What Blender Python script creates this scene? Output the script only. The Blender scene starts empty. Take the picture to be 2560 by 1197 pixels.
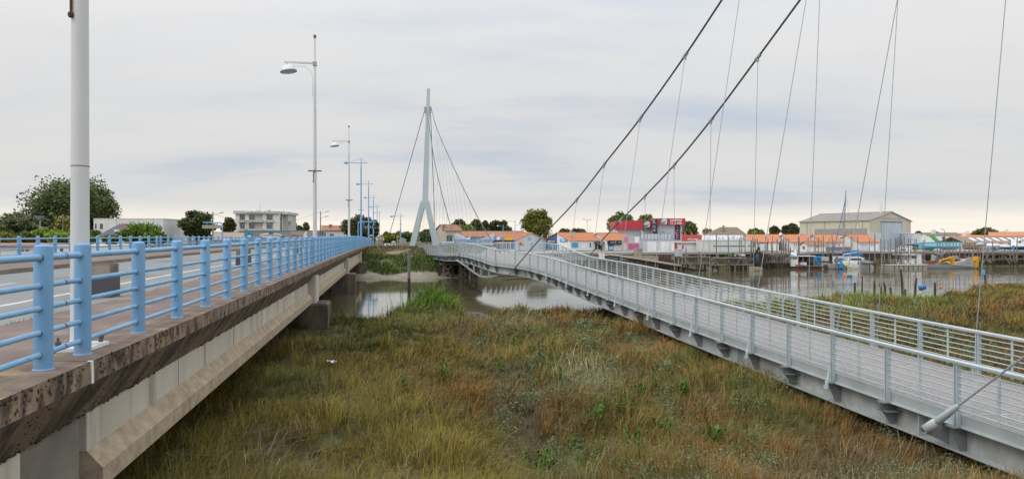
import bpy, bmesh, math, random
import numpy as np
from mathutils import Vector, Matrix

# ------------------------------------------------------------------ camera, sky, sun, exposure
scene = bpy.context.scene
COL = scene.collection
R = math.radians
cam_data = bpy.data.cameras.new('camera')
cam_data.sensor_width = 36.0
cam_data.lens = 1700.0 / 2560.0 * 36.0
cam_data.clip_start = 0.1
cam_data.clip_end = 6000
cam = bpy.data.objects.new('camera', cam_data)
cam.location = (0, 0, 0)
cam.rotation_euler = (R(90), 0, 0)
COL.objects.link(cam)
scene.camera = cam

SUN_EL, SUN_AZ = R(46), R(238)          # azimuth clockwise from +Y: behind and to the left, veiled by cloud
world = bpy.data.worlds.new('World')
scene.world = world
world.use_nodes = True
def build_world():
    nt = world.node_tree; N = nt.nodes; L = nt.links
    N.clear()
    out = N.new('ShaderNodeOutputWorld'); bg = N.new('ShaderNodeBackground')
    L.new(bg.outputs[0], out.inputs[0])
    sky = N.new('ShaderNodeTexSky'); sky.sky_type = 'NISHITA'; sky.sun_disc = False
    sky.sun_elevation = SUN_EL; sky.sun_rotation = SUN_AZ; sky.dust_density = 3.0
    tc = N.new('ShaderNodeTexCoord')
    sep = N.new('ShaderNodeSeparateXYZ'); L.new(tc.outputs['Generated'], sep.inputs[0])
    def M(op, a, b=None, c=None, clamp=False):
        n = N.new('ShaderNodeMath'); n.operation = op; n.use_clamp = clamp
        for i, v in enumerate((a, b, c)):
            if v is None: continue
            if isinstance(v, (int, float)): n.inputs[i].default_value = v
            else: L.new(v, n.inputs[i])
        return n.outputs[0]
    el = M('MAXIMUM', sep.outputs['Z'], 0.0)
    den = M('ADD', el, 0.16)
    u = M('DIVIDE', sep.outputs['X'], den); v = M('DIVIDE', sep.outputs['Y'], den)
    comb = N.new('ShaderNodeCombineXYZ'); L.new(u, comb.inputs[0]); L.new(v, comb.inputs[1])
    mp = N.new('ShaderNodeMapping'); L.new(comb.outputs[0], mp.inputs[0])
    mp.inputs['Scale'].default_value = (0.42, 1.0, 1.0); mp.inputs['Rotation'].default_value = (0, 0, R(9))
    mp.inputs['Location'].default_value = (1.15, 2.2, 0.0)
    n1 = N.new('ShaderNodeTexNoise'); L.new(mp.outputs[0], n1.inputs['Vector'])
    n1.inputs['Scale'].default_value = 0.75; n1.inputs['Detail'].default_value = 3.5; n1.inputs['Roughness'].default_value = 0.42; n1.inputs['Distortion'].default_value = 0.25
    n2 = N.new('ShaderNodeTexNoise'); L.new(mp.outputs[0], n2.inputs['Vector'])
    n2.inputs['Scale'].default_value = 2.6; n2.inputs['Detail'].default_value = 7.0; n2.inputs['Roughness'].default_value = 0.58
    mixn = M('ADD', M('MULTIPLY', n1.outputs[0], 0.72), M('MULTIPLY', n2.outputs[0], 0.28))
    ramp = N.new('ShaderNodeValToRGB'); L.new(mixn, ramp.inputs[0])
    e = ramp.color_ramp.elements
    e[0].position = 0.38; e[0].color = (0.555, 0.61, 0.69, 1)
    e[1].position = 0.56; e[1].color = (0.745, 0.738, 0.733, 1)
    m = e.new(0.47); m.color = (0.70, 0.705, 0.717, 1)
    # thin cloud lets a little of the blue sky through
    sk = N.new('ShaderNodeMixRGB'); sk.blend_type = 'MULTIPLY'; sk.inputs[0].default_value = 1.0
    L.new(sky.outputs[0], sk.inputs[1]); sk.inputs[2].default_value = (0.1, 0.1, 0.1, 1)
    mix1 = N.new('ShaderNodeMixRGB'); mix1.inputs[0].default_value = 0.96
    L.new(sk.outputs[0], mix1.inputs[1]); L.new(ramp.outputs[0], mix1.inputs[2])
    # overcast sky grows brighter towards the zenith (smooth, all round)
    gain = M('ADD', 1.0, M('MULTIPLY', M('POWER', el, 2.2), 2.1))
    mul = N.new('ShaderNodeMixRGB'); mul.blend_type = 'MULTIPLY'; mul.inputs[0].default_value = 1.0
    L.new(mix1.outputs[0], mul.inputs[1]); L.new(gain, mul.inputs[2])
    # pale warm gap between cloud base and horizon
    gl = M('SUBTRACT', 1.0, M('DIVIDE', M('ADD', el, M('MULTIPLY', M('SUBTRACT', n2.outputs[0], 0.5), 0.022)), 0.052))
    gl = M('MULTIPLY', M('MULTIPLY', gl, 1.9, clamp=True), 0.97)
    mix2 = N.new('ShaderNodeMixRGB'); L.new(gl, mix2.inputs[0])
    L.new(mul.outputs[0], mix2.inputs[1]); mix2.inputs[2].default_value = (1.0, 0.93, 0.815, 1)
    L.new(mix2.outputs[0], bg.inputs[0])
    bg.inputs[1].default_value = 1.0
build_world()
sun_data = bpy.data.lights.new('sun', 'SUN'); sun_data.energy = 0.95; sun_data.angle = R(34); sun_data.color = (1.0, 0.96, 0.9)
sun = bpy.data.objects.new('sun', sun_data); COL.objects.link(sun)
sd = Vector((math.sin(SUN_AZ) * math.cos(SUN_EL), math.cos(SUN_AZ) * math.cos(SUN_EL), math.sin(SUN_EL)))
sun.rotation_euler = sd.to_track_quat('Z', 'Y').to_euler()
sun.location = (0, 0, 30)
vs = scene.view_settings
vs.view_transform = 'Standard'; vs.look = 'None'; vs.exposure = 0.0; vs.gamma = 1.0; vs.use_curve_mapping = False
scene.render.engine = 'CYCLES'
scene.cycles.use_denoising = True
scene.cycles.max_bounces = 6; scene.cycles.diffuse_bounces = 3; scene.cycles.glossy_bounces = 3
scene.cycles.transparent_max_bounces = 6; scene.cycles.caustics_reflective = False; scene.cycles.caustics_refractive = False

# ------------------------------------------------------------------ helpers
F = 1700.0
def wx(px, Y): return (px - 1280.0) / F * Y
def wz(py, Y): return (598.5 - py) / F * Y
def P(px, py, Y): return Vector((wx(px, Y), Y, wz(py, Y)))
rng = random.Random(7)
nrg = np.random.default_rng(11)

def lin(c):
    return tuple(((v / 255.0) / 12.92 if v / 255.0 <= 0.04045 else ((v / 255.0 + 0.055) / 1.055) ** 2.4) for v in c)

MATS = {}
def pmat(name, c1, c2=None, scale=3.0, rough=0.7, metal=0.0, bump=0.0, bscale=None, stretch=(1, 1, 1), detail=5.0,
         lo=0.35, hi=0.68, spots=None, spot_scale=8.0, spot_lo=0.55, spot_hi=0.62, rnd=0.0, attr=None, spec=0.5, spot_stretch=None):
    """procedural surface: two tones by noise, optional third tone in spots, noise relief"""
    m = bpy.data.materials.new(name); m.use_nodes = True
    nt = m.node_tree; N = nt.nodes; L = nt.links
    b = N['Principled BSDF']
    b.inputs['Roughness'].default_value = rough; b.inputs['Metallic'].default_value = metal
    b.inputs['Specular IOR Level'].default_value = spec
    tc = N.new('ShaderNodeTexCoord')
    def noise(sc, st, det=detail):
        mp = N.new('ShaderNodeMapping'); mp.inputs['Scale'].default_value = st; L.new(tc.outputs['Object'], mp.inputs[0])
        n = N.new('ShaderNodeTexNoise'); n.inputs['Scale'].default_value = sc; n.inputs['Detail'].default_value = det
        n.inputs['Roughness'].default_value = 0.6
        L.new(mp.outputs[0], n.inputs['Vector']); return n.outputs[0]
    col = None
    if attr:
        a = N.new('ShaderNodeAttribute'); a.attribute_name = attr; col = a.outputs['Color']
    else:
        if c2 is None: c2 = tuple(v * 0.8 for v in c1)
        r = N.new('ShaderNodeValToRGB'); L.new(noise(scale, stretch), r.inputs[0])
        r.color_ramp.elements[0].position = lo; r.color_ramp.elements[0].color = (*c2, 1)
        r.color_ramp.elements[1].position = hi; r.color_ramp.elements[1].color = (*c1, 1)
        col = r.outputs[0]
        if spots:
            r2 = N.new('ShaderNodeValToRGB'); L.new(noise(spot_scale, spot_stretch or (1, 1, 1), 4.0), r2.inputs[0])
            r2.color_ramp.elements[0].position = spot_lo; r2.color_ramp.elements[0].color = (0, 0, 0, 1)
            r2.color_ramp.elements[1].position = spot_hi; r2.color_ramp.elements[1].color = (1, 1, 1, 1)
            mx = N.new('ShaderNodeMixRGB'); L.new(r2.outputs[0], mx.inputs[0]); L.new(col, mx.inputs[1]); mx.inputs[2].default_value = (*spots, 1)
            col = mx.outputs[0]
    if rnd:
        oi = N.new('ShaderNodeObjectInfo'); mr = N.new('ShaderNodeMapRange'); L.new(oi.outputs['Random'], mr.inputs[0])
        mr.inputs[3].default_value = 1 - rnd; mr.inputs[4].default_value = 1 + rnd
        mm = N.new('ShaderNodeMixRGB'); mm.blend_type = 'MULTIPLY'; mm.inputs[0].default_value = 1
        L.new(col, mm.inputs[1]); L.new(mr.outputs[0], mm.inputs[2]); col = mm.outputs[0]
    L.new(col, b.inputs['Base Color'])
    if bump:
        bp = N.new('ShaderNodeBump'); bp.inputs['Strength'].default_value = bump; bp.inputs['Distance'].default_value = 0.05
        L.new(noise(bscale or scale * 6, stretch), bp.inputs['Height']); L.new(bp.outputs[0], b.inputs['Normal'])
    MATS[name] = m
    return m

class MB:
    def __init__(s): s.v = []; s.f = []
    def add(s, verts, faces):
        o = len(s.v); s.v.extend([tuple(p) for p in verts]); s.f.extend([tuple(i + o for i in f) for f in faces]); return s
    def box(s, x0, x1, y0, y1, z0, z1):
        return s.add([(x0,y0,z0),(x1,y0,z0),(x1,y1,z0),(x0,y1,z0),(x0,y0,z1),(x1,y0,z1),(x1,y1,z1),(x0,y1,z1)],
                     [(0,3,2,1),(4,5,6,7),(0,1,5,4),(1,2,6,5),(2,3,7,6),(3,0,4,7)])
    def cbox(s, c, size, rz=0.0, rx=0.0, ry=0.0):
        m = Matrix.Translation(Vector(c)) @ Matrix.Rotation(rz, 4, 'Z') @ Matrix.Rotation(ry, 4, 'Y') @ Matrix.Rotation(rx, 4, 'X')
        hx, hy, hz = size[0]/2, size[1]/2, size[2]/2
        vs_ = [(-hx,-hy,-hz),(hx,-hy,-hz),(hx,hy,-hz),(-hx,hy,-hz),(-hx,-hy,hz),(hx,-hy,hz),(hx,hy,hz),(-hx,hy,hz)]
        return s.add([m @ Vector(p) for p in vs_], [(0,3,2,1),(4,5,6,7),(0,1,5,4),(1,2,6,5),(2,3,7,6),(3,0,4,7)])
    def beam(s, a, b, w, h, up=(0, 0, 1), w2=None, h2=None):
        a = Vector(a); b = Vector(b); d = (b - a)
        if d.length < 1e-6: return s
        d.normalize(); u = Vector(up)
        x = d.cross(u)
        if x.length < 1e-4: x = d.cross(Vector((1, 0, 0)))
        x.normalize(); u = x.cross(d).normalized()
        w2 = w if w2 is None else w2; h2 = h if h2 is None else h2
        vs_ = []
        for p, ww, hh in ((a, w, h), (b, w2, h2)):
            for sx, sz in ((-1,-1),(1,-1),(1,1),(-1,1)): vs_.append(p + x * sx * ww / 2 + u * sz * hh / 2)
        return s.add(vs_, [(0,1,2,3),(7,6,5,4),(0,4,5,1),(1,5,6,2),(2,6,7,3),(3,7,4,0)])
    def tube(s, pts, r, seg=8, cap=True):
        pts = [Vector(p) for p in pts]; n = len(pts)
        rad = r if isinstance(r, (list, tuple)) else [r] * n
        rings = []; px_ = None
        for i, p in enumerate(pts):
            d = (pts[min(i+1, n-1)] - pts[max(i-1, 0)])
            if d.length < 1e-9: d = Vector((0, 0, 1))
            d.normalize()
            if px_ is None:
                px_ = d.cross(Vector((0, 0, 1)))
                if px_.length < 1e-3: px_ = d.cross(Vector((0, 1, 0)))
            px_ = (px_ - d * px_.dot(d))
            if px_.length < 1e-6: px_ = d.orthogonal()
            px_.normalize(); py_ = d.cross(px_)
            rings.append([p + (px_ * math.cos(2*math.pi*k/seg) + py_ * math.sin(2*math.pi*k/seg)) * rad[i] for k in range(seg)])
        vs_ = [q for rg in rings for q in rg]; fs = []
        for i in range(n - 1):
            for k in range(seg):
                k2 = (k + 1) % seg
                fs.append((i*seg+k, i*seg+k2, (i+1)*seg+k2, (i+1)*seg+k))
        if cap: fs.append(tuple(range(seg))[::-1]); fs.append(tuple((n-1)*seg + k for k in range(seg)))
        return s.add(vs_, fs)
    def lathe(s, prof, c=(0, 0, 0), seg=16, M4=None):
        vs_ = []; fs = []; n = len(prof)
        for i, (r, z) in enumerate(prof):
            for k in range(seg):
                a = 2*math.pi*k/seg; p = Vector((r*math.cos(a), r*math.sin(a), z))
                if M4 is not None: p = M4 @ p
                vs_.append(p + Vector(c))
        for i in range(n-1):
            for k in range(seg):
                k2 = (k+1) % seg; fs.append((i*seg+k, i*seg+k2, (i+1)*seg+k2, (i+1)*seg+k))
        if prof[0][0] > 1e-6: fs.append(tuple(range(seg))[::-1])
        if prof[-1][0] > 1e-6: fs.append(tuple((n-1)*seg+k for k in range(seg)))
        return s.add(vs_, fs)
    def poly_extrude(s, pts, vec):
        """closed planar polygon pts (3D) pushed along vec"""
        pts = [Vector(p) for p in pts]; n = len(pts); v = Vector(vec)
        vs_ = pts + [p + v for p in pts]
        fs = [tuple(range(n))[::-1], tuple(range(n, 2*n))] + [(i, (i+1) % n, n+(i+1) % n, n+i) for i in range(n)]
        return s.add(vs_, fs)
    def loft(s, secs, closed=False, caps=True):
        """sections: lists of points of equal count"""
        n = len(secs[0]); vs_ = [p for sc in secs for p in sc]; fs = []
        for i in range(len(secs) - 1):
            for k in range(n if closed else n - 1):
                k2 = (k+1) % n; fs.append((i*n+k, i*n+k2, (i+1)*n+k2, (i+1)*n+k))
        if caps: fs.append(tuple(range(n))[::-1]); fs.append(tuple((len(secs)-1)*n+k for k in range(n)))
        return s.add(vs_, fs)
    def mesh(s, name, mat, smooth=False, off=(0, 0, 0), rotz=0.0):
        me = bpy.data.meshes.new(name)
        if rotz:
            c, q = math.cos(-rotz), math.sin(-rotz)
            vv = [((x-off[0])*c-(y-off[1])*q, (x-off[0])*q+(y-off[1])*c, z-off[2]) for x, y, z in s.v]
        elif off != (0, 0, 0): vv = [(x-off[0], y-off[1], z-off[2]) for x, y, z in s.v]
        else: vv = s.v
        me.from_pydata(vv, [], s.f)
        bm = bmesh.new(); bm.from_mesh(me); bmesh.ops.recalc_face_normals(bm, faces=bm.faces); bm.to_mesh(me); bm.free()
        me.materials.append(mat)
        if smooth:
            me.polygons.foreach_set('use_smooth', [True] * len(me.polygons))
            try: me.set_sharp_from_angle(angle=R(42))
            except Exception: pass
        me.update()
        return me
    def build(s, name, mat, parent=None, smooth=False, world_=True):
        off = (0, 0, 0); rz = 0.0
        if parent is not None and world_:
            q = parent
            while q.parent is not None and '_o' not in q: q = q.parent
            off = tuple(q['_o']) if '_o' in q else (0, 0, 0)
            rz = q['_rz'] if '_rz' in q else 0.0
        me = s.mesh(name, mat, smooth, off, rz)
        return link(name, me, parent)
def link(name, me, parent=None):
    o = bpy.data.objects.new(name, me); COL.objects.link(o)
    if parent is not None:
        o.parent = parent
    return o
def tag(o, label=None, cat=None, group=None, kind=None):
    if label: o['label'] = label
    if cat: o['category'] = cat
    if group: o['group'] = group
    if kind: o['kind'] = kind
    return o
def thing(name, label, cat, loc=(0, 0, 0), group=None, rotz=0.0):
    o = bpy.data.objects.new(name, None); o.empty_display_size = 0.2
    o.location = loc; o.rotation_euler = (0, 0, rotz); COL.objects.link(o)
    o['_o'] = tuple(float(v) for v in loc); o['_rz'] = float(rotz)
    return tag(o, label, cat, group)
def solo(name, mb, mat, label, cat, group=None, smooth=False, kind=None):
    """a thing that is one mesh; origin moved to its base"""
    a = np.array(mb.v); c = (float((a[:,0].min()+a[:,0].max())/2), float((a[:,1].min()+a[:,1].max())/2), float(a[:,2].min()))
    o = link(name, mb.mesh(name, mat, smooth, c)); o.location = c; o['_o'] = c
    return tag(o, label, cat, group, kind)
def copy_tree(o, loc=None, rz=None, label=None, group=None, scale=None):
    c = o.copy(); COL.objects.link(c)
    if loc is not None: c.location = loc
    if rz is not None: c.rotation_euler = (0, 0, rz)
    if scale is not None: c.scale = scale
    if label: c['label'] = label
    if group: c['group'] = group
    for ch in list(o.children):
        k = ch.copy(); COL.objects.link(k); k.parent = c
        for g in list(ch.children):
            j = g.copy(); COL.objects.link(j); j.parent = k
    return c
_txt = {}
def text_mesh(txt, size, bold=0.0, depth=0.01, align='CENTER', sx=1.0):
    cu = bpy.data.curves.new('text', 'FONT'); cu.body = txt; cu.size = size; cu.align_x = align; cu.align_y = 'CENTER'
    cu.offset = bold * size; cu.extrude = depth; cu.resolution_u = 2
    o = bpy.data.objects.new('text', cu); COL.objects.link(o)
    bpy.context.view_layer.update()
    dg = bpy.context.evaluated_depsgraph_get()
    me = bpy.data.meshes.new_from_object(o.evaluated_get(dg))
    COL.objects.unlink(o); bpy.data.objects.remove(o); bpy.data.curves.remove(cu)
    n = len(me.vertices); a = np.empty(n*3); me.vertices.foreach_get('co', a); a = a.reshape(-1, 3); a[:, 0] *= sx
    me.vertices.foreach_set('co', a.ravel())
    return me
def put_text(name, txt, mat, parent, pos, size, xdir=(1, 0, 0), bold=0.0, align='CENTER', sx=1.0, up=(0, 0, 1)):
    """flat lettering standing on a wall: xdir is the reading direction"""
    me = text_mesh(txt, size, bold, 0.012, align, sx); me.materials.clear(); me.materials.append(mat)
    o = link(name, me, parent)
    x = Vector(xdir).normalized(); z = Vector(up); n = x.cross(z)
    m = Matrix((( x.x, z.x, n.x, pos[0]), (x.y, z.y, n.y, pos[1]), (x.z, z.z, n.z, pos[2]), (0, 0, 0, 1)))
    if parent is not None:
        q = parent
        while q.parent is not None and '_o' not in q: q = q.parent
        off = Vector(tuple(q['_o'])) if '_o' in q else Vector((0, 0, 0))
        rz = q['_rz'] if '_rz' in q else 0.0
        m = Matrix.Rotation(-rz, 4, 'Z') @ Matrix.Translation(-off) @ m
    o.matrix_local = m
    return o
def vnoise(x, y, seed=0):
    """smooth value noise in 0..1"""
    xi = np.floor(x).astype(np.int64); yi = np.floor(y).astype(np.int64)
    fx = x - xi; fy = y - yi; fx = fx*fx*(3-2*fx); fy = fy*fy*(3-2*fy)
    def h(a, b):
        n = (a * 374761393 + b * 668265263 + seed * 974634777) & 0x7fffffff
        n = ((n ^ (n >> 13)) * 1274126177) & 0x7fffffff
        return ((n ^ (n >> 16)) & 0xffff) / 65535.0
    return (h(xi, yi)*(1-fx)+h(xi+1, yi)*fx)*(1-fy) + (h(xi, yi+1)*(1-fx)+h(xi+1, yi+1)*fx)*fy
def fbm(x, y, seed=0, oct=3):
    s = 0; a = 0.5; t = 0
    for i in range(oct):
        s = s + vnoise(x, y, seed+i*17)*a; t += a; a *= 0.5; x = x*2.03; y = y*2.03
    return s/t
def catmull(pts, n):
    pts = [np.array(p, float) for p in pts]; out = []
    N_ = len(pts)
    for i in range(N_-1):
        p0 = pts[max(i-1, 0)]; p1 = pts[i]; p2 = pts[i+1]; p3 = pts[min(i+2, N_-1)]
        # centripetal-like tangents scaled by chord to avoid overshoot
        d0 = np.linalg.norm(p1-p0) or np.linalg.norm(p2-p1); d1 = np.linalg.norm(p2-p1); d2 = np.linalg.norm(p3-p2) or d1
        m1 = ((p1-p0)/d0*d1 + (p2-p1)/d1*d0)/(d0+d1)*d1 if i > 0 else (p2-p1)
        m2 = ((p2-p1)/d1*d2 + (p3-p2)/d2*d1)/(d1+d2)*d1 if i < N_-2 else (p2-p1)
        for k in range(n):
            t = k/n; out.append((2*t**3-3*t**2+1)*p1 + (t**3-2*t**2+t)*m1 + (-2*t**3+3*t**2)*p2 + (t**3-t**2)*m2)
    out.append(pts[-1]); return np.array(out)
# ------------------------------------------------------------------ materials
WHITE = pmat('white_render', (0.80, 0.80, 0.79), (0.71, 0.71, 0.69), 0.8, 0.85, bump=0.05, bscale=30)
CREAM = pmat('cream_render', (0.62, 0.56, 0.46), (0.52, 0.47, 0.38), 0.7, 0.85, bump=0.05, bscale=30)
PALEGREY = pmat('pale_grey_cladding', (0.47, 0.49, 0.53), (0.42, 0.44, 0.48), 0.5, 0.6)
LBLUEW = pmat('bluish_white_render', (0.62, 0.66, 0.72), (0.54, 0.58, 0.64), 0.6, 0.8)
GREYW = pmat('grey_concrete_wall', (0.42, 0.40, 0.38), (0.33, 0.31, 0.29), 0.9, 0.9, bump=0.1, bscale=12)
TILE = pmat('orange_roof_tile', (0.60, 0.245, 0.12), (0.45, 0.175, 0.085), 1.6, 0.8, bump=0.5, bscale=9, stretch=(1, 1, 1), spots=(0.58, 0.29, 0.16), spot_scale=3, spot_lo=0.5, spot_hi=0.7)
TILE2 = pmat('weathered_roof_tile', (0.42, 0.17, 0.10), (0.28, 0.13, 0.085), 1.4, 0.85, bump=0.5, bscale=9, spots=(0.30, 0.25, 0.18), spot_scale=2.5)
TILE3 = pmat('brown_grey_roof', (0.25, 0.20, 0.15), (0.17, 0.14, 0.11), 1.2, 0.9, bump=0.3, bscale=10)
SLATE = pmat('slate_roof', (0.115, 0.115, 0.13), (0.085, 0.085, 0.10), 2.0, 0.7, bump=0.2, bscale=12)
DGREY = pmat('dark_grey_roof', (0.16, 0.165, 0.175), (0.12, 0.125, 0.13), 1.0, 0.7)
GLASS = pmat('window_glass', (0.09, 0.12, 0.15), (0.06, 0.08, 0.10), 0.8, 0.08, spec=0.8)
DARK = pmat('dark_void', (0.02, 0.018, 0.016), (0.012, 0.011, 0.010), 2, 0.9)
RED = pmat('red_panel', (0.52, 0.045, 0.06), (0.45, 0.035, 0.05), 0.6, 0.5)
REDB = pmat('orange_red_banner', (0.62, 0.075, 0.035), (0.55, 0.06, 0.03), 0.8, 0.6)
NAVY = pmat('navy_panel', (0.03, 0.035, 0.06), (0.022, 0.026, 0.045), 1.0, 0.5)
CHARC = pmat('charcoal_panel', (0.10, 0.10, 0.095), (0.08, 0.08, 0.075), 1.0, 0.5)
PINK = pmat('pink_panel', (0.52, 0.10, 0.27), (0.46, 0.08, 0.23), 0.8, 0.5)
LPINK = pmat('light_pink_panel', (0.60, 0.22, 0.40), (0.52, 0.17, 0.34), 0.9, 0.5)
SBLUE = pmat('sign_blue', (0.06, 0.32, 0.68), (0.05, 0.28, 0.60), 0.8, 0.5)
CYAN = pmat('cyan_panel', (0.04, 0.38, 0.62), (0.04, 0.33, 0.56), 0.8, 0.5)
DBLUE = pmat('gable_blue', (0.065, 0.13, 0.27), (0.055, 0.11, 0.23), 0.7, 0.7)
YELLOW = pmat('yellow_panel', (0.75, 0.46, 0.03), (0.68, 0.40, 0.02), 0.9, 0.5)
WHITEP = pmat('white_panel', (0.80, 0.81, 0.82), (0.74, 0.75, 0.76), 0.6, 0.45)
LETTER = pmat('white_lettering', (0.86, 0.86, 0.86), (0.82, 0.82, 0.82), 2, 0.5)
LGREY = pmat('grey_lettering', (0.42, 0.48, 0.52), (0.38, 0.44, 0.48), 2, 0.5)
BLACK = pmat('black_plastic', (0.012, 0.012, 0.013), (0.02, 0.02, 0.02), 4, 0.5)
BLUEPAINT = pmat('pale_blue_paint', (0.215, 0.425, 0.655), (0.155, 0.345, 0.575), 2.6, 0.5, bump=0.06, bscale=30,
                 spots=(0.20, 0.16, 0.13), spot_scale=11, spot_lo=0.70, spot_hi=0.76, rnd=0.08)
RAILPAINT = pmat('faded_blue_rail_paint', (0.27, 0.46, 0.66), (0.17, 0.37, 0.60), 3.0, 0.5, bump=0.04, bscale=40,
                 spots=(0.14, 0.12, 0.10), spot_scale=16, spot_lo=0.68, spot_hi=0.73)
LAMPWHITE = pmat('lamp_white_paint', (0.71, 0.71, 0.71), (0.62, 0.63, 0.63), 1.5, 0.4, bump=0.02, bscale=30, spots=(0.60, 0.59, 0.56), spot_scale=2.0, spot_lo=0.55, spot_hi=0.8, stretch=(1, 1, 0.3))
LAMPBLUE = pmat('lamp_blue_paint', (0.17, 0.42, 0.70), (0.14, 0.36, 0.62), 1.5, 0.4)
RUST = pmat('rusty_steel', (0.16, 0.065, 0.035), (0.08, 0.04, 0.03), 9, 0.9, bump=0.2)
DSTEEL = pmat('dark_bracket_steel', (0.16, 0.15, 0.15), (0.10, 0.095, 0.09), 8, 0.6)
GALV = pmat('galvanised_steel', (0.45, 0.49, 0.49), (0.37, 0.405, 0.405), 2.4, 0.42, 0.0, bump=0.02, bscale=30, spots=(0.34, 0.37, 0.36), spot_scale=1.6, spot_lo=0.52, spot_hi=0.72, spec=0.6)
GALVR = pmat('galvanised_rail', (0.51, 0.575, 0.595), (0.43, 0.49, 0.51), 3, 0.38, 0.0, spec=0.6)
GALVD = pmat('galvanised_girder', (0.44, 0.455, 0.44), (0.35, 0.36, 0.35), 1.3, 0.45, 0.0, spots=(0.52, 0.54, 0.53), spot_scale=2.2, spot_lo=0.5, spot_hi=0.66, spot_stretch=(1, 1, 0.5))
TOWER = pmat('tower_grey_paint', (0.50, 0.58, 0.61), (0.45, 0.53, 0.56), 0.5, 0.45)
CABLE = pmat('grey_cable', (0.115, 0.12, 0.12), (0.10, 0.105, 0.105), 3, 0.5, 0.3)
HANGER = pmat('thin_steel_hanger', (0.36, 0.41, 0.43), (0.30, 0.35, 0.37), 10, 0.45, 0.1)
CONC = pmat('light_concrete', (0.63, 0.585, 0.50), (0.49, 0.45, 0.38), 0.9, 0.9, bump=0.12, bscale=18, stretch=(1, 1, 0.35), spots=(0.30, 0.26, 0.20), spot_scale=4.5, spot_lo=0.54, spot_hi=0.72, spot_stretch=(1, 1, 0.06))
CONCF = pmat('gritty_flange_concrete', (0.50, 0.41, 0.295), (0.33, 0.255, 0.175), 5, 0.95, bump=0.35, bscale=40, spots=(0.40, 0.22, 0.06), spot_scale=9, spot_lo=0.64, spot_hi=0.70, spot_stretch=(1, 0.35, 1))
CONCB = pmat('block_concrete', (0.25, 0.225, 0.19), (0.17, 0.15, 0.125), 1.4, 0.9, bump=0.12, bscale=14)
EDGE = pmat('weathered_edge_concrete', (0.33, 0.235, 0.165), (0.175, 0.12, 0.083), 1.8, 0.95, bump=0.45, bscale=16, spots=(0.052, 0.040, 0.031), spot_scale=7.0, spot_lo=0.46, spot_hi=0.60, spot_stretch=(1, 1, 0.5), detail=10)
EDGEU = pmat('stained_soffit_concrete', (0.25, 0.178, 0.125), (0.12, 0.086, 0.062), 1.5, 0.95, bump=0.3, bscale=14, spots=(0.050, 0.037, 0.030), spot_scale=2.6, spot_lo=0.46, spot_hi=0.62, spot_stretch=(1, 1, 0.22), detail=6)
CURB = pmat('kerb_top_concrete', (0.275, 0.205, 0.155), (0.145, 0.108, 0.083), 2.8, 0.95, bump=0.35, bscale=22, spots=(0.36, 0.25, 0.15), spot_scale=2.0, spot_lo=0.58, spot_hi=0.70)
PIER = pmat('stained_pier_concrete', (0.185, 0.148, 0.108), (0.04, 0.031, 0.022), 1.3, 0.95, bump=0.3, bscale=10, stretch=(1, 1, 0.28), spots=(0.23, 0.205, 0.17), spot_scale=1.9, spot_lo=0.60, spot_hi=0.72, spot_stretch=(1, 1, 0.2))
ASPH = pmat('road_asphalt', (0.245, 0.25, 0.245), (0.20, 0.205, 0.20), 0.7, 0.9, bump=0.25, bscale=60, spots=(0.175, 0.175, 0.165), spot_scale=0.35, spot_lo=0.52, spot_hi=0.62)
PAVE = pmat('reddish_pavement', (0.225, 0.165, 0.138), (0.16, 0.12, 0.103), 0.8, 0.95, bump=0.3, bscale=50, spots=(0.25, 0.20, 0.165), spot_scale=1.2, spot_lo=0.55, spot_hi=0.68)
KERB = pmat('kerb_stone', (0.26, 0.21, 0.17), (0.17, 0.14, 0.115), 2.0, 0.95, bump=0.3, bscale=20)
MARK = pmat('worn_road_paint', (0.62, 0.62, 0.60), (0.42, 0.42, 0.41), 6, 0.8)
DECK = pmat('gritty_footbridge_deck', (0.37, 0.35, 0.34), (0.215, 0.20, 0.19), 21, 0.95, bump=0.3, bscale=40, lo=0.36, hi=0.66, detail=3.0, spots=(0.27, 0.25, 0.235), spot_scale=0.8, spot_lo=0.52, spot_hi=0.75)
WOOD = pmat('weathered_timber', (0.30, 0.265, 0.225), (0.17, 0.148, 0.124), 2.2, 0.95, bump=0.4, bscale=12, stretch=(1, 1, 0.18), rnd=0.18)
WETWOOD = pmat('wet_dark_timber', (0.055, 0.045, 0.028), (0.028, 0.024, 0.016), 3, 0.7, bump=0.3)
PLANK = pmat('bleached_plank', (0.56, 0.50, 0.43), (0.44, 0.39, 0.33), 2.0, 0.95, bump=0.2, bscale=20, stretch=(3, 1, 1))
BROWNW = pmat('brown_sheet_wall', (0.13, 0.075, 0.055), (0.08, 0.05, 0.04), 1.4, 0.9, bump=0.2, stretch=(4, 4, 0.6))
HULLW = pmat('white_hull', (0.85, 0.86, 0.86), (0.77, 0.78, 0.78), 1.2, 0.3)
HULLG = pmat('aluminium_hull', (0.43, 0.445, 0.455), (0.36, 0.375, 0.385), 1.4, 0.45, 0.2)
HULLB = pmat('turquoise_hull', (0.27, 0.66, 0.82), (0.24, 0.60, 0.76), 0.6, 0.4)
HULLN = pmat('navy_hull', (0.03, 0.11, 0.24), (0.025, 0.09, 0.2), 0.8, 0.35)
HULLR = pmat('rusty_red_hull', (0.17, 0.065, 0.055), (0.11, 0.05, 0.045), 1.5, 0.7)
CRANEB = pmat('bright_blue_crane_paint', (0.03, 0.33, 0.75), (0.02, 0.27, 0.66), 1.4, 0.4)
CRANEY = pmat('yellow_crane_paint', (0.72, 0.37, 0.012), (0.62, 0.31, 0.01), 1.4, 0.4)
CRANEG = pmat('green_crane_paint', (0.08, 0.42, 0.09), (0.06, 0.36, 0.07), 1.4, 0.4)
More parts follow.
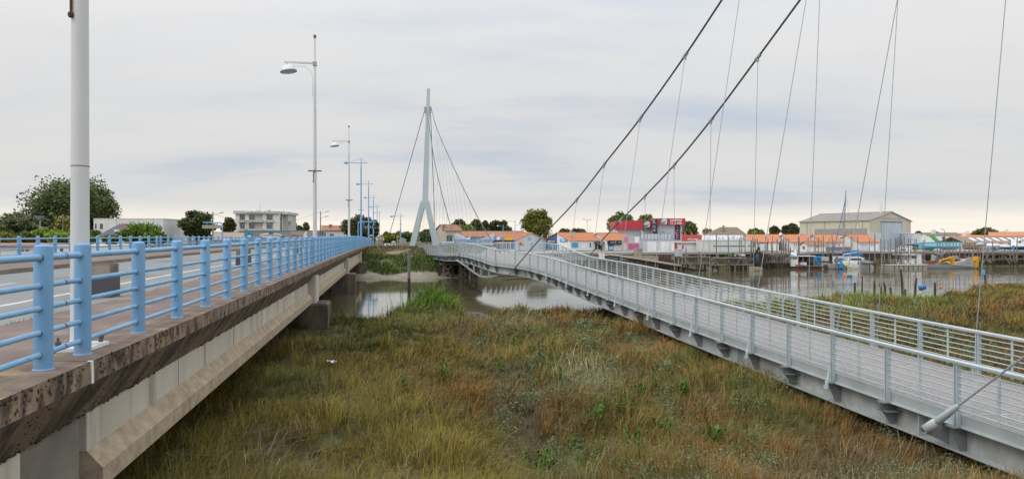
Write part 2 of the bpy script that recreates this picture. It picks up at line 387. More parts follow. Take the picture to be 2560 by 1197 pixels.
SAIL = pmat('blue_sailcloth', (0.035, 0.17, 0.46), (0.03, 0.14, 0.39), 1.5, 0.7)
ORANGE = pmat('orange_plastic', (0.72, 0.20, 0.08), (0.62, 0.16, 0.06), 2, 0.4)
BARREL = pmat('blue_plastic', (0.05, 0.20, 0.50), (0.04, 0.17, 0.44), 2, 0.4)
RUBBER = pmat('grey_rubber', (0.27, 0.29, 0.30), (0.22, 0.24, 0.25), 2, 0.6)
BARK = pmat('tree_bark', (0.11, 0.085, 0.06), (0.06, 0.048, 0.035), 3, 0.95, bump=0.3)
SOIL = pmat('marsh_soil', (0.105, 0.08, 0.035), (0.055, 0.045, 0.022), 1.3, 0.95, bump=0.4, bscale=9, spots=(0.085, 0.10, 0.03), spot_scale=0.5, spot_lo=0.5, spot_hi=0.65)
MUD = pmat('pale_mud', (0.30, 0.26, 0.20), (0.17, 0.145, 0.105), 1.1, 0.75, bump=0.9, bscale=3)
EARTH = pmat('bank_earth', (0.24, 0.18, 0.12), (0.15, 0.12, 0.075), 0.8, 0.95, bump=0.4, bscale=4)
SLAB = pmat('quay_paving', (0.40, 0.385, 0.36), (0.33, 0.315, 0.295), 0.3, 0.95, bump=0.1)
BLADE = pmat('grass_blade', (0.1, 0.1, 0.1), attr='tint', rough=0.75, spec=0.15)
LEAF = pmat('leaf', (0.1, 0.1, 0.1), attr='tint', rough=0.65, spec=0.25)

def water_mat():
    m = bpy.data.materials.new('river_water'); m.use_nodes = True
    nt = m.node_tree; N = nt.nodes; L = nt.links; b = N['Principled BSDF']
    b.inputs['Base Color'].default_value = (0.115, 0.10, 0.058, 1); b.inputs['Roughness'].default_value = 0.05
    b.inputs['IOR'].default_value = 1.42
    tc = N.new('ShaderNodeTexCoord')
    def nz(scale, st, det, rot=0):
        mp = N.new('ShaderNodeMapping'); mp.inputs['Scale'].default_value = st; mp.inputs['Rotation'].default_value = (0, 0, rot); L.new(tc.outputs['Object'], mp.inputs[0])
        n = N.new('ShaderNodeTexNoise'); n.inputs['Scale'].default_value = scale; n.inputs['Detail'].default_value = det; L.new(mp.outputs[0], n.inputs['Vector']); return n.outputs[0]
    a = nz(1.6, (0.35, 1.0, 1), 2.0, R(-8)); c = nz(0.16, (0.25, 1.0, 1), 2.0, R(-10)); patch = nz(0.07, (0.35, 1.0, 1), 2.0, R(-10))
    r = N.new('ShaderNodeValToRGB'); L.new(patch, r.inputs[0])
    r.color_ramp.elements[0].position = 0.42; r.color_ramp.elements[0].color = (0.12, 0.12, 0.12, 1)
    r.color_ramp.elements[1].position = 0.60; r.color_ramp.elements[1].color = (1, 1, 1, 1)
    # open reach to the right is ruffled by wind, the pool by the bridges lies calm
    sx = N.new('ShaderNodeSeparateXYZ'); L.new(tc.outputs['Object'], sx.inputs[0])
    mr = N.new('ShaderNodeMapRange'); mr.interpolation_type = 'SMOOTHSTEP'; L.new(sx.outputs[0], mr.inputs[0]); mr.inputs[1].default_value = -2; mr.inputs[2].default_value = 22; mr.inputs[3].default_value = 0.25; mr.inputs[4].default_value = 2.4
    m0 = N.new('ShaderNodeMath'); m0.operation = 'MULTIPLY'; L.new(r.outputs[0], m0.inputs[0]); L.new(mr.outputs[0], m0.inputs[1])
    ml = N.new('ShaderNodeMath'); ml.operation = 'MULTIPLY'; L.new(a, ml.inputs[0]); L.new(m0.outputs[0], ml.inputs[1])
    ad = N.new('ShaderNodeMath'); ad.operation = 'MULTIPLY_ADD'; L.new(c, ad.inputs[0]); ad.inputs[1].default_value = 0.45; L.new(ml.outputs[0], ad.inputs[2])
    bp = N.new('ShaderNodeBump'); bp.inputs['Strength'].default_value = 0.26; bp.inputs['Distance'].default_value = 0.07
    L.new(ad.outputs[0], bp.inputs['Height']); L.new(bp.outputs[0], b.inputs['Normal'])
    return m
WATER = water_mat()

# ------------------------------------------------------------------ ground, water
WZ = -3.66
NBX = np.array([-600, -60, -20, -9, -7, -5.8, -4.2, -2.9, -1.3, 0.4, 2.4, 8, 14.6, 20, 25.2, 32, 36, 60, 150, 600], float)
NBY = np.array([10, 27, 29, 29.5, 29.5, 31, 34.8, 33.4, 28.8, 33.2, 33.4, 36.0, 38.2, 40.2, 41.0, 46.0, 48.5, 55, 72, 110], float)
FBX = np.array([-600, -60, -30, -16, -7, -3, 2, 8, 30, 71, 200, 600], float)
FBY = np.array([100, 70, 65, 63.5, 64, 66, 76, 82.3, 85, 95, 112, 150], float)
def shore_near(x): return np.interp(x, NBX, NBY) + 0.9*(vnoise(x*0.7, x*0+3.3, 5)-0.5)
def shore_far(x): return np.interp(x, FBX, FBY)
def sstep(a, b, x):
    t = np.clip((x-a)/(b-a), 0, 1); return t*t*(3-2*t)
GULLY = np.array([(-3.5, 27), (-1.35, 23), (-0.2, 18.5), (0.15, 16), (0.1, 13.5), (0.5, 11), (1.0, 8.0)], float)
def marsh(x, y):
    h = -3.40 + 0.38*(fbm(x/6.5, y/6.5, 3, 2)-0.5) + 0.92*(fbm(x/2.1, y/2.1, 9, 3)-0.5)
    h = h - 0.30*(1-sstep(11, 18, y))*sstep(2.5, 6.5, x+0.2*(y-10)) - 0.12*(1-sstep(11, 18, y))
    gx = np.interp(y, GULLY[::-1, 1], GULLY[::-1, 0]); d = np.abs(x-gx)
    h = h - 0.34*np.exp(-(d/0.75)**2)*sstep(7, 10, y)*(1-sstep(25, 27.5, y))
    h = h + 0.42*np.exp(-(((x+3.7)/2.2)**2+((y-32.3)/1.7)**2))
    h = h + 0.40*np.exp(-(((x-24)/5.0)**2+((y-33)/4.5)**2)) + 0.3*np.exp(-(((x-31)/6.0)**2+((y-42)/3.0)**2))
    pd = np.exp(-(((x+6.9)/1.7)**2+((y-24.0)/1.9)**2)); h = h*(1-pd)+np.minimum(h, -3.60)*pd
    h = h + 1.75*sstep(-1.0, 0.2, x)*(1-sstep(3.2, 5.2, x))*(1-sstep(1.5, 6.0, y))
    return h
def ground_h(x, y):
    x = np.asarray(x, float); y = np.asarray(y, float)
    yn = shore_near(x); yf = shore_far(x)
    hm = marsh(x, y); t = yn-y
    near = hm*sstep(-0.4, 1.6, t) + (-4.4)*(1-sstep(-0.4, 1.6, t))
    u = y-yf
    left = np.interp(u, [-3, 0, 0.8, 3, 6, 9, 17, 45, 1500], [-5, -3.75, -3.5, -3.12, -2.45, -1.95, -1.12, -1.0, -1.0]) + 0.35*(fbm(x/3.0, y/3.0, 21, 3)-0.5)*sstep(2.0, 4, u)*(1-sstep(14, 22, u))
    right = np.interp(u, [-7, -3, -0.3, 0.3, 6, 32, 90, 1500], [-5, -3.85, -3.35, -1.66, -1.62, -2.42, -2.7, -2.7])
    k = sstep(-5.5, -1.5, x)
    far = left*(1-k)+right*k
    return np.where(t > -6, np.where(u > -7, np.maximum(near, far), near), far)
def build_ground():
    xs = np.concatenate([np.arange(-900, -120, 60), np.arange(-120, -36, 6), np.arange(-36, 62, 0.5), np.arange(62, 130, 4), np.arange(130, 961, 60)])
    ys = np.concatenate([np.arange(-60, 4, 4), np.arange(4, 104, 0.5), np.arange(104, 140, 2), np.geomspace(140, 3000, 24)])
    X, Y = np.meshgrid(xs, ys); Z = ground_h(X, Y)
    nx, ny = len(xs), len(ys)
    me = bpy.data.meshes.new('ground')
    co = np.stack([X, Y, Z], -1).reshape(-1, 3)
    i = np.arange((ny-1)*(nx-1)); r = i//(nx-1); c = i % (nx-1); a = r*nx+c
    q = np.stack([a, a+1, a+nx+1, a+nx], -1)
    me.vertices.add(len(co)); me.vertices.foreach_set('co', co.ravel())
    me.loops.add(q.size); me.loops.foreach_set('vertex_index', q.ravel())
    me.polygons.add(len(q)); me.polygons.foreach_set('loop_start', np.arange(0, q.size, 4)); me.polygons.foreach_set('loop_total', np.full(len(q), 4))
    for m in (SOIL, MUD, EARTH, SLAB): me.materials.append(m)
    cx = co[q].mean(1); u = cx[:, 1]-shore_far(cx[:, 0])
    mi = np.zeros(len(q), int)
    k = cx[:, 0]
    mi[(u > -3) & (u < 3.0) & (k < -4)] = 1
    mi[(u > 10) & (k < -4)] = 2
    mi[(u > 15) & (k < -4)] = 0
    mi[(u > -8) & (u < 0.4) & (k >= -4)] = 0; mi[(u >= 0.4) & (k >= -4)] = 3
    me.polygons.foreach_set('material_index', mi); me.polygons.foreach_set('use_smooth', np.ones(len(q), bool))
    me.update(calc_edges=True); me.validate()
    tag(link('ground', me), kind='structure')
build_ground()
w = MB(); w.add([(-900, 21, WZ), (900, 21, WZ), (900, 160, WZ), (-900, 160, WZ)], [(0, 1, 2, 3)])
tag(w.build('water', WATER), kind='structure')

# ------------------------------------------------------------------ blades and leaves as raw arrays
def raw_mesh(name, co, faces3, faces4, tint, mat):
    me = bpy.data.meshes.new(name)
    me.vertices.add(len(co)); me.vertices.foreach_set('co', np.ascontiguousarray(co, np.float32).ravel())
    n3 = len(faces3); n4 = len(faces4)
    li = np.concatenate([faces3.ravel(), faces4.ravel()]) if n4 else faces3.ravel()
    me.loops.add(len(li)); me.loops.foreach_set('vertex_index', li.astype(np.int32))
    me.polygons.add(n3+n4)
    st = np.concatenate([np.arange(n3)*3, n3*3+np.arange(n4)*4]).astype(np.int32)
    tt = np.concatenate([np.full(n3, 3), np.full(n4, 4)]).astype(np.int32)
    me.polygons.foreach_set('loop_start', st); me.polygons.foreach_set('loop_total', tt)
    at = me.color_attributes.new('tint', 'FLOAT_COLOR', 'POINT')
    cc = np.ones((len(co), 4), np.float32); cc[:, :3] = tint; at.data.foreach_set('color', cc.ravel())
    me.materials.append(mat); me.update(calc_edges=True)
    return me
def blades(p, h, w, lean, az, tint, droop=0.35):
    """p (n,3) roots, h heights, w widths, lean horizontal reach, az direction -> 5 verts each"""
    n = len(p); d = np.stack([np.cos(az), np.sin(az), 0*az], -1)
    fa = az + nrg.uniform(0.6, 2.5, n); s = np.stack([np.cos(fa), np.sin(fa), 0*az], -1)*(w/2)[:, None]
    up = np.array([0, 0, 1.0])
    m = p + d*(lean*0.38)[:, None] + up*(h*0.62)[:, None]
    t = p + d*lean[:, None] + up*(h*(1-droop*np.clip(lean/np.maximum(h, .01), 0, 1)))[:, None]
    co = np.stack([p-s, p+s, m+s*0.8, m-s*0.8, t], 1).reshape(-1, 3)
    b = np.arange(n)*5
    f4 = np.stack([b, b+1, b+2, b+3], -1); f3 = np.stack([b+3, b+2, b+4], -1)
    return co, f3, f4, np.repeat(tint, 5, 0)
def leaves(p, size, tint, flat=0.0):
    """random small leaf faces (rhombs) at p"""
    n = len(p); a = nrg.normal(size=(n, 3)); a[:, 2] *= (1-flat); a /= np.linalg.norm(a, axis=1)[:, None]
    b = nrg.normal(size=(n, 3)); b -= a*(a*b).sum(1)[:, None]; b /= np.linalg.norm(b, axis=1)[:, None]
    s = size[:, None]
    co = np.stack([p-a*s, p+b*s*0.45, p+a*s, p-b*s*0.45], 1).reshape(-1, 3)
    q = np.arange(n)*4; f4 = np.stack([q, q+1, q+2, q+3], -1)
    return co, f4, np.repeat(tint, 4, 0)
SPEC = np.array([(0.225, 0.132, 0.045), (0.172, 0.142, 0.046), (0.112, 0.130, 0.038), (0.26, 0.28, 0.18), (0.205, 0.172, 0.042), (0.150, 0.115, 0.068), (0.12, 0.215, 0.030)])
def marsh_grass():
    N = 780000; per = 15; NT = N//per
    ty = 8.0 + 44*nrg.random(NT)**1.22
    tx = nrg.uniform(-1, 1, NT)*(0.86*ty+3.0)
    ok = (ty < shore_near(tx)-0.10) & (tx > -7.2-0.179*ty); tx, ty = tx[ok], ty[ok]; NT = len(tx)
    th = nrg.uniform(0.55, 1.5, NT); tc = nrg.uniform(0.72, 1.22, NT); tr = np.maximum(0.05, 0.0042*ty)*nrg.uniform(0.7, 1.4, NT); tm = nrg.normal(size=NT)*0.085
    i = np.repeat(np.arange(NT), per); n = len(i)
    a0 = nrg.uniform(0, 2*np.pi, n); r0 = np.abs(nrg.normal(size=n))*tr[i]
    x = tx[i]+np.cos(a0)*r0; y = ty[i]+np.sin(a0)*r0; z = ground_h(x, y)
    ok = (y < shore_near(x)-0.10) & ((z > WZ-0.03) | (y < 26)); x, y, z, i, a0, r0 = (v[ok] for v in (x, y, z, i, a0, r0)); n = len(x)
    a = fbm(x/5.0, y/5.0, 31, 3); b = fbm(x/2.6, y/2.6, 43, 3); c = fbm(x/1.1, y/1.1, 57, 2)
    sp = np.zeros(n, int)
    left = 1-sstep(-2.0, 3.0, x)
    g = a + 0.12*left - 0.05 + tm[i] + 0.03*nrg.normal(size=n)
    sp[g > 0.47] = 1; sp[g > 0.63] = 4; sp[(b+tm[i] > 0.60)] = 2; sp[(b+tm[i] < 0.36)] = 5
    sp[(y > 22) & (x < 1.5) & (b+tm[i] > 0.42)] = 2
    sp[nrg.random(n) < 0.10] = 1
    sp[nrg.random(n) < 0.06] = 5
    yel = np.exp(-(((x+1.2)/1.6)**2+((y-11.6)/1.1)**2))*1.1 > nrg.random(n); sp[yel] = 4
    gul = np.abs(x-np.interp(y, GULLY[::-1, 1], GULLY[::-1, 0])) < 0.5; sp[gul & (y < 24) & (nrg.random(n) < 0.7)] = 5
    sil = np.exp(-(((x-1.75)/0.75)**2+((y-16.6)/1.0)**2))*0.6 > nrg.random(n)
    sil |= (np.exp(-(((x-10.5)/5.5)**2+((y-32)/2.2)**2))*0.30 > nrg.random(n))
    sil |= (np.exp(-(((x-0.2)/1.2)**2+((y-27.5)/1.0)**2))*0.15 > nrg.random(n))
    sil |= (np.exp(-(((x+4.3)/0.9)**2+((y-9.9)/0.6)**2))*0.22 > nrg.random(n))
    sp[sil] = 3
    gr = np.exp(-(((x+3.6)/1.9)**2+((y-32.5)/1.5)**2))*1.1 > nrg.random(n)
    gr |= np.exp(-(((x-20)/2.0)**2+((y-37)/1.5)**2))*0.6 > nrg.random(n)
    gr |= np.exp(-(((x-16)/5)**2+((y-32)/2.2)**2))*0.15 > nrg.random(n)
    sp[gr] = 6
    tint = SPEC[sp]*np.array([1.17, 1.09, 0.95])*(1+0.18*nrg.normal(size=n))[:, None].clip(0.5, 1.6)
    tint = tint*((0.78+0.45*c)*tc[i])[:, None]
    hh = np.array([0.35, 0.37, 0.32, 0.56, 0.42, 0.31, 0.60])[sp]*nrg.uniform(0.5, 1.2, n)*(0.45+1.15*c)*th[i]
    ww = np.maximum(0.0040, 0.00062*y)*nrg.uniform(0.6, 1.3, n)
    hh *= 1-0.6*np.exp(-(((x+6.9)/1.6)**2+((y-23.8)/1.6)**2))
    swirl = (fbm(x/3.5, y/3.5, 77, 2)-0.5)*5.0
    wz_ = 0.25+0.5*fbm(x/1.7, y/1.7, 91, 2)
    dx = np.cos(a0)*0.75+np.cos(0.2+swirl)*wz_; dy = np.sin(a0)*0.75+np.sin(0.2+swirl)*wz_
    az = np.arctan2(dy, dx)+nrg.normal(size=n)*0.35
    lean = hh*np.hypot(dx, dy)*nrg.uniform(0.35, 1.6, n)
    lean[sp == 3] *= 1.25
    co, f3, f4, tt = blades(np.stack([x, y, z-0.03], -1), hh, ww, lean, az, tint)
    tag(link('marsh_grass', raw_mesh('marsh_grass', co, f3, f4, tt, BLADE)), 'brown and olive salt marsh grass covering the near river bank', 'grass', kind='stuff')
    # long pale stems with drooping heads in the foreground
    n = 1500; y = nrg.uniform(8.6, 12.0, n); x = nrg.uniform(-0.62, 0.80, n)*y
    k = (fbm(x/0.8, y/0.8, 113, 2) > 0.56) & (x > -3.0-0.179*y) & ~((x > 9.0-0.2*y-0.5) & (y < 11)); x, y = x[k], y[k]; n = len(x); z = ground_h(x, y)
    h = nrg.uniform(0.3, 0.62, n); az = nrg.normal(size=n)*0.9+0.3
    co, f3, f4, tt = blades(np.stack([x, y, z], -1), h, np.full(n, 0.0065), h*nrg.uniform(0.35, 1.0, n), az, np.array([0.40, 0.36, 0.22])*nrg.uniform(0.5, 1.15, (n, 1)), 0.5)
    tag(link('tall_grass_stems', raw_mesh('tall_grass_stems', co, f3, f4, tt, BLADE)), 'long pale arching grass stems in the marsh foreground', 'grass', kind='stuff')
    # low grey-green shrubs
    cp = []
    for i in range(420):
        yy = 9.2 + 26*nrg.random()**1.5; xx = nrg.uniform(-0.05, 0.72)*yy
        if fbm(np.array([xx/3.0]), np.array([yy/3.0]), 131, 2)[0] > 0.53 and not (xx > 8.6-0.2*yy and yy < 11.5): cp.append((xx, yy))
    cp = np.array(cp); m = 170
    ang = nrg.uniform(0, 2*np.pi, (len(cp), m)); rad = np.abs(nrg.normal(size=(len(cp), m)))*0.20
    px_ = (cp[:, 0:1]+np.cos(ang)*rad*1.4).ravel(); py_ = (cp[:, 1:2]+np.sin(ang)*rad*1.4).ravel()
    pz_ = ground_h(px_, py_)+nrg.uniform(0.10, 0.40, px_.shape)*np.exp(-(rad.ravel()/0.34)**2)
    tn = np.array([0.20, 0.25, 0.12])*nrg.uniform(0.55, 1.15, (len(px_), 1))
    co, f4, tt = leaves(np.stack([px_, py_, pz_], -1), np.maximum(0.016, 0.0016*py_)*nrg.uniform(0.7, 1.4, len(px_)), tn)
    tag(link('salt_marsh_shrubs', raw_mesh('salt_marsh_shrubs', co, np.zeros((0, 3), int), f4, tt, LEAF)), 'low grey-green leafy shrubs scattered through the marsh grass', 'shrubs', kind='stuff')
    # far bank grass
    N = 52000; x = nrg.uniform(-34, -3.5, N); u = nrg.uniform(1.6, 24, N)**1.0; y = shore_far(x)+u+2.2*(vnoise(x*0.5, x*0, 9)-0.5)
    kk = (fbm(x/2.2, y/2.2, 141, 3) > np.where(u > 8, 0.47, 0.34)); x, y, u = x[kk], y[kk], u[kk]; n = len(x); z = ground_h(x, y)
    dry = (u > 9.5)
    tint = np.where(dry[:, None], np.array([0.235, 0.20, 0.085]), np.array([0.115, 0.155, 0.040]))*nrg.uniform(0.5, 1.25, (n, 1))*(0.65+0.7*fbm(x/1.5, y/1.5, 151, 2))[:, None]
    h = np.where(dry, 0.35, 0.42)*nrg.uniform(0.5, 1.3, n)*(0.5+fbm(x/1.2, y/1.2, 161, 2))
    co, f3, f4, tt = blades(np.stack([x, y, z-.03], -1), h, np.full(n, 0.065), h*nrg.uniform(0.1, 0.7, n), nrg.uniform(0, 6.28, n), tint)
    tag(link('far_bank_grass', raw_mesh('far_bank_grass', co, f3, f4, tt, BLADE)), 'green and straw coloured grass on the far river bank', 'grass', kind='stuff')
marsh_grass()

def plant_mesh(seed):
    r = np.random.default_rng(seed); cos, f3s, f4s, ts = [], [], [], []; o = 0
    for s in range(9):
        bx, by = r.normal(size=2)*0.07; hgt = r.uniform(0.3, 0.62); lx, ly = r.normal(size=2)*0.07
        k = 26; t = r.uniform(0.1, 1, k)
        p = np.stack([bx+lx*t, by+ly*t, hgt*t], -1)
        az = r.uniform(0, 6.28, k); ln = r.uniform(0.05, 0.11, k)*(1.15-0.5*t)
        co, f3, f4, tt = blades(p, ln*1.1, np.full(k, 0.024), ln, az, np.array([0.11, 0.215, 0.028])*r.uniform(0.65, 1.25, (k, 1)), 0.2)
        cos.append(co); f3s.append(f3+o); f4s.append(f4+o); ts.append(tt); o += len(co)
    return raw_mesh('foliage', np.concatenate(cos), np.concatenate(f3s), np.concatenate(f4s), np.concatenate(ts), LEAF)
def marsh_plants():
    ms = [plant_mesh(s) for s in (1, 2, 3)]
    stem = MB(); stem.tube([(0, 0, -0.05), (0.01, 0, 0.2), (0.02, 0.01, 0.45)], [0.008, 0.006, 0.003], 5)
    sm = stem.mesh('stem', MATS['leaf'])
    a = sm.color_attributes.new('tint', 'FLOAT_COLOR', 'POINT'); a.data.foreach_set('color', np.tile([0.14, 0.20, 0.05, 1.0], len(sm.vertices)))
    spots = [(1440, 1062), (1474, 1030), (1510, 1020), (1548, 1022), (1600, 985), (1640, 975), (1790, 1082), (1380, 1105), (1345, 1110), (1372, 925), (1355, 905), (1252, 905), (1238, 885),
             (1500, 1040), (1560, 1005), (1735, 905), (1610, 915), (1815, 935), (1330, 880), (1290, 865), (1400, 955), (1655, 1060), (1710, 995), (1585, 1100), (1340, 950), (1010, 975), (1110, 960)]
    for i, (x, y) in enumerate(spots):
        Y = 3.45*F/(y-598.5); X = wx(x, Y); Z = float(ground_h(np.array([X]), np.array([Y]))[0])
        t = thing('marsh_plant', 'bright green upright leafy plant among the marsh grass', 'plant', (X, Y, Z-0.02), 'bright green plants in the marsh', rng.uniform(0, 6))
        t.scale = (rng.uniform(0.6, 1.05),)*3
        link('foliage', ms[i % 3], t); link('stem', sm, t)
marsh_plants()
# ------------------------------------------------------------------ road bridge
_zs = np.array([-12, -5, 6, 16, 35, 60, 80, 95, 110, 125, 140]); _zz = np.array([-.19, -.13, -.04, .035, .18, .31, .32, .2, .0, -.12, -.16])
def ztop(s): return float(np.interp(s, _zd, _zv))
_zd = np.linspace(-12, 140, 153); _zv = np.interp(_zd, _zs, _zz); _zv = np.convolve(np.pad(_zv, 6, mode='edge'), np.ones(13)/13, 'valid')
def zdeck(s): return ztop(s)-1.10 if s < 140 else -1.26
def RB(s, off, dz=0.0): return Vector((-3.03-0.179*s+0.984*off, s+0.176*off, zdeck(s)+dz))
UD = Vector((-0.176, 0.984, 0))      # along the bridge
ND = Vector((0.984, 0.176, 0))       # outward (right)
JOINTS = [6.32+20*k for k in range(6)]
def strip(mb, s0, s1, prof, step=1.0, caps=True, closed=True):
    n = max(1, int(round((s1-s0)/step)))
    secs = [[RB(s0+(s1-s0)*i/n, o, dz) for o, dz in prof] for i in range(n+1)]
    mb.loft(secs, closed=closed, caps=caps); return mb

bridge = thing('road_bridge', 'long low concrete road bridge with weathered brown edge beam on stained piers', 'bridge', (-7, 20, -3.5))
seams = [-14.0]+JOINTS+[112.0]
for i in range(len(seams)-1):
    a, b = seams[i]+0.012, seams[i+1]-0.012
    st = 1.0
    mb = strip(MB(), a, b, [(0.23, 0.0), (0.235, -0.20), (0.10, -0.24), (0.10, -0.03)], st); mb.build('edge_beam', EDGE, bridge)
    mb = strip(MB(), a, b, [(0.228, -0.203), (-0.05, -0.62), (-0.6, -0.62), (-0.6, -0.24), (0.0, -0.24)], st); mb.build('cantilever', EDGEU, bridge)
    mb = strip(MB(), a, b, [(0.232, 0.002), (0.10, -0.028), (-0.28, -0.028), (-0.28, 0.012), (-0.02, 0.012)], st); mb.build('kerb_top', CURB, bridge)
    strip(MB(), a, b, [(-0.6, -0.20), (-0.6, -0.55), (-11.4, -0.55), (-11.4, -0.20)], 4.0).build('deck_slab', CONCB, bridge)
    strip(MB(), a, b, [(-12.06, 0.01), (-12.06, -0.3), (-11.4, -0.62), (-11.4, 0.01)], 4.0).build('edge_beam', EDGE, bridge)
    ga, gb = a+(0.62 if i else 0), b-(0.60 if i < len(seams)-2 else 0)
    strip(MB(), ga, gb, [(-0.07, -0.618), (-0.07, -1.02), (-0.50, -1.02), (-0.50, -0.618)], 2.0).build('girder_web', CONC, bridge)
    strip(MB(), ga, gb, [(-0.068, -1.02), (0.085, -1.20), (0.085, -1.40), (-0.62, -1.40), (-0.62, -1.20), (-0.50, -1.02)], 2.0).build('girder_flange', CONCF, bridge)
    for go in (-4.0, -8.0, -11.6):
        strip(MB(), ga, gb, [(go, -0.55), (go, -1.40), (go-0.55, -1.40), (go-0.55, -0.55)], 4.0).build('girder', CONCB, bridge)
    # thin construction joints of the girder
    m = MB(); k = ga+3.0
    while k < gb-1:
        m = MB(); strip(m, k, k+0.012, [(-0.066, -0.63), (-0.066, -1.02), (0.089, -1.20), (0.089, -1.40), (0.06, -1.40), (0.06, -1.2), (-0.09, -1.02), (-0.09, -0.63)], 1.0); m.build('construction_joint', CONCB, bridge); k += 6.4
for j, s in enumerate(JOINTS):
    # cross block over the support
    o = -0.10 if j == 0 else 0.20
    strip(MB(), s-0.56, s+0.54, [(o, -0.60 if j == 0 else -0.40), (o, -1.42), (-11.6, -1.42), (-11.6, -0.60)], 1.2).build('support_block', CONCB if j == 0 else CONC, bridge)
    # pier wall
    m = MB(); zb = -6.0; zt = zdeck(s)-1.425
    c = [RB(s-0.75, 0.66), RB(s+0.75, 0.66), RB(s+0.75, -12.5), RB(s-0.75, -12.5)]
    bev = 0.07
    lo = [Vector((p.x, p.y, zb)) for p in c]; hi = [Vector((p.x, p.y, zt-bev)) for p in c]
    cc = sum(c, Vector())/4
    tp = [Vector((p.x, p.y, zt)) + (UD*(bev if (p-cc).dot(UD) < 0 else -bev)) + (ND*(bev if (p-cc).dot(ND) < 0 else -bev)) for p in c]
    for t_ in tp: t_.z = zt
    m.loft([lo, hi, tp], closed=True); m.build('pier', PIER, bridge)
# white sealing strip over the near joint
m = MB(); strip(m, 6.30, 6.345, [(0.238, 0.004), (0.245, -0.205), (0.2, -0.205), (0.2, 0.004)], 1.0); m.build('joint_strip', WHITEP, bridge)
# moss lumps hanging on the edge
def moss():
    base = bmesh.new(); bmesh.ops.create_icosphere(base, subdivisions=1, radius=1.0)
    bv = np.array([v.co[:] for v in base.verts]); bf = np.array([[v.index for v in f.verts] for f in base.faces]); base.free()
    n = 2600; s = 2.6+22*nrg.random(n)**1.7; onf = nrg.random(n)
    lump = fbm(s/0.55, onf*6, 201, 3)
    V = []; 
    for i in range(n):
        if lump[i] < 0.50 and onf[i] < 0.93: continue
        r = rng.uniform(0.005, 0.015)
        if onf[i] < 0.40 and s[i] > 9: continue
        if onf[i] < 0.40: p = RB(s[i], 0.235, -rng.uniform(0.0, 0.20)); sc = np.array([0.5, 0.9, 1.4])
        elif onf[i] < 0.75:
            t = rng.random(); p = RB(s[i], 0.228-0.278*t, -0.203-0.417*t); sc = np.array([0.9, 0.9, 1.0])
        else:
            t = rng.uniform(0.93, 1.0); p = RB(s[i], 0.228-0.278*t, -0.205-0.417*t); sc = np.array([1, 1.2, 1.3]); r *= 1.15
        V.append(bv*(r*sc)*nrg.uniform(0.8, 1.2, (len(bv), 1))+np.array(p))
    co = np.concatenate(V); k = len(V); f = (bf[None]+(np.arange(k)*len(bv))[:, None, None]).reshape(-1, 3)
    co = co-np.array(bridge['_o'])
    me = raw_mesh('moss', co, f, np.zeros((0, 4), int), np.array([0.06, 0.042, 0.026])*nrg.uniform(0.4, 1.5, (len(co), 1)), LEAF)
    tag(link('moss', me, bridge), kind='stuff')
moss()

# road surface and pavements on the bridge and beyond
def flat(name, s0, s1, o0, o1, dz, mat, th=0.16, step=2.0):
    mb = strip(MB(), s0, s1, [(o0, dz), (o0, dz-th), (o1, dz-th), (o1, dz)], step)
    return tag(mb.build(name, mat), kind='structure')
road = flat('road', -14, 260, -1.98, -8.56, -0.035, ASPH)
flat('pavement', -14, 112, -0.284, -1.976, 0.0, PAVE)
flat('pavement', -14, 112, -8.60, -11.396, 0.115, PAVE, 0.3)
# kerb stones of the left pavement, each its own piece
kt = thing('kerb', 'row of worn grey kerb stones edging the left pavement', 'kerb', (-15.5, 20, -1.2))
s = 12.0
while s < 75:
    e = s+1.0
    mb = MB(); strip(mb, s+0.008, e-0.008, [(-8.53, 0.10), (-8.56, 0.122), (-8.70, 0.122), (-8.70, -0.15), (-8.53, -0.15)], 1.0); mb.build('kerb_stone', KERB, kt); s = e
mb = MB(); strip(mb, -14, 11.99, [(-8.53, 0.10), (-8.56, 0.122), (-8.70, 0.122), (-8.70, -0.15), (-8.53, -0.15)], 2.0); mb.build('kerb_run', KERB, kt)
mb = MB(); strip(mb, 75, 112, [(-8.53, 0.10), (-8.56, 0.122), (-8.70, 0.122), (-8.70, -0.15), (-8.53, -0.15)], 2.0); mb.build('kerb_run', KERB, kt)
# markings
flat('road_marking', -14, 112, -3.46, -3.59, -0.031, MARK, 0.02)
s = 3.0
while s < 110:
    flat('road_marking', s, s+1.5, -6.16, -6.28, -0.031, MARK, 0.02); s += 4.5
# weeds in the joint between pavement and road, and a yellow patch
n = 2600; s = nrg.uniform(3, 60, n); k = fbm(s/1.3, s*0, 211, 2) > 0.55; s = s[k]
q = np.array([RB(v, -1.98+rng.gauss(0, 0.035), -0.03) for v in s]); n = len(q)
co, f3, f4, tt = blades(q, nrg.uniform(0.02, 0.08, n), np.full(n, 0.01), nrg.uniform(0.0, 0.05, n), nrg.uniform(0, 6.3, n), np.array([0.20, 0.19, 0.05])*nrg.uniform(0.5, 1.2, (n, 1)))
tag(link('pavement_weeds', raw_mesh('pavement_weeds', co, f3, f4, tt, BLADE)), 'thin line of weeds along the pavement edge of the bridge', 'weeds', kind='stuff')
pt = MB(); strip(pt, 2.5, 5.6, [(-0.45, 0.003), (-0.45, -0.01), (-1.0, -0.01), (-1.0, 0.003)], 1.0)
tag(pt.build('tactile_patch', pmat('ochre_patch', (0.50, 0.36, 0.16), (0.40, 0.28, 0.13), 3, 0.9)), kind='structure')
# pavement slab cracks
cr = MB()
for s in (7.6, 9.8, 13.2, 17.0, 21.0, 26.0):
    strip(cr, s, s+0.02, [(-0.29, 0.003), (-0.29, -0.005), (-1.97, -0.005), (-1.97, 0.003)], 1.0)
tag(cr.build('pavement_joints', CONCB), kind='structure')

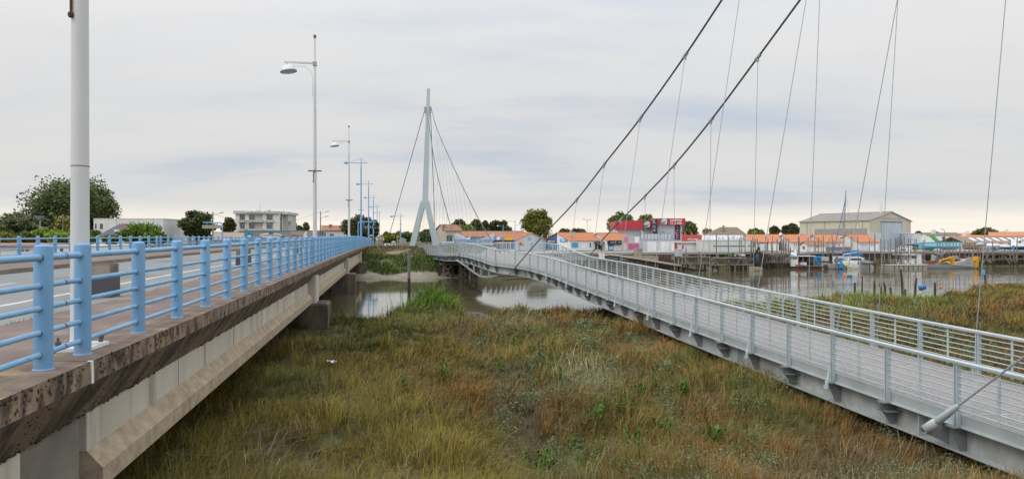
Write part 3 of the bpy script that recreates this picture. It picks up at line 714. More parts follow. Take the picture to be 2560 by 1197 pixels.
# railings
GRIME = pmat('weld_grime', (0.19, 0.30, 0.40), (0.10, 0.075, 0.06), 26, 0.9, lo=0.40, hi=0.60)
def railing(off, label, lo_s, hi_s, detail):
    t = thing('bridge_railing', label, 'railing', tuple(RB(20, off)))
    o = Vector(tuple(t['_o']))
    seg = 20 if detail else 12
    mb = MB(); prof = [(0.086, 0.0), (0.086, 0.012), (0.074, 0.02), (0.074, 1.06), (0.068, 1.083), (0.045, 1.097), (0.0, 1.10)]
    mb.lathe(prof, (0, 0, 0), seg); pm = mb.mesh('post', BLUEPAINT, True)
    ss = []
    for j in range(-1, 6):
        a = 6.32+20*j+0.38; b = a+20-0.76
        ss += [a+(b-a)*i/13 for i in range(14)]
    ss = [s for s in ss if lo_s <= s <= hi_s]
    for s in ss:
        q = link('post', pm, t); q.location = RB(s, off)-o
    for j in range(-1, 6):
        a = max(6.32+20*j+0.02, lo_s-0.4); b = min(6.32+20*(j+1)-0.02, hi_s+0.4)
        if b-a < 1: continue
        n = max(2, int((b-a)/1.5))
        for h, r in ((0.985, 0.031), (0.74, 0.0245), (0.545, 0.0245), (0.335, 0.0245), (0.145, 0.0245)):
            m = MB(); m.tube([RB(a+(b-a)*i/n, off, h) for i in range(n+1)], r, 12 if detail else 8); m.build('rail', RAILPAINT, t, True)
    if detail:      # grimy weld collars where rails meet the nearest posts
        for s in [v for v in ss if v < 19]:
            for h, r in ((0.985, 0.031), (0.74, 0.0245), (0.545, 0.0245), (0.335, 0.0245), (0.145, 0.0245)):
                for sg in (-1, 1):
                    m = MB(); m.tube([RB(s+sg*0.066, off, h-0.002), RB(s+sg*0.084, off, h-0.002)], [r*1.16, r*1.05], 10); m.build('weld_collar', GRIME, t, True)
    # joint sleeves
    for j in range(0, 5):
        s = 6.32+20*j
        for h, r in ((0.985, 0.026), (0.74, 0.019), (0.545, 0.019), (0.335, 0.019), (0.145, 0.019)):
            m = MB(); m.tube([RB(s-0.06, off, h), RB(s+0.06, off, h)], r, 10); m.build('sleeve', DSTEEL, t, True)
    return t
rail_r = railing(0.0, 'pale blue tubular railing along the near edge of the road bridge', 1.0, 109.5, True)
rail_l = railing(-11.84, 'pale blue tubular railing along the far side of the road bridge', 14.0, 109.5, False)

# ------------------------------------------------------------------ street lamps on the bridge
def lamp_white(s, label):
    b = RB(s, -0.17, 0.012); t = thing('street_lamp', label, 'street lamp', tuple(b), 'white street lamps on the bridge')
    Z = Vector((0, 0, 1)); W = -ND
    m = MB(); m.lathe([(0.10, 0.03), (0.088, 0.12), (0.086, 0.9), (0.078, 3.6), (0.060, 6.8), (0.05, 8.3), (0.036, 8.35), (0.030, 9.5)], tuple(b), 20); m.build('mast', LAMPWHITE, t, True)
    m = MB(); m.lathe([(0.0, 9.47), (0.05, 9.50), (0.065, 9.56), (0.05, 9.62), (0.0, 9.645)], tuple(b), 12); m.build('ball_finial', DSTEEL, t, True)
    m = MB(); rz = math.atan2(UD.y, UD.x)
    m.cbox(b+Z*0.018, (0.52, 0.36, 0.035), rz)
    for q in range(4):
        a = rz+q*math.pi/2
        m.add([b+Z*0.035+Vector((math.cos(a), math.sin(a), 0))*0.17+Vector((-math.sin(a), math.cos(a), 0))*0.006, b+Z*0.035+Vector((math.cos(a), math.sin(a), 0))*0.17-Vector((-math.sin(a), math.cos(a), 0))*0.006,
               b+Z*0.15+Vector((math.cos(a), math.sin(a), 0))*0.085], [(0, 1, 2)])
    m.build('base_plate', WHITEP, t)
    for dx, dy in ((0.2, 0.12), (-0.2, 0.12), (0.2, -0.12), (-0.2, -0.12)):
        p = b+UD*dx+ND*dy; m = MB(); m.lathe([(0.022, 0.035), (0.022, 0.07), (0.03, 0.072), (0.03, 0.10), (0.012, 0.102), (0.012, 0.14)], tuple(p), 8); m.build('bolt', DSTEEL, t)
    ha = 8.42
    m = MB(); m.beam(b+Z*ha-W*0.05, b+Z*ha+W*1.26, 0.06, 0.07); m.build('arm', LAMPWHITE, t)
    m = MB(); m.cbox(b+Z*(ha-0.02), (0.16, 0.16, 0.17), math.atan2(W.y, W.x)); m.build('arm_clamp', GALV, t)
    m = MB(); pts = [b+W*0.09+Z*7.0, b+W*0.09+Z*7.75]+[b+W*(0.09+0.42*(1-math.cos(a)))+Z*(7.75+0.52*math.sin(a)) for a in np.linspace(0, math.pi/2, 7)]+[b+W*0.95+Z*8.275]
    m.tube(pts, 0.012, 6); m.build('brace_rod', LAMPWHITE, t, True)
    lc = b+W*1.12+Z*(ha-0.06)
    tilt = Matrix.Rotation(R(-9), 4, 'Y')
    m = MB(); m.lathe([(0.02, 0.02), (0.02, -0.06), (0.09, -0.075), (0.20, -0.12), (0.28, -0.20), (0.325, -0.315)], tuple(lc), 24, tilt); h = m.build('lamp_head', LAMPWHITE, t, True)
    m = MB(); m.lathe([(0.318, -0.312), (0.342, -0.322), (0.345, -0.352), (0.30, -0.358), (0.30, -0.312), (0.318, -0.312)], tuple(lc), 24, tilt); m.build('rim', pmat_once('rim_blue', (0.20, 0.36, 0.58)), h, True)
    m = MB(); m.lathe([(0.315, -0.352), (0.27, -0.375), (0.16, -0.395), (0.0, -0.40)], tuple(lc), 24, tilt); m.build('diffuser', pmat_once('lamp_diffuser', (0.66, 0.64, 0.58), 0.25), h, True)
    m = MB(); m.cbox(b+Z*3.86, (0.56, 0.03, 0.055), math.atan2(W.y, W.x)); m.cbox(b+Z*3.86, (0.10, 0.22, 0.075), math.atan2(W.y, W.x)); m.build('banner_bracket', DSTEEL if s < 40 else RUST, t)
    q = b-UD*0.075+W*0.055; m = MB(); m.tube([q+Z*3.82, q+Z*3.44], 0.013, 6); m.lathe([(0.0, 3.375), (0.022, 3.385), (0.030, 3.41), (0.022, 3.435), (0.0, 3.445)], tuple(q), 10); m.build('cable_stub', RUST if s > 10 else pmat_once('stub_brown', (0.10, 0.05, 0.035), 0.8), t, True)
    return t
_once = {}
def pmat_once(n, c, r=0.5):
    if n not in _once: _once[n] = pmat(n, c, None, 2, r)
    return _once[n]
l1 = lamp_white(7.05, 'tall white street lamp mast standing behind the nearest railing posts')
l2 = lamp_white(28.9, 'white street lamp with domed head rising mid bridge, the tallest lamp shown whole')
l3 = lamp_white(52.8, 'white street lamp with rusty bracket, the farther of the two whole white lamps')
# weld ring on the near mast
b = RB(7.05, -0.17, 0.012)
m = MB(); m.lathe([(0.0865, 1.872), (0.0872, 1.876), (0.0865, 1.88)], tuple(b), 20); m.build('weld_ring', CONCB, l1, True)
def lamp_blue(s, label, off=-0.17, X=None, Y=None, h=9.7):
    b = RB(s, off) if X is None else Vector((X, Y, -1.3)); t = thing('street_lamp', label, 'street lamp', tuple(b), 'blue street lamps beyond the bridge')
    Z = Vector((0, 0, 1)); W = -ND
    m = MB(); m.lathe([(0.11, 0.0), (0.11, 3.2), (0.085, 3.3), (0.07, h-1.2), (0.045, h-0.8), (0.03, h)], tuple(b), 12); m.build('mast', LAMPBLUE, t, True)
    ha = h-0.55
    m = MB(); m.beam(b+Z*ha-W*0.65, b+Z*ha+W*1.35, 0.06, 0.06); m.build('arm', LAMPBLUE, t)
    m = MB()
    for d in (-0.65, 1.35): m.tube([b+Z*(h-0.03), b+Z*ha+W*d], 0.012, 5)
    m.build('stay_rod', LAMPBLUE, t)
    lc = b+W*1.55+Z*(ha+0.14)
    m = MB(); m.lathe([(0.0, 0.02), (0.16, 0.0), (0.30, -0.10), (0.34, -0.17)], tuple(lc), 16); hd = m.build('lamp_head', LAMPBLUE, t, True)
    m = MB(); m.lathe([(0.33, -0.165), (0.22, -0.26), (0.0, -0.30)], tuple(lc), 16); m.build('diffuser', pmat_once('lamp_diffuser', (0.66, 0.64, 0.58), 0.25), hd, True)
    m = MB(); m.cbox(b+Z*4.0, (0.62, 0.04, 0.05), math.atan2(W.y, W.x)); m.build('banner_bracket', DSTEEL, t)
    return t
for i, s in enumerate((74.5, 100.7, 129, 165, 200)):
    lamp_blue(s, ['blue street lamp with triangular top stays at the bridge end, nearest of the blue row', 'second blue street lamp in the row beyond the bridge', 'third blue street lamp in the row beyond the bridge',
                  'fourth blue street lamp in the row, small and far', 'last blue street lamp of the row, farthest away'][i])

# planter boxes between pavement and road
def planter(s, label):
    b = RB(s, -2.55, -0.035); t = thing('planter_box', label, 'planter', tuple(b), 'planter boxes on the bridge shoulder')
    rz = math.atan2(UD.y, UD.x)
    m = MB(); m.cbox(b+Vector((0, 0, 0.20)), (0.48, 0.48, 0.40), rz); m.build('steel_box', pmat_once('planter_grey', (0.075, 0.08, 0.09), 0.5), t)
    for k in range(7):
        p = b+UD*(-0.21+0.07*k)+ND*0.0
        m = MB(); m.cbox(p+Vector((0, 0, 0.51+0.02*rng.random())), (0.045, 0.44, 0.22+0.03*rng.random()), rz); m.build('slat', WOOD, t)
    m = MB(); m.cbox(b+Vector((0, 0, 0.44)), (0.40, 0.40, 0.07), rz); m.build('soil', SOIL, t)
    return t
planter(13.7, 'dark grey steel planter with wooden slats behind the second railing post')
planter(26.5, 'dark grey planter box farther along the bridge shoulder, beyond the nearest one')
planter(42, 'small far planter box near the white lamp, farthest of the planters')
# ------------------------------------------------------------------ suspension footbridge
FBR = thing('suspension_footbridge', 'grey steel cable suspension footbridge with gritty deck, thin railings and Y-shaped mast', 'footbridge', (2, 45, -3.6))
Lc = [(10.3,-6),(8.57,3),(7.02,10.74),(4.97,21),(2.97,31),(1.5,38.3),(0.55,40.7),(-0.9,41.7),(-1.95,44.2),(-2.9,48),(-4.0,51.5),(-5.5,57.6),(-7.6,68),(-10.1,78),(-11.9,84.5)]
Rc = [(13.2,-6),(11.47,3),(9.9,10.9),(7.85,21.2),(5.85,31.2),(4.25,39),(3.85,41.5),(3.55,44),(3.3,46.8),(2.4,50),(0.6,52.3),(-1.9,57),(-4.4,69),(-7.0,79.5),(-9.0,86)]
zl = [-2.12,-2.05,-1.9,-1.565,-1.16,-0.88,-0.74,-0.60,-0.41,-0.30,-0.22,-0.38,-0.54,-0.70,-0.82]
zr = [-2.12,-2.05,-1.9,-1.565,-1.16,-0.88,-0.70,-0.50,-0.35,-0.24,-0.20,-0.38,-0.54,-0.70,-0.82]
NS = 26
LC = catmull([(x, y, z) for (x, y), z in zip(Lc, zl)], NS); RC = catmull([(x, y, z) for (x, y), z in zip(Rc, zr)], NS)
class Path:
    def __init__(s, pts, side):
        s.p = pts; d = np.linalg.norm(np.diff(pts[:, :2], axis=0), axis=1); s.s = np.concatenate([[0], np.cumsum(d)]); s.side = side
    def at(s, t): return Vector([float(np.interp(t, s.s, s.p[:, i])) for i in range(3)])
    def tan(s, t): 
        v = s.at(t+0.25)-s.at(t-0.25); v.z = 0; return v.normalized()
    def out(s, t): v = s.tan(t); return Vector((-v.y, v.x, 0)) if s.side < 0 else Vector((v.y, -v.x, 0))
    def pt(s, t, o, dz): p = s.at(t)+s.out(t)*o; return Vector((p.x, p.y, s.at(t).z+dz))
    def s_of_y(s, y):
        return float(np.interp(y, s.p[:, 1], s.s))
PL, PR = Path(LC, -1), Path(RC, 1)
def fstrip(path, a, b, prof, step=0.5):
    n = max(1, int(math.ceil((b-a)/step)))
    return MB().loft([[path.pt(a+(b-a)*i/n, o, dz) for o, dz in prof] for i in range(n+1)], closed=True)
# deck panels
n = len(LC)
dzd = -0.875
i = 0; k = 0
while i < n-1:
    j = min(n-1, i+13)
    top = []; 
    for q in range(i, j+1):
        a = Vector(LC[q]); b = Vector(RC[q]); d = (b-a); d.z = 0; d.normalize()
        a = a+d*0.075+Vector((0, 0, dzd)); b = b-d*0.075+Vector((0, 0, dzd)); dn = Vector((0, 0, -0.07))
        top.append([a, b, b+dn, a+dn])
    MB().loft(top, closed=True).build('deck_panel', DECK, FBR); 
    a, b = top[-1][0], top[-1][1]
    MB().beam(a+Vector((0, 0, 0.001)), b+Vector((0, 0, 0.001)), 0.03, 0.012).build('deck_joint', GALVD, FBR); i = j; k += 1
STEP = 1.485
GALVB = pmat('shaded_bracket_steel', (0.27, 0.285, 0.29), (0.20, 0.21, 0.215), 2, 0.5, 0.1)  # darker than the other galvanised steel: the brackets' shaded side put into the colour
for path in (PL, PR):
    s_ref = path.s_of_y(10.73)
    s0 = s_ref-STEP*4; s1 = path.s[-1]-0.3
    npost = int((s1-s0)/STEP)
    posts = [s0+STEP*q for q in range(npost+1)]
    # toe angle, girder web and flanges in lengths of six panels
    for q in range(0, npost, 6):
        a = posts[q]; b = posts[min(q+6, npost)]
        fstrip(path, a+0.004, b-0.004, [(-0.062, -0.855), (-0.047, -0.855), (-0.047, -1.03), (0.03, -1.03), (0.03, -1.045), (-0.062, -1.045)]).build('toe_plate', GALV, FBR)
        fstrip(path, a+0.004, b-0.004, [(-0.205, -1.046), (-0.18, -1.046), (-0.18, -1.44), (-0.205, -1.44)]).build('girder_web', GALVD, FBR)
        fstrip(path, a+0.004, b-0.004, [(-0.32, -1.44), (-0.03, -1.44), (-0.03, -1.468), (-0.32, -1.468)]).build('bottom_flange', GALV, FBR)
        fstrip(path, a+0.004, b-0.004, [(-0.24, -1.02), (0.0, -1.02), (0.0, -1.045), (-0.24, -1.045)]).build('top_flange', GALV, FBR)
    # handrail in lengths of two panels
    for q in range(0, npost, 2):
        a = posts[q]-0.05; b = posts[min(q+2, npost)]-0.055
        fstrip(path, a, b, [(-0.045, -0.058), (0.045, -0.058), (0.05, -0.045), (0.05, -0.01), (0.038, 0.0), (-0.038, 0.0), (-0.05, -0.01), (-0.05, -0.045)], 0.6).build('handrail', GALVR, FBR, True)
    # wires
    for h in (-0.14, -0.245, -0.35, -0.455, -0.56, -0.665, -0.77):
        nn = int((s1-s0)/0.6); MB().tube([path.pt(s0+(s1-s0)*i/nn, 0.0, h) for i in range(nn+1)], 0.0115, 6).build('railing_wire', GALVR, FBR, True)
    for q, s in enumerate(posts):
        base = path.at(s); T = path.tan(s); O = path.out(s)
        big = (q % 2 == 1)
        m = MB()
        # flat double post: two plates with a dark slot between
        for dt in (-0.024, 0.024):
            m.beam(path.pt(s, 0.0, -1.03)+T*dt, path.pt(s, 0.0, -0.056)+T*dt, 0.022, 0.075, up=O)
        m.beam(path.pt(s, 0.0, -0.25), path.pt(s, 0.0, -0.2), 0.048, 0.03, up=O); m.beam(path.pt(s, 0.0, -0.85), path.pt(s, 0.0, -0.8), 0.048, 0.03, up=O)
        m.build('railing_post', GALVR, FBR)
        m = MB()
        m.poly_extrude([path.pt(s, -0.18, -1.05)-T*0.009, path.pt(s, 0.19 if big else 0.12, -1.05)-T*0.009, path.pt(s, 0.17 if big else 0.09, -1.12)-T*0.009, path.pt(s, -0.06, -1.438)-T*0.009, path.pt(s, -0.18, -1.438)-T*0.009], T*0.018)
        m.beam(path.pt(s, 0.03, -1.052), path.pt(s, 0.03, -1.03), 0.19, 0.24, up=O)
        if big: m.poly_extrude([path.pt(s, -0.18, -1.20)-T*0.16, path.pt(s, 0.12, -1.20)-T*0.12, path.pt(s, 0.12, -1.20)+T*0.12, path.pt(s, -0.18, -1.20)+T*0.16], Vector((0, 0, 0.012)))
        m.build('bracket', GALVB, FBR)
        if q < npost:
            m = MB(); sm = s+STEP*0.5
            m.beam(path.pt(sm, 0.0, -0.80), path.pt(sm, 0.0, -0.058), 0.012, 0.045, up=path.tan(sm)); m.build('baluster', GALVR, FBR)
        if q % 4 == 0 and q < npost:
            sm = s+STEP*0.55
            m = MB(); m.poly_extrude([path.pt(sm, -0.18, -1.05), path.pt(sm, -0.04, -1.05), path.pt(sm, -0.04, -1.438), path.pt(sm, -0.18, -1.438)], path.tan(sm)*0.016); st = m.build('splice_stiffener', GALVR, FBR)
            m = MB()
            for hb in (-1.12, -1.20, -1.28, -1.36):
                for dt in (0.07,):
                    c = path.pt(sm+dt+0.03, -0.17, hb); m.lathe([(0.014, -0.014), (0.014, 0.014)], tuple(c), 6, Matrix.Rotation(R(90), 4, path.tan(sm)))
            m.build('bolt', GALVR, FBR)
    # cross beams below the deck
for q in range(0, n-1, 9):
    a = Vector(LC[q]); b = Vector(RC[q]); d = (b-a).normalized()
    MB().beam(a+d*0.14+Vector((0, 0, -1.06)), b-d*0.14+Vector((0, 0, -1.06)), 0.10, 0.16).build('cross_beam', GALVD, FBR)

# masts
def mast(cx, cy, lx, rx, ly, ry, zb, top, lean, nm):
    """two legs meeting at a fork, then one tapering mast"""
    fork = Vector((cx-0.05, cy, 3.9)); tip = Vector((cx+lean, cy+0.4, top))
    for (x, y) in ((lx, ly), (rx, ry)):
        m = MB(); m.beam((x, y, zb), fork+Vector((math.copysign(0.22, x-cx), 0, 0.9)), 0.72, 0.9, up=(0, 1, 0), w2=0.62, h2=0.72); m.build('mast_leg', TOWER, FBR)
    mid = fork.lerp(tip, 0.62)
    m = MB(); m.beam(fork, mid, 0.66, 0.74, up=(0, 1, 0), w2=0.52, h2=0.62); m.build('mast', TOWER, FBR)
    m = MB(); m.beam(mid, tip, 0.50, 0.60, up=(0, 1, 0), w2=0.36, h2=0.46); m.build('mast_tip', TOWER, FBR)
    hd = fork.lerp(tip, 0.85)
    m = MB(); m.beam(hd-Vector((0, 0, 1.1)), hd+Vector((0, 0, 0.5)), 0.70, 0.34, up=(0, 1, 0), w2=0.42, h2=0.30); m.build('saddle', TOWER, FBR)
    m = MB()
    for dx in (-0.42, 0.34): m.beam(hd+Vector((dx, 0, -0.75)), hd+Vector((dx, 0, 0.0)), 0.14, 0.36, up=(0, 1, 0))
    m.build('cable_anchor', GALVD, FBR)
    return hd
hd2 = mast(-10.95, 86.0, -12.75, -9.45, 86, 86, -1.5, 19.1, 0.35, 'far')
hd1 = mast(9.3, 6.4, 7.45, 11.15, 6.4, 6.4, -3.6, 17.2, 2.7, 'near')
m = MB(); m.box(-13.9, -11.6, 84.6, 87.6, -2.7, -1.25); m.build('mast_footing', GREYW, FBR)
m = MB(); m.box(-10.3, -8.4, 84.8, 87.6, -2.7, -1.3); m.build('mast_footing', GREYW, FBR)
m = MB(); m.box(6.6, 8.2, 5.4, 7.4, -4.2, -3.4); m.box(10.4, 12.0, 5.4, 7.4, -4.2, -3.4); m.build('mast_footing', GREYW, FBR)

# main cables of the near half
CA = [(0.0,41.2,-1.93),(1.62,36.6,0.15),(3.09,32.4,1.9),(3.94,29.1,3.2),(4.88,25.85,4.6),(5.8,22.75,6.16),(6.72,19.7,7.87),(7.87,16.76,9.6),(9.05,13.85,11.4),(hd1.x-0.3,hd1.y,hd1.z)]
CB = [(4.07,40.0,-1.65),(4.80,36.3,-0.05),(5.36,33.5,0.95),(5.98,30.6,1.95),(6.6,27.7,3.02),(7.26,24.8,4.35),(7.92,21.9,5.86),(8.67,19.1,7.5),(9.52,16.4,9.2),(10.5,13.7,11.1),(hd1.x+0.3,hd1.y,hd1.z)]
def cable(pts, r, name='main_cable', mat=CABLE, seg=8): 
    c = catmull(pts, 6); return MB().tube(c, r, seg).build(name, mat, FBR, True)
cable(CA, 0.032); cable(CB, 0.032)
def socket(a, d, r, L_):
    m = MB(); d = d.normalized(); c = a
    m.tube([c-d*0.02, c+d*0.02, c+d*L_*0.35, c+d*L_*0.4, c+d*L_], [r*0.9, r*1.25, r*1.25, r*0.95, r*0.55], 10)
    m.lathe([(r*1.7, -r*0.8), (r*1.7, r*0.8)], tuple(c), 12, d.orthogonal().to_track_quat('Z', 'Y').to_matrix().to_4x4())
    return m.build('cable_socket', GALVR, FBR, True)
def hanger(a, b, r=0.0085, sock=True):
    a = Vector(a); b = Vector(b)
    MB().tube([a, b], r, 6).build('hanger', HANGER, FBR, True)
    if sock: socket(a, b-a, 0.028, 0.42)
    d = Vector((0.3, -0.8, 0.5)).normalized()
    MB().tube([b-d*0.14, b+d*0.14], 0.058, 8).build('cable_clamp', GALV, FBR, True)
    MB().beam(b-Vector((0, 0, 0.16)), b, 0.03, 0.07).build('clamp_lug', GALV, FBR)
for (yb, c) in zip((36.6, 32.4, 29.1, 25.85, 22.75, 19.7, 16.76, 13.85), CA[1:9]):
    s = PL.s_of_y(yb-0.3); hanger(PL.pt(s, 0.22, -1.10), c)
for (yb, c) in zip((36.3, 33.5, 30.6, 27.7, 24.8, 21.9, 19.1, 16.4, 13.7), CB[1:10]):
    s = PR.s_of_y(yb+0.3); hanger(PR.pt(s, 0.22, -1.10), c)
# end stay at the near right
s = PL.s_of_y(11.04); a = PL.pt(s, 0.26, -1.17); b = Vector((7.72, 7.0, a.z+0.913*4.04)); d = (b-a).normalized()
MB().tube([a+d*0.3, b], 0.016, 8).build('end_stay', HANGER, FBR, True)
m = MB(); m.tube([a-d*0.03, a+d*0.02, a+d*0.22, a+d*0.26, a+d*0.30, a+d*0.72, a+d*0.78], [0.055, 0.085, 0.075, 0.05, 0.064, 0.045, 0.028], 14)
m.lathe([(0.075, -0.05), (0.075, 0.05)], tuple(a), 14, Matrix.Rotation(R(90), 4, 'Y')); m.build('stay_socket', GALVR, FBR, True)
m = MB(); m.lathe([(0.035, -0.09), (0.035, 0.09)], tuple(a), 10, Matrix.Rotation(R(90), 4, 'Y')); m.build('pin', DSTEEL, FBR, True)
O = PL.out(s); T = PL.tan(s)
m = MB(); m.poly_extrude([PL.pt(s, -0.18, -1.05), PL.pt(s, 0.28, -1.10), PL.pt(s, 0.26, -1.24), PL.pt(s+0.02, -0.18, -1.44)], T*0.03); m.build('stay_plate', GALV, FBR)
# main cables and backstays of the far half
FA = [(-3.9, 51.2, -1.25), (-5.2, 57.5, 1.2), (-6.6, 64, 4.3), (-8.2, 71.5, 8.5), (-9.6, 79, 13.0), (hd2.x-0.3, hd2.y, hd2.z)]
FBc = [(-0.9, 54.6, -1.2), (-2.6, 60, 1.2), (-4.6, 66.5, 4.7), (-6.8, 73.5, 8.9), (-8.9, 80.2, 13.2), (hd2.x+0.35, hd2.y, hd2.z)]
cable(FA, 0.042); cable(FBc, 0.042)
for c, path in ((FA, PL), (FBc, PR)):
    cc = catmull(c, 8)
    for t_ in range(5, len(cc)-4, 3):
        p = Vector(cc[t_]); s = path.s_of_y(p.y); MB().tube([path.pt(s, 0.1, -1.05), p], 0.011, 5).build('hanger', HANGER, FBR, True)
MB().tube([(hd2.x-0.45, hd2.y, hd2.z-0.5), (-18.2, 98, -1.2)], 0.042, 8).build('backstay', CABLE, FBR, True)
MB().tube([(hd2.x+0.3, hd2.y, hd2.z-0.5), (-11.2, 100, -1.2)], 0.042, 8).build('backstay', CABLE, FBR, True)
# tie below the middle platform with struts
TI = [P(1275, 682, 41.3), P(1246, 688, 42.1), P(1223, 692, 43.2), P(1203, 691, 45.0), P(1185, 681, 47.0), P(1169, 668, 49.3), P(1142, 650, 51.3)]
for i in range(len(TI)-1): MB().beam(TI[i], TI[i+1], 0.09, 0.09).build('tie_bar', GALV, FBR)
for p in TI[1:6]:
    s = PL.s_of_y(p.y) if p.y > 42.3 else float(PL.s[np.argmin(np.abs(PL.p[:, 0]-p.x))])
    z = PL.at(s).z-1.40
    MB().beam((p.x, p.y, p.z), (p.x, p.y, z), 0.24, 0.12).build('strut', GALV, FBR)
    MB().beam((p.x, p.y, z-0.5), (p.x+2.2, p.y+1.4, z-0.5), 0.06, 0.06).build('strut_brace', GALV, FBR)

# pile standing in the river
q = P(1022.5, 740, 44.0)
t = thing('steel_pile', 'slender steel pile standing in the river in front of the mast foot', 'pile', (q.x, 44, -3.66))
MB().tube([(q.x, 44, -5.2), (q.x, 44, -2.5)], 0.098, 14).build('wet_shaft', WETWOOD, t, True)
MB().tube([(q.x, 44, -2.5), (q.x, 44, -0.66)], 0.096, 14).build('shaft', pmat_once('dull_pile_steel', (0.20, 0.19, 0.175), 0.6), t, True)
MB().tube([(q.x, 44, -0.68), (q.x, 44, -0.62)], 0.13, 14).build('cap', GALV, t, True)

# timber trestle abutment under the far end of the footbridge
t = thing('timber_trestle', 'dark timber trestle abutment standing in the water under the footbridge', 'trestle', (-5.2, 66, -3.7))
m = MB(); m.box(-7.2, -3.0, 66.6, 70, -5.5, -1.75); m.build('back_wall', pmat_once('dark_quay_wall', (0.035, 0.028, 0.02), 0.9), t)
for i, px_ in enumerate((1098, 1109, 1130, 1150, 1168, 1190)):
    X = wx(px_, 65); m = MB(); m.beam((X, 65.2, -5.2), (X, 65.2, -1.75), 0.26, 0.26); m.build('trestle_post', WOOD if i in (1, 3) else WETWOOD, t)
for z in (-1.85, -2.35):
    m = MB(); m.beam((wx(1098, 65), 65.0, z), (wx(1192, 65), 65.0, z), 0.10, 0.18); m.build('trestle_beam', WOOD, t)
for a_, b_ in ((1112, 1128), (1150, 1167)):
    for u, v in ((-2.5, -3.5), (-3.5, -2.5)):
        m = MB(); m.beam((wx(a_, 65), 65.05, u), (wx(b_, 65), 65.05, v), 0.06, 0.14); m.build('brace', WOOD, t)
# ------------------------------------------------------------------ building helpers
def XY(px_, Y): return Vector((wx(px_, Y), Y, 0))
class House:
    """gabled building: A-B is the gable wall (A left of B seen from outside), body runs L metres behind it"""
    def __init__(s, name, label, A, B, L, zb, ze, zr, wall, roof, cat='building', group=None, over=0.25, rth=0.12, ridge_off=0.5, tiles=True):
        s.A = XY(*A); s.B = XY(*B); d = s.B-s.A; s.w = d.length; s.u = d.normalized(); s.n = Vector((-s.u.y, s.u.x, 0)); s.L = L
        s.zb, s.ze, s.zr = zb, ze, zr
        c = (s.A+s.B)/2+s.n*L/2
        s.t = thing(name, label, cat, (c.x, c.y, zb), group)
        Z = Vector((0, 0, 1)); m = s.A.lerp(s.B, ridge_off)
        pent = [s.A+Z*zb, s.B+Z*zb, s.B+Z*ze, m+Z*zr, s.A+Z*ze]
        MB().poly_extrude(pent, s.n*L).build('wall', wall, s.t)
        s.roofs = []
        for e in (s.A, s.B):
            dr = (e-m); ln = dr.length; dr = dr.normalized(); sl = (ze-zr)/ln
            p0 = m+Z*(zr+0.03); p1 = e+dr*over+Z*(ze+0.03+sl*over)
            mb = MB(); mb.poly_extrude([p0-s.n*over, p1-s.n*over, p1-s.n*over+Z*rth, p0-s.n*over+Z*rth], s.n*(L+2*over)); s.roofs.append(mb.build('roof', roof, s.t))
            if tiles:   # rows of roof tiles as ridges running down the slope
                mb = MB(); k = 0.25; tot = L+2*over
                while k < tot-0.1:
                    a = p0+s.n*(k-over)+Z*(rth+0.0); b = p1+s.n*(k-over)+Z*(rth+0.0)
                    mb.beam(a, b, 0.13, 0.07); k += 0.30
                q = mb.build('tile_rows', roof, s.t); tag(q, kind='stuff')
        MB().beam(m-s.n*over+Z*(zr+rth+0.05), m+s.n*(L+over)+Z*(zr+rth+0.05), 0.26, 0.12).build('ridge', roof, s.t)
    def fr(s, plane):
        if plane == 'g': return s.A, s.u, -s.n, s.w
        if plane == 'b': return s.B, s.n, s.u, s.L
        return s.A+s.n*s.L, -s.n, -s.u, s.L      # 'a'
    def pan(s, plane, u0, u1, z0, z1, mat, name, proud=0.05, parent=None, deep=0.06):
        o, u, nn, ln = s.fr(plane)
        p = o+u*(u0+u1)/2*1.0+nn*(proud-deep/2); p.z = (z0+z1)/2
        mb = MB(); mb.cbox(p, (abs(u1-u0), deep, z1-z0), math.atan2(u.y, u.x)); return mb.build(name, mat, parent or s.t)
    def win(s, plane, u0, u1, z0, z1, frame=None, name='window', nb=1):
        f = s.pan(plane, u0-0.08, u1+0.08, z0-0.08, z1+0.08, frame or WHITEP, name, 0.04)
        for k in range(nb):
            a = u0+(u1-u0)*k/nb+0.03; b = u0+(u1-u0)*(k+1)/nb-0.03
            s.pan(plane, a, b, z0, z1, GLASS, 'pane', 0.055, f, 0.04)
        return f
    def text(s, plane, txt, u, z, size, mat, width=None, bold=0.0, proud=0.09, name='lettering'):
        o, ud, nn, ln = s.fr(plane); p = o+ud*u+nn*proud; p.z = z
        return sign_text(name, txt, mat, s.t, p, size, ud, width, bold)
def sign_text(name, txt, mat, parent, p, size, xdir, width=None, bold=0.0):
    sx = 1.0
    if width:
        me = text_mesh(txt, size, bold, 0.012); a = np.empty(len(me.vertices)*3); me.vertices.foreach_get('co', a); a = a.reshape(-1, 3)
        sx = width/max(0.01, float(np.ptp(a[:, 0]))); bpy.data.meshes.remove(me)
    return put_text(name, txt, mat, parent, p, size, xdir, bold, 'CENTER', sx)
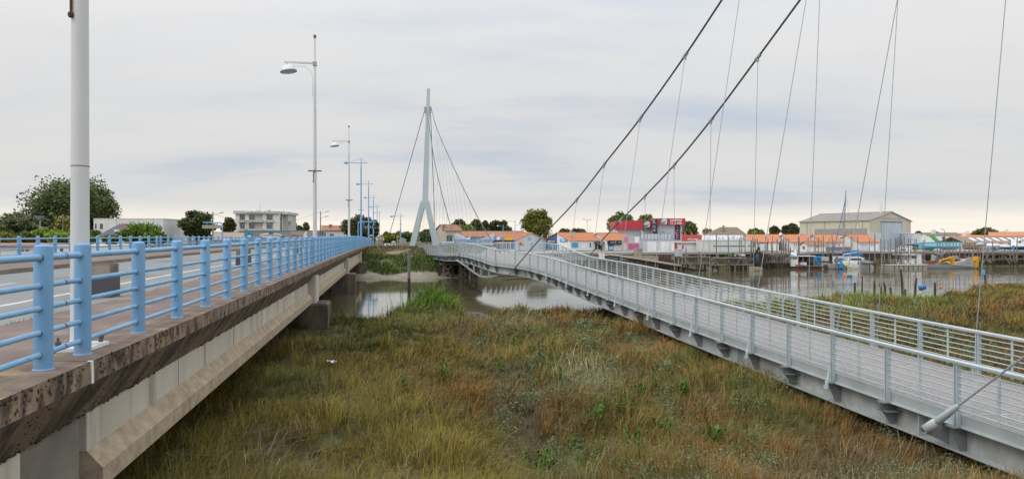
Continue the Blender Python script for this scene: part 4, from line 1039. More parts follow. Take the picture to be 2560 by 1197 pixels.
def scribble(parent, p, width, height, mat, xdir=(1, 0, 0), n=None, name='print_marks'):
    """writing too small to read: a line of letter-sized marks"""
    r = random.Random(int(abs(p[0]*100)+abs(p[2]*1000))); x = Vector(xdir).normalized(); m = MB(); u = -width/2
    lw = width/(n or max(4, int(width/(height*0.75))))
    while u < width/2-lw*0.5:
        w_ = lw*r.uniform(0.55, 0.85); h_ = height*r.uniform(0.65, 1.0)
        c = Vector(p)+x*(u+w_/2); k = r.random()
        nn = x.cross(Vector((0, 0, 1)))
        def bar(dx, dz, bw, bh):
            q = c+x*dx+Vector((0, 0, dz)); m.cbox(q, (bw, 0.02, bh), math.atan2(x.y, x.x))
        bar(-w_*0.36, 0, w_*0.28, h_)
        if k < 0.4: bar(w_*0.36, 0, w_*0.28, h_)
        if k < 0.75: bar(0.07*w_, h_*0.40, w_*0.6, h_*0.18)
        if k > 0.25: bar(0.07*w_, -h_*0.40, w_*0.6, h_*0.18)
        u += lw*(1.0 if r.random() > 0.12 else 1.5)
    return m.build(name, mat, parent)
def wall_box(name, label, cat, px0, px1, Y, zb, zt, depth, mat, group=None, part='wall'):
    X0, X1 = wx(px0, Y), wx(px1, Y)
    t = thing(name, label, cat, ((X0+X1)/2, Y+depth/2, zb), group)
    MB().box(X0, X1, Y, Y+depth, zb, zt).build(part, mat, t); return t, X0, X1
GZ = -2.42
# ------------------------------------------------------------------ right bank: shops
def fishmonger():
    Y = 146; X0, X1 = wx(1133, Y), wx(1233, Y); zt = wz(582, Y); zm = wz(598.5, Y)
    t = thing('fish_shop', 'white fish shop with swooping curved parapet and blue lettering', 'shop', ((X0+X1)/2, Y+4, GZ))
    def prof(y, dz=0.0):
        top = [Vector((X0+(X1-X0)*i/20, y, zm+(zt-zm)*abs(2*i/20-1)**2.0+dz)) for i in range(21)]
        return [Vector((X0, y, GZ)), Vector((X1, y, GZ))]+top[::-1]
    MB().poly_extrude(prof(Y), Vector((0, 0.4, 0))).build('facade', LBLUEW, t)
    MB().poly_extrude(prof(Y+8, 0.1), Vector((0, 0.4, 0))).build('rear_facade', LBLUEW, t)
    MB().box(X0+0.2, X1-0.2, Y+0.4, Y+8, GZ, zm-0.3).build('wall', WHITE, t)
    arc = [Vector((X0+2.3+(X1-X0-4.0)*i/12, Y+3, zm-0.3+1.05*math.sin(math.pi*i/12))) for i in range(13)]
    MB().poly_extrude(arc, Vector((0, 4.5, 0))).build('dome_roof', DGREY, t)
    MB().poly_extrude([Vector((X0+2.4, Y+2.0, zm)), Vector((X0+3.5, Y+2.0, wz(590, Y+2))), Vector((X0+3.5, Y+2.0, zm-0.2))], Vector((0, 0.3, 0))).build('parapet_horn', LBLUEW, t)
    sign_text('lettering', 'POISSONNERIE DU PORT', SBLUE, t, Vector(((X0+X1)/2, Y-0.02, wz(602.6, Y))), 0.95, (1, 0, 0), (X1-X0)*0.95, 0.02)
    MB().box(X0+0.8, X1-0.8, Y-0.05, Y+0.05, GZ, wz(613, Y)).build('shop_window', GLASS, t)
    for k in range(5):
        x = X0+1.2+k*1.65; MB().box(x, x+0.12, Y-0.09, Y, GZ, wz(613, Y)).build('mullion', WHITEP, t)
    Yb = Y-4; b, a0, a1 = wall_box('shop_counter', 'small white sales counter with pale blue print left of the fish shop', 'counter', 1107, 1133, Yb, GZ, wz(603.5, Yb), 1.2, WHITEP, part='cabinet')
    MB().box(a0+0.2, a1-0.2, Yb-0.03, Yb+0.01, wz(610, Yb), wz(605.5, Yb)).build('print_panel', pmat_once('pale_blue_print', (0.35, 0.55, 0.75)), b)
fishmonger()
h = House('cream_house', 'cream gabled house with red tiled roof behind the footbridge mast', (1087, 176), (1115, 168), 4.2, -2.3, 2.12, 3.6, CREAM, TILE2)
h.win('b', 0.2, 1.6, -0.5, 1.0, pmat_once('grille_grey', (0.35, 0.36, 0.37)), 'grille_window', 5)
MB().box(h.B.x-1.0, h.B.x-0.3, h.B.y+1.5, h.B.y+2.2, 2.2, 3.8).build('chimney', TILE2, h.t); MB().box(h.B.x+2.6, h.B.x+3.3, h.B.y+5, h.B.y+5.7, 2.4, 3.8).build('chimney', TILE2, h.t)
h = House('long_house', 'long low building with weathered red-brown tiled roof behind the fish shop', (1153, 199), (1153, 190), 17.8, -2.3, 0.73, 2.25, CREAM, TILE2, tiles=False)
h.win('b', 3, 4, -0.6, 0.4); h.win('b', 8, 9, -0.6, 0.4); h.win('b', 13, 14, -0.6, 0.4)
# bakery/snack shop with sign band
h = House('snack_shop', 'shop with orange tiled roof, bluish gable wall and coloured sign band', (1290, 148), (1365, 155), 7.6, GZ, -0.15, 1.38, LBLUEW, TILE)
h.pan('a', 0.0, 7.6, -0.52, -0.18, pmat_once('maroon_fascia', (0.22, 0.05, 0.05)), 'fascia')
h.pan('a', 0.9, 4.1, -0.15, 0.42, SBLUE, 'sign_panel', 0.35); h.pan('a', 2.0, 3.0, -0.1, 0.5, WHITEP, 'sign_figure', 0.38); h.pan('a', 4.2, 6.9, -0.15, 0.4, YELLOW, 'sign_panel', 0.35)
for k in range(5): h.win('a', 0.7+k*1.35, 1.85+k*1.35, -2.1, -0.75, nb=2)
h.pan('g', 4.0, 4.7, 0.05, 0.40, GALV, 'air_conditioner', 0.3, deep=0.3)
p = h.pan('g', 0.7, 2.6, -1.45, -0.35, YELLOW, 'poster'); h.pan('g', 0.85, 1.6, -1.3, -0.75, DARK, 'poster_picture', 0.07, p); h.pan('g', 1.75, 2.4, -1.35, -0.7, pmat_once('poster_pink', (0.6, 0.3, 0.3)), 'poster_picture', 0.07, p)
# blue and white gable
h = House('blue_gable_shop', 'shop with half blue half white gable and orange tiled roof', (1362, 156), (1425, 148), 10.2, GZ, -0.30, 1.40, WHITE, TILE)
o, u, nn, ln = h.fr('g'); Z = Vector((0, 0, 1))
MB().poly_extrude([o+Z*GZ+nn*0.02, o+u*4.75+Z*GZ+nn*0.02, o+u*4.75+Z*1.38+nn*0.02, o+Z*-0.30+nn*0.02], nn*0.04).build('blue_gable_half', DBLUE, h.t)
for k, (a, b, c, d, mt) in enumerate(((0.3, 2.4, -0.55, -0.30, WHITEP), (2.6, 4.0, -0.55, -0.30, YELLOW), (0.5, 1.5, -1.6, -0.9, CYAN), (2.0, 3.0, -1.6, -0.9, CYAN), (3.2, 4.2, -1.6, -0.9, CYAN))): h.pan('g', a, b, c, d, mt, 'notice_panel', 0.10)
p = h.pan('g', 5.9, 8.7, -0.55, 0.15, CYAN, 'sign_panel', 0.1)
for k, wd in enumerate((1.8, 1.1)): h.pan('g', 6.3+k*0.3, 6.3+k*0.3+wd, -0.12-0.25*k, 0.02-0.25*k, WHITEP, 'print_bar', 0.13, p, 0.03)
h.pan('b', 0.5, 2.2, -1.75, -0.75, CYAN, 'poster', 0.08); h.pan('b', 3.0, 4.6, GZ, -0.7, WHITEP, 'roller_door', 0.06); h.win('b', 5.4, 5.9, -1.7, -0.75)
h.pan('b', 6.8, 9.8, -0.95, -0.55, pmat_once('black_awning', (0.02, 0.02, 0.025)), 'awning', 0.9, deep=0.9)
o_, u_, n_, l_ = h.fr('b'); q_ = o_+u_*8.3+n_*0.95; scribble(h.t, (q_.x, q_.y, -0.75), 2.6, 0.16, LETTER, u_, 16)
for k in range(3): h.pan('b', 7.0+k*0.95, 7.7+k*0.95, -2.2, -1.05, DARK, 'doorway', 0.03)
for k in range(2): MB().tube([Vector((wx(1427+9*k, 150), 150, 0.8)), Vector((wx(1427+9*k, 150), 150, 2.0-0.3*k))], 0.22-0.08*k, 10).build('chimney_pipe', GALV, h.t, True)
h = House('dark_front_shop', 'shop with orange tiled roof, white gable edge and navy sign fascia', (1468, 158), (1520, 151), 7.3, GZ, -0.40, 1.32, WHITE, TILE)
h.pan('b', -0.2, 3.6, -1.2, -0.2, NAVY, 'sign_fascia', 0.4, deep=0.4)
o_, u_, n_, l_ = h.fr('b')
for uu, ww, zz, hh in ((0.9, 1.0, -0.55, 0.17), (0.9, 0.8, -0.82, 0.09), (2.9, 0.9, -0.55, 0.17), (2.9, 0.7, -0.82, 0.09)): q_ = o_+u_*uu+n_*0.42; scribble(h.t, (q_.x, q_.y, zz), ww, hh, LETTER, u_, 8)
q_ = o_+u_*1.9+n_*0.42; MB().tube([Vector((q_.x, q_.y, -0.7))+u_*(0.2*math.cos(a_))+Vector((0, 0, 0.3*math.sin(a_))) for a_ in np.linspace(0.9, 5.2, 9)], 0.03, 5).build('fish_mark', LETTER, h.t)
pp = h.pan('b', 0.0, 1.4, GZ, -1.22, pmat_once('sea_poster', (0.10, 0.20, 0.36)), 'poster', 0.10); h.pan('b', 0.2, 1.3, -2.2, -1.55, pmat_once('pale_plate', (0.62, 0.72, 0.76)), 'poster_picture', 0.14, pp)
h.pan('b', 1.5, 3.6, GZ, -1.22, WHITE, 'shutter', 0.09)
def pink_kiosk():
    Y = 147; t, X0, X1 = wall_box('pink_kiosk', 'pink and white kiosk with square shutters beside the navy fronted shop', 'kiosk', 1560, 1600, Y, GZ, wz(591, Y), 2.2, pmat_once('kiosk_white', (0.6, 0.6, 0.56)))
    k = (X1-X0)/40.0
    MB().box(X0, X0+10*k, Y-0.08, Y, wz(606.5, Y), wz(591.5, Y)).build('pink_panel', LPINK, t)
    MB().box(X0+11*k, X0+25*k, Y-0.05, Y, wz(606, Y), wz(592, Y)).build('shutter', pmat_once('shutter_grey_green', (0.50, 0.50, 0.43)), t)
    MB().box(X0+27*k, X0+37*k, Y-0.05, Y, wz(606, Y), wz(592, Y)).build('shutter', WHITEP, t)
    q = MB().box(X0+8*k, X0+38*k, Y-0.14, Y-0.06, wz(622.5, Y), wz(608.5, Y)).build('sign_frame', LPINK, t)
    MB().box(X0+12*k, X0+36*k, Y-0.18, Y-0.15, wz(621, Y), wz(609.5, Y)).build('sign_panel', PINK, q)
    scribble(t, (X0+24*k, Y-0.20, wz(617, Y)), 16*k, 0.22, LPINK, (1, 0, 0), 10)
    MB().poly_extrude([Vector((X0+20*k, Y-0.19, wz(612.5, Y))), Vector((X0+24*k, Y-0.19, wz(610.3, Y))), Vector((X0+28*k, Y-0.19, wz(612.5, Y)))], Vector((0, -0.02, 0))).build('emblem', LPINK, t)
    Yf = 143; f = thing('yellow_pennant', 'small yellow teardrop pennant standing left of the pink kiosk sign', 'flag', (wx(1558, Yf), Yf, GZ))
    MB().tube([(wx(1558, Yf), Yf, GZ), (wx(1558, Yf), Yf, wz(609, Yf))], 0.03, 6).build('pole', GALV, f)
    MB().poly_extrude([P(1557, 622, Yf), P(1561, 618, Yf), P(1561, 612, Yf), P(1559.5, 608.5, Yf), P(1558, 609, Yf)], Vector((0, 0.03, 0))).build('cloth', YELLOW, f)
pink_kiosk()
# ------------------------------------------------------------------ marine store
def marine_store():
    Y = 165; zt = wz(546, Y); X0, X1 = wx(1645, Y), wx(1706, Y)
    t = thing('marine_store', 'grey and red marine supply store with big red fascia and white lettering', 'store', (X0, Y+4, GZ))
    MB().box(X0, X1, Y, Y+9, GZ, wz(562, Y)).build('wall', PALEGREY, t)
    F1 = wx(1712, Y)
    MB().box(X0-0.6, F1, Y-0.6, Y+9, wz(562.5, Y), zt).build('red_fascia', RED, t)
    MB().box(wx(1650, Y), wx(1669, Y), Y-0.72, Y-0.6, wz(562.3, Y), zt+0.01).build('logo_panel', CHARC, t)
    # left wing with slightly raked red band
    L0 = wx(1538, Y+2); L1 = X0-0.6
    def slab(nm, za0, za1, zb0, zb1, mat, y0, y1, x0=L0, x1=L1): 
        MB().poly_extrude([Vector((x0, y0, za0)), Vector((x1, y0, zb0)), Vector((x1, y0, zb1)), Vector((x0, y0, za1))], Vector((0, y1-y0, 0))).build(nm, mat, t)
    zq = wz(574, Y+2)
    slab('red_band', zq, wz(552.5, Y+2), zq, wz(549.5, Y+2), RED, Y+1.6, Y+11)
    slab('wall', GZ, zq-0.01, GZ, zq-0.01, PALEGREY, Y+2.2, Y+11)
    MB().box(wx(1607, Y+2), wx(1628, Y+2), Y+1.48, Y+1.6, zq, wz(551, Y+2)).build('logo_panel', CHARC, t)
    for a in ((1538, 1543), (1601, 1607)):
        MB().poly_extrude([P(a[0], 574.2, Y+2), P(a[0]+4, 574.2, Y+2), P(a[1]+3, 586, Y+2), P(a[1]-2, 586, Y+2)], Vector((0, 0.15, 0))).build('white_stripe', WHITEP, t)
    # emblems: white rings with a wave and a pointed sail
    for cx, cy, yy in ((1617.5, 561, Y+1.4), (1660, 554, Y-0.78)):
        c = P(cx, cy, yy)
        def arc(r0, r1, a0, a1, dx=0, dz=0):
            pts = [c+Vector((dx+r1*math.cos(R(a)), 0, dz+r1*math.sin(R(a)))) for a in np.linspace(a0, a1, 14)]+[c+Vector((dx+r0*math.cos(R(a)), 0, dz+r0*math.sin(R(a)))) for a in np.linspace(a1, a0, 14)]
            MB().poly_extrude(pts, Vector((0, -0.04, 0))).build('emblem', LETTER, t)
        arc(0.36, 0.58, -70, 200, 0.12); arc(0.10, 0.26, 40, 320, 0.12); arc(0.62, 0.74, 20, 150, 0.1, 0.02); arc(0.62, 0.72, 210, 330, 0.1, 0.02)
        MB().poly_extrude([c+Vector((-0.85, 0, 0.12)), c+Vector((-0.30, 0, 0.42)), c+Vector((-0.35, 0, -0.25))], Vector((0, -0.04, 0))).build('emblem', LETTER, t)
    sign_text('lettering', 'COMPTOIR', LETTER, t, P(1690, 551.3, Y-0.65), 0.72, (1, 0, 0), wx(1705, Y)-wx(1675, Y), 0.025)
    sign_text('lettering', 'DE LA', LETTER, t, P(1683.5, 558.3, Y-0.65), 0.62, (1, 0, 0), wx(1691, Y)-wx(1676, Y), 0.0)
    sign_text('lettering', 'MER', LETTER, t, P(1699, 558.3, Y-0.65), 0.62, (1, 0, 0), wx(1705, Y)-wx(1693, Y), 0.025)
    MB().box(wx(1631, Y), wx(1642, Y), Y-0.75, Y-0.62, wz(583, Y), wz(548, Y)).build('vertical_banner', NAVY, t)
    for txt, yy, wd in (('prêt à', 551.5, 5), ('porter', 555, 5.5)): sign_text('lettering', txt, LETTER, t, P(1632+wd/2+0.3, yy-1, Y-0.80), 0.36, (1, 0, 0), wd*Y/F, 0.02)
    for yy, wd, nn in ((558.3, 9, 10), (565, 5.5, 6), (569, 8, 9), (575, 7.5, 8), (578.3, 8.5, 10)): scribble(t, P(1632+wd/2+0.3, yy-1, Y-0.78), wd*Y/F, 0.24, LETTER, (1, 0, 0), nn)
    q = MB().box(wx(1687, Y), wx(1700, Y), Y-0.10, Y, wz(599, Y), wz(563, Y)).build('entrance_panel', NAVY, t)
    for yy, wd in ((568, 5), (574, 4), (576.5, 7), (582, 6), (588, 8), (594, 5)): MB().box(wx(1693.5-wd/2, Y), wx(1693.5+wd/2, Y), Y-0.13, Y-0.10, wz(yy+0.7, Y), wz(yy-0.3, Y)).build('print_bar', LGREY, q)
    # engraved picture on the pale wall: dark hat shapes
    for pts in (((1649, 577), (1654, 572), (1658, 574), (1661, 579), (1656, 581)), ((1652, 581), (1658, 578), (1659, 584), (1654, 585)), ((1677, 586), (1681, 584), (1681, 592), (1684, 598), (1678, 598))):
        MB().poly_extrude([P(a, b, Y-0.03) for a, b in pts], Vector((0, 0.04, 0))).build('wall_print', LGREY, t)
    # terrace with translucent balustrade panels
    Yt = 160; d = thing('terrace', 'store terrace with a row of frosted glass balustrade panels', 'terrace', (wx(1640, Yt), Yt+2, GZ))
    MB().box(wx(1600, Yt), wx(1709, Yt), Yt, Yt+4.2, GZ, wz(599.5, Yt)).build('terrace_base', PALEGREY, d)
    for k in range(9):
        a = 1602+k*8.4
        MB().box(wx(a+0.4, Yt), wx(a+7.8, Yt), Yt+0.1, Yt+0.14, wz(598, Yt), wz(584.5, Yt)).build('glass_panel', pmat_once('frosted_panel', (0.60, 0.66, 0.72), 0.3), d)
        MB().box(wx(a, Yt)-0.03, wx(a, Yt)+0.03, Yt+0.08, Yt+0.16, wz(599.5, Yt), wz(583.5, Yt)).build('baluster', NAVY, d)
    MB().box(wx(1602, Yt), wx(1678, Yt), Yt+0.07, Yt+0.17, wz(584, Yt), wz(583.3, Yt)).build('top_rail', NAVY, d)
marine_store()
Yf = 148
t, a, b = wall_box('site_fence', 'white panel fence standing on the quay before the marine store', 'fence', 1607, 1686, Yf, GZ, wz(619.5, Yf)-1, 0.2, WHITEP, part='plinth')
for k in range(7):
    x0 = a+(b-a)*k/7; MB().box(x0+0.02, x0+(b-a)/7-0.02, Yf, Yf+0.08, GZ, wz(603.5, Yf)).build('panel', WHITEP if k % 3 else LBLUEW, t)
MB().box(a, b, Yf-0.05, Yf+0.2, wz(603.6, Yf), wz(602.6, Yf)).build('capping', LBLUEW, t)
Yf = 144
t, a, b = wall_box('white_kiosk', 'long white shuttered kiosk with red folded parasols on the quay', 'kiosk', 1686, 1757, Yf, GZ, wz(606, Yf), 3.0, WHITE)
MB().box(a-0.1, b+0.2, Yf-0.5, Yf+3.1, wz(606, Yf), wz(604, Yf)).build('roof_edge', WHITEP, t)
MB().box(a+0.8, b-0.1, Yf-0.45, Yf+0.02, wz(609, Yf), wz(606.2, Yf)).build('awning', pmat_once('grey_awning', (0.36, 0.38, 0.44)), t)
MB().box(a+0.9, a+1.8, Yf-0.06, Yf, wz(622, Yf), wz(610, Yf)).build('shutter', WHITEP, t); MB().box(a+2.1, b-0.35, Yf-0.06, Yf, wz(622, Yf), wz(610, Yf)).build('shutter', WHITEP, t)
MB().box(a, a+0.6, Yf-0.07, Yf, wz(623, Yf), wz(604.5, Yf)).build('red_corner', RED, t)
for i, px_ in enumerate((1691, 1707, 1754)):
    Yp = 142.5; f = thing('folded_parasol', ['leftmost red folded parasol in front of the white kiosk', 'middle red folded parasol in front of the white kiosk', 'rightmost red folded parasol in front of the white kiosk'][i], 'parasol', (wx(px_, Yp), Yp, GZ), 'folded red parasols')
    MB().tube([(wx(px_, Yp), Yp, GZ), (wx(px_, Yp), Yp, wz(607.5, Yp))], 0.03, 6).build('pole', GALV, f)
    MB().lathe([(0.02, wz(608, Yp)), (0.12, wz(612, Yp)), (0.22, wz(617, Yp)), (0.16, wz(622, Yp)), (0.0, wz(622.3, Yp))], (wx(px_, Yp), Yp, 0), 8).build('canopy', RED, f, True)
Yf = 156
t, a, b = wall_box('banner_wall', 'long orange-red shop banner with white lettering', 'banner', 1706, 1772, Yf, GZ, wz(588, Yf), 0.3, REDB, part='banner_cloth')
MB().box(a, b, Yf-0.02, Yf+0.1, wz(589.8, Yf), wz(587.5, Yf)).build('top_band', pmat_once('orange_band', (0.66, 0.24, 0.09)), t)
sign_text('lettering', 'prêt à porter', LETTER, t, P(1731.5, 597, Yf-0.06), 0.62, (1, 0, 0), 25*Yf/F, 0.02); scribble(t, P(1730, 601.5, Yf-0.06), 21*Yf/F, 0.28, LETTER, (1, 0, 0), 11); scribble(t, P(1766, 597, Yf-0.06), 9*Yf/F, 0.4, LETTER, (1, 0, 0), 4)
for i, px_ in enumerate((1688, 1702, 1710.5, 1726.5, 1744, 1757)):
    Yp = 151; s0 = 1.0 if i not in (4,) else 0.8
    f = thing('feather_flag', ['first', 'second', 'third', 'fourth', 'fifth', 'sixth'][i]+' red feather flag counted from the left of the marine store front', 'flag', (wx(px_, Yp), Yp, GZ), 'red feather flags before the marine store')
    MB().tube([P(px_+3, 606, Yp), P(px_+3, 596, Yp), P(px_+1.5, 584, Yp), P(px_-0.5, 578, Yp)], 0.025, 5).build('pole', GALV, f)
    MB().poly_extrude([P(px_+3*s0, 597, Yp), P(px_+7.2*s0, 596, Yp), P(px_+6.2*s0, 586, Yp), P(px_+3.5*s0, 580, Yp), P(px_-0.5, 577.5, Yp), P(px_+1, 584, Yp)], Vector((0, 0.03, 0))).build('cloth', RED, f)
    MB().poly_extrude([P(px_+4.5*s0, 594, Yp-0.03), P(px_+5.6*s0, 594, Yp-0.03), P(px_+4.8*s0, 585, Yp-0.03), P(px_+3.6*s0, 584, Yp-0.03)], Vector((0, -0.02, 0))).build('print_bar', LPINK, f)
# pavilion with blue stripe
Yf = 138
t, a, b = wall_box('blue_stripe_pavilion', 'cream-white flat roofed pavilion with a long blue stripe on the quay', 'building', 1757, 1882, Yf, GZ, wz(600, Yf), 5, pmat_once('ivory_wall', (0.66, 0.66, 0.61)))
MB().box(wx(1783, Yf), wx(1862, Yf), Yf-0.03, Yf, wz(616.6, Yf), wz(613.6, Yf)).build('blue_stripe', pmat_once('stripe_blue', (0.05, 0.20, 0.40)), t); MB().box(wx(1869, Yf), wx(1881, Yf), Yf-0.03, Yf, wz(616.2, Yf), wz(613.8, Yf)).build('blue_stripe', pmat_once('stripe_blue', (0.05, 0.20, 0.40)), t)
MB().box(wx(1762, Yf), wx(1866, Yf), Yf+2.0, Yf+2.2, wz(600, Yf), wz(587.5, Yf)).build('painted_screen', WHITEP, t)
MB().box(a-0.1, b+0.1, Yf-0.15, Yf+5, wz(600, Yf), wz(599.3, Yf)).build('roof_edge', WHITEP, t)
for k, (x_, w_, h_) in enumerate(((1768, 3, 5), (1795, 5, 6), (1805, 4, 7), (1820, 6, 4), (1830, 7, 8), (1842, 4, 5), (1853, 5, 6))):
    MB().poly_extrude([P(x_, 598, Yf+1.9), P(x_+w_, 598-h_*0.2, Yf+1.9), P(x_+w_*0.7, 598-h_, Yf+1.9), P(x_+w_*0.1, 598-h_*0.7, Yf+1.9)], Vector((0, -0.03, 0))).build('drawing', LGREY, t)
for px_ in (1771, 1783, 1800, 1862): MB().box(wx(px_, Yf), wx(px_+0.6, Yf), Yf-0.04, Yf, GZ, wz(601, Yf)).build('panel_joint', LGREY, t)
# hipped house behind
Yh = 195; t = thing('hipped_house', 'pale house with low brown hipped roof behind the pavilion', 'house', (wx(1820, Yh), Yh+4, -2.6))
x0, x1 = wx(1774, Yh), wx(1872, Yh); MB().box(x0+0.4, x1-0.4, Yh, Yh+8, -2.6, wz(590, Yh)).build('wall', WHITE, t)
r0, r1 = wx(1800, Yh+4), wx(1842, Yh+4); ze, zr = wz(590, Yh), wz(567.5, Yh+4)
MB().add([(x0, Yh-0.4, ze), (x1, Yh-0.4, ze), (x1, Yh+8.4, ze), (x0, Yh+8.4, ze), (r0, Yh+4, zr), (r1, Yh+4, zr)], [(0, 1, 5, 4), (1, 2, 5), (2, 3, 4, 5), (3, 0, 4), (3, 2, 1, 0)]).build('roof', TILE3, t)
MB().box(wx(1812, Yh), wx(1815, Yh), Yh+1.5, Yh+2.1, 1.2, wz(563, Yh)).build('chimney', TILE2, t)
for k in range(3): MB().box(x0+2.5+k*3.3, x0+3.4+k*3.3, Yh-0.05, Yh+0.02, -0.9, 0.3).build('window', GLASS, t)
# orange-roofed sheds
GRP = 'white quay sheds with orange tiled roofs'
h = House('quay_shed', 'white shed with orange roof and brown framed door right of the blue stripe pavilion', (1868, 157), (1868, 148), 6.4, GZ, -0.57, 0.95, WHITE, TILE, 'shed', GRP)
pbrown = pmat_once('brown_frame', (0.20, 0.075, 0.045)); f = h.pan('b', 2.3, 4.2, GZ, -0.75, pbrown, 'door_frame', 0.05); h.pan('b', 2.5, 4.0, GZ, -0.9, LBLUEW, 'door_leaf', 0.08, f); h.win('b', 0.8, 1.6, -1.6, -0.8, pbrown)
for nm, A, B, L in (('leftmost of three big white sheds with orange roofs, left of the hut', (1935, 157), (1978, 147), 5.0), ('middle one of the three big white sheds with orange roofs, behind the small hut', (2013, 157), (2054, 147), 4.7), ('rightmost of the three big white sheds with orange roofs, beside the hangar', (2090, 157), (2145, 147), 4.5)):
    h = House('quay_shed', nm, A, B, L, GZ, -0.62, 0.95, WHITE, TILE, 'shed', GRP)
    for k in range(4): h.win('b', 0.55+k*0.42, 0.78+k*0.42, -1.35, -0.95)
    for k in range(3): h.win('b', 2.7+k*0.42, 2.93+k*0.42, -1.35, -0.95)
    h.pan('b', 0.5, 2.3, GZ, -1.5, LBLUEW, 'door', 0.05)
h = House('small_hut', 'small white hut with weathered red roof between the big orange roofed sheds', (2000, 135), (2022, 130), 3.1, GZ, -1.15, -0.55, WHITE, TILE2, 'hut', tiles=False)
h.win('g', 1.6, 3.0, -1.9, -1.3, nb=2); h.win('b', 1.4, 1.7, -1.5, -1.25)
Yf = 143; t, a, b = wall_box('grey_wall', 'low grey block wall between the orange roofed sheds', 'wall', 2040, 2130, Yf, GZ, wz(617, Yf), 0.3, pmat_once('grey_blockwork', (0.25, 0.235, 0.225), 0.9))
for k in range(9): MB().box(a+(b-a)*k/9, a+(b-a)*k/9+0.08, Yf-0.06, Yf, GZ, wz(617, Yf)).build('pilaster', pmat_once('grey_blockwork', (0.25, 0.235, 0.225), 0.9), t)
# hangar
CLAD = pmat('cream_cladding', (0.55, 0.52, 0.40), (0.50, 0.47, 0.36), 0.5, 0.6); WCL = pmat('white_cladding', (0.60, 0.63, 0.66), (0.54, 0.57, 0.60), 0.5, 0.6)
h = House('boat_hangar', 'huge cream steel hangar with grey sliding doors and brown-grey roof', (2175, 170), (2277, 180), 19.8, -2.6, 4.75, 7.0, CLAD, pmat('fibre_cement_roof', (0.30, 0.275, 0.25), (0.23, 0.21, 0.19), 0.4, 0.9), 'hangar', over=0.35, tiles=False)
h.pan('g', 0.02, h.w-0.02, -2.6, 1.75, WCL, 'lower_cladding', 0.04); h.pan('a', 0.02, 19.78, -2.6, 1.05, WCL, 'lower_cladding', 0.04)
pale = pmat('sliding_door_grey', (0.45, 0.52, 0.58), (0.41, 0.48, 0.54), 0.5, 0.5)
h.pan('g', 4.9, 9.55, -2.6, 4.35, pale, 'sliding_door', 0.14); h.pan('g', 9.6, 14.2, -2.6, 4.35, pale, 'sliding_door', 0.14); h.pan('g', 4.8, 14.3, 4.36, 4.6, DGREY, 'door_rail', 0.22, deep=0.2); h.pan('g', 14.22, 14.5, 1.7, 4.4, pmat_once('door_shadow_blue', (0.20, 0.22, 0.30)), 'door_shadow_strip', 0.10)  # last bluish strip carries the sliding door's shadow in its colour
q = h.pan('a', 4.6, 19.0, 1.08, 2.75, pmat('ribbed_translucent', (0.34, 0.33, 0.30), (0.26, 0.255, 0.235), 1.0, 0.6), 'ribbed_band', 0.09)
for k in range(29): h.pan('a', 4.7+k*0.5, 4.82+k*0.5, 1.09, 2.74, GREYW, 'rib', 0.14, q)
for k in range(4): h.pan('a', 2.2+k*5.2, 2.32+k*5.2, -2.6, 4.7, GREYW, 'downpipe', 0.12)
for k in range(6): h.pan('g', 0.3+k*3.6, 0.36+k*3.6, 1.76, 4.7, GREYW, 'cladding_joint', 0.02)
for k in range(14): h.pan('g', 5.5+k*0.62, 5.5+k*0.62+(0.42 if k % 5 else 0.2), 5.1, 5.55, pmat_once('faded_letter', (0.40, 0.43, 0.43)), 'faded_letter', 0.04)
o = h.A.lerp(h.B, 0.5)+h.n*2.0; MB().tube([(o.x-0.6, o.y, 6.0), (o.x-0.6, o.y, 10.2)], 0.36, 12).build('chimney', WHITEP, h.t, True)
h.pan('a', 16.0, 17.8, 1.06, 4.7, CREAM, 'pale_panel', 0.05); h.pan('b', 0.5, 19, -2.6, 3, WCL, 'lower_cladding', 0.04)
Yf = 172; t, a, b = wall_box('side_annex', 'low white annex with flat roof right of the hangar', 'building', 2282, 2302, Yf, -2.6, wz(584, Yf), 8, WCL)
MB().box(a-0.1, b+0.1, Yf-0.1, Yf+8, wz(584, Yf), wz(583, Yf)).build('roof_edge', WHITEP, t); MB().box(a+0.5, a+1.3, Yf-0.05, Yf+0.02, -2.6, -0.6).build('door', GALV, t)
# houses in the distance at right
GR2 = 'distant houses behind the quay at right'
for (lab, A, B, L, ze, zr, wl, rf) in (
        ('distant white house with grey-brown roof just right of the hangar annex', (2300, 225), (2318, 215), 9, 1.3, 2.0, WHITE, TILE3),
        ('distant white gabled house with orange roof left of the blue boat crane', (2368, 270), (2388, 255), 14, 0.2, 1.5, WHITE, TILE),
        ('distant low house with red-brown roof behind the turquoise hull', (2352, 220), (2362, 212), 8, -0.9, 0.3, WHITE, TILE2),
        ('distant house with long orange roof left of the umbrella pine', (2380, 290), (2384, 280), 22, 1.0, 2.4, WHITE, TILE),
        ('distant house with long orange roof below the umbrella pine', (2470, 262), (2474, 252), 24, 1.2, 2.6, CREAM, TILE),
        ('distant house with orange roof at the right edge of view', (2525, 300), (2528, 290), 30, 0.6, 1.9, WHITE, TILE),
        ('distant pale house with brown roof between hangar and green crane', (2322, 300), (2330, 288), 26, 0.2, 1.3, WHITE, TILE3)):
    h = House('distant_house', lab, A, B, L, -2.6, ze, zr, wl, rf, 'house', GR2, tiles=False)
    MB().box(h.B.x+L*0.3, h.B.x+L*0.3+0.9, h.B.y+1.5, h.B.y+2.4, ze, zr+1.1).build('chimney', WHITE, h.t)
    for k in range(3): h.win('b', L*(0.15+0.3*k), L*(0.15+0.3*k)+0.9, ze-1.4, ze-0.4)
Ys = 185; t = thing('long_shed', 'long low brown roofed shed with a row of white skylights at far right', 'shed', (wx(2500, Ys), Ys+5, -2.6))
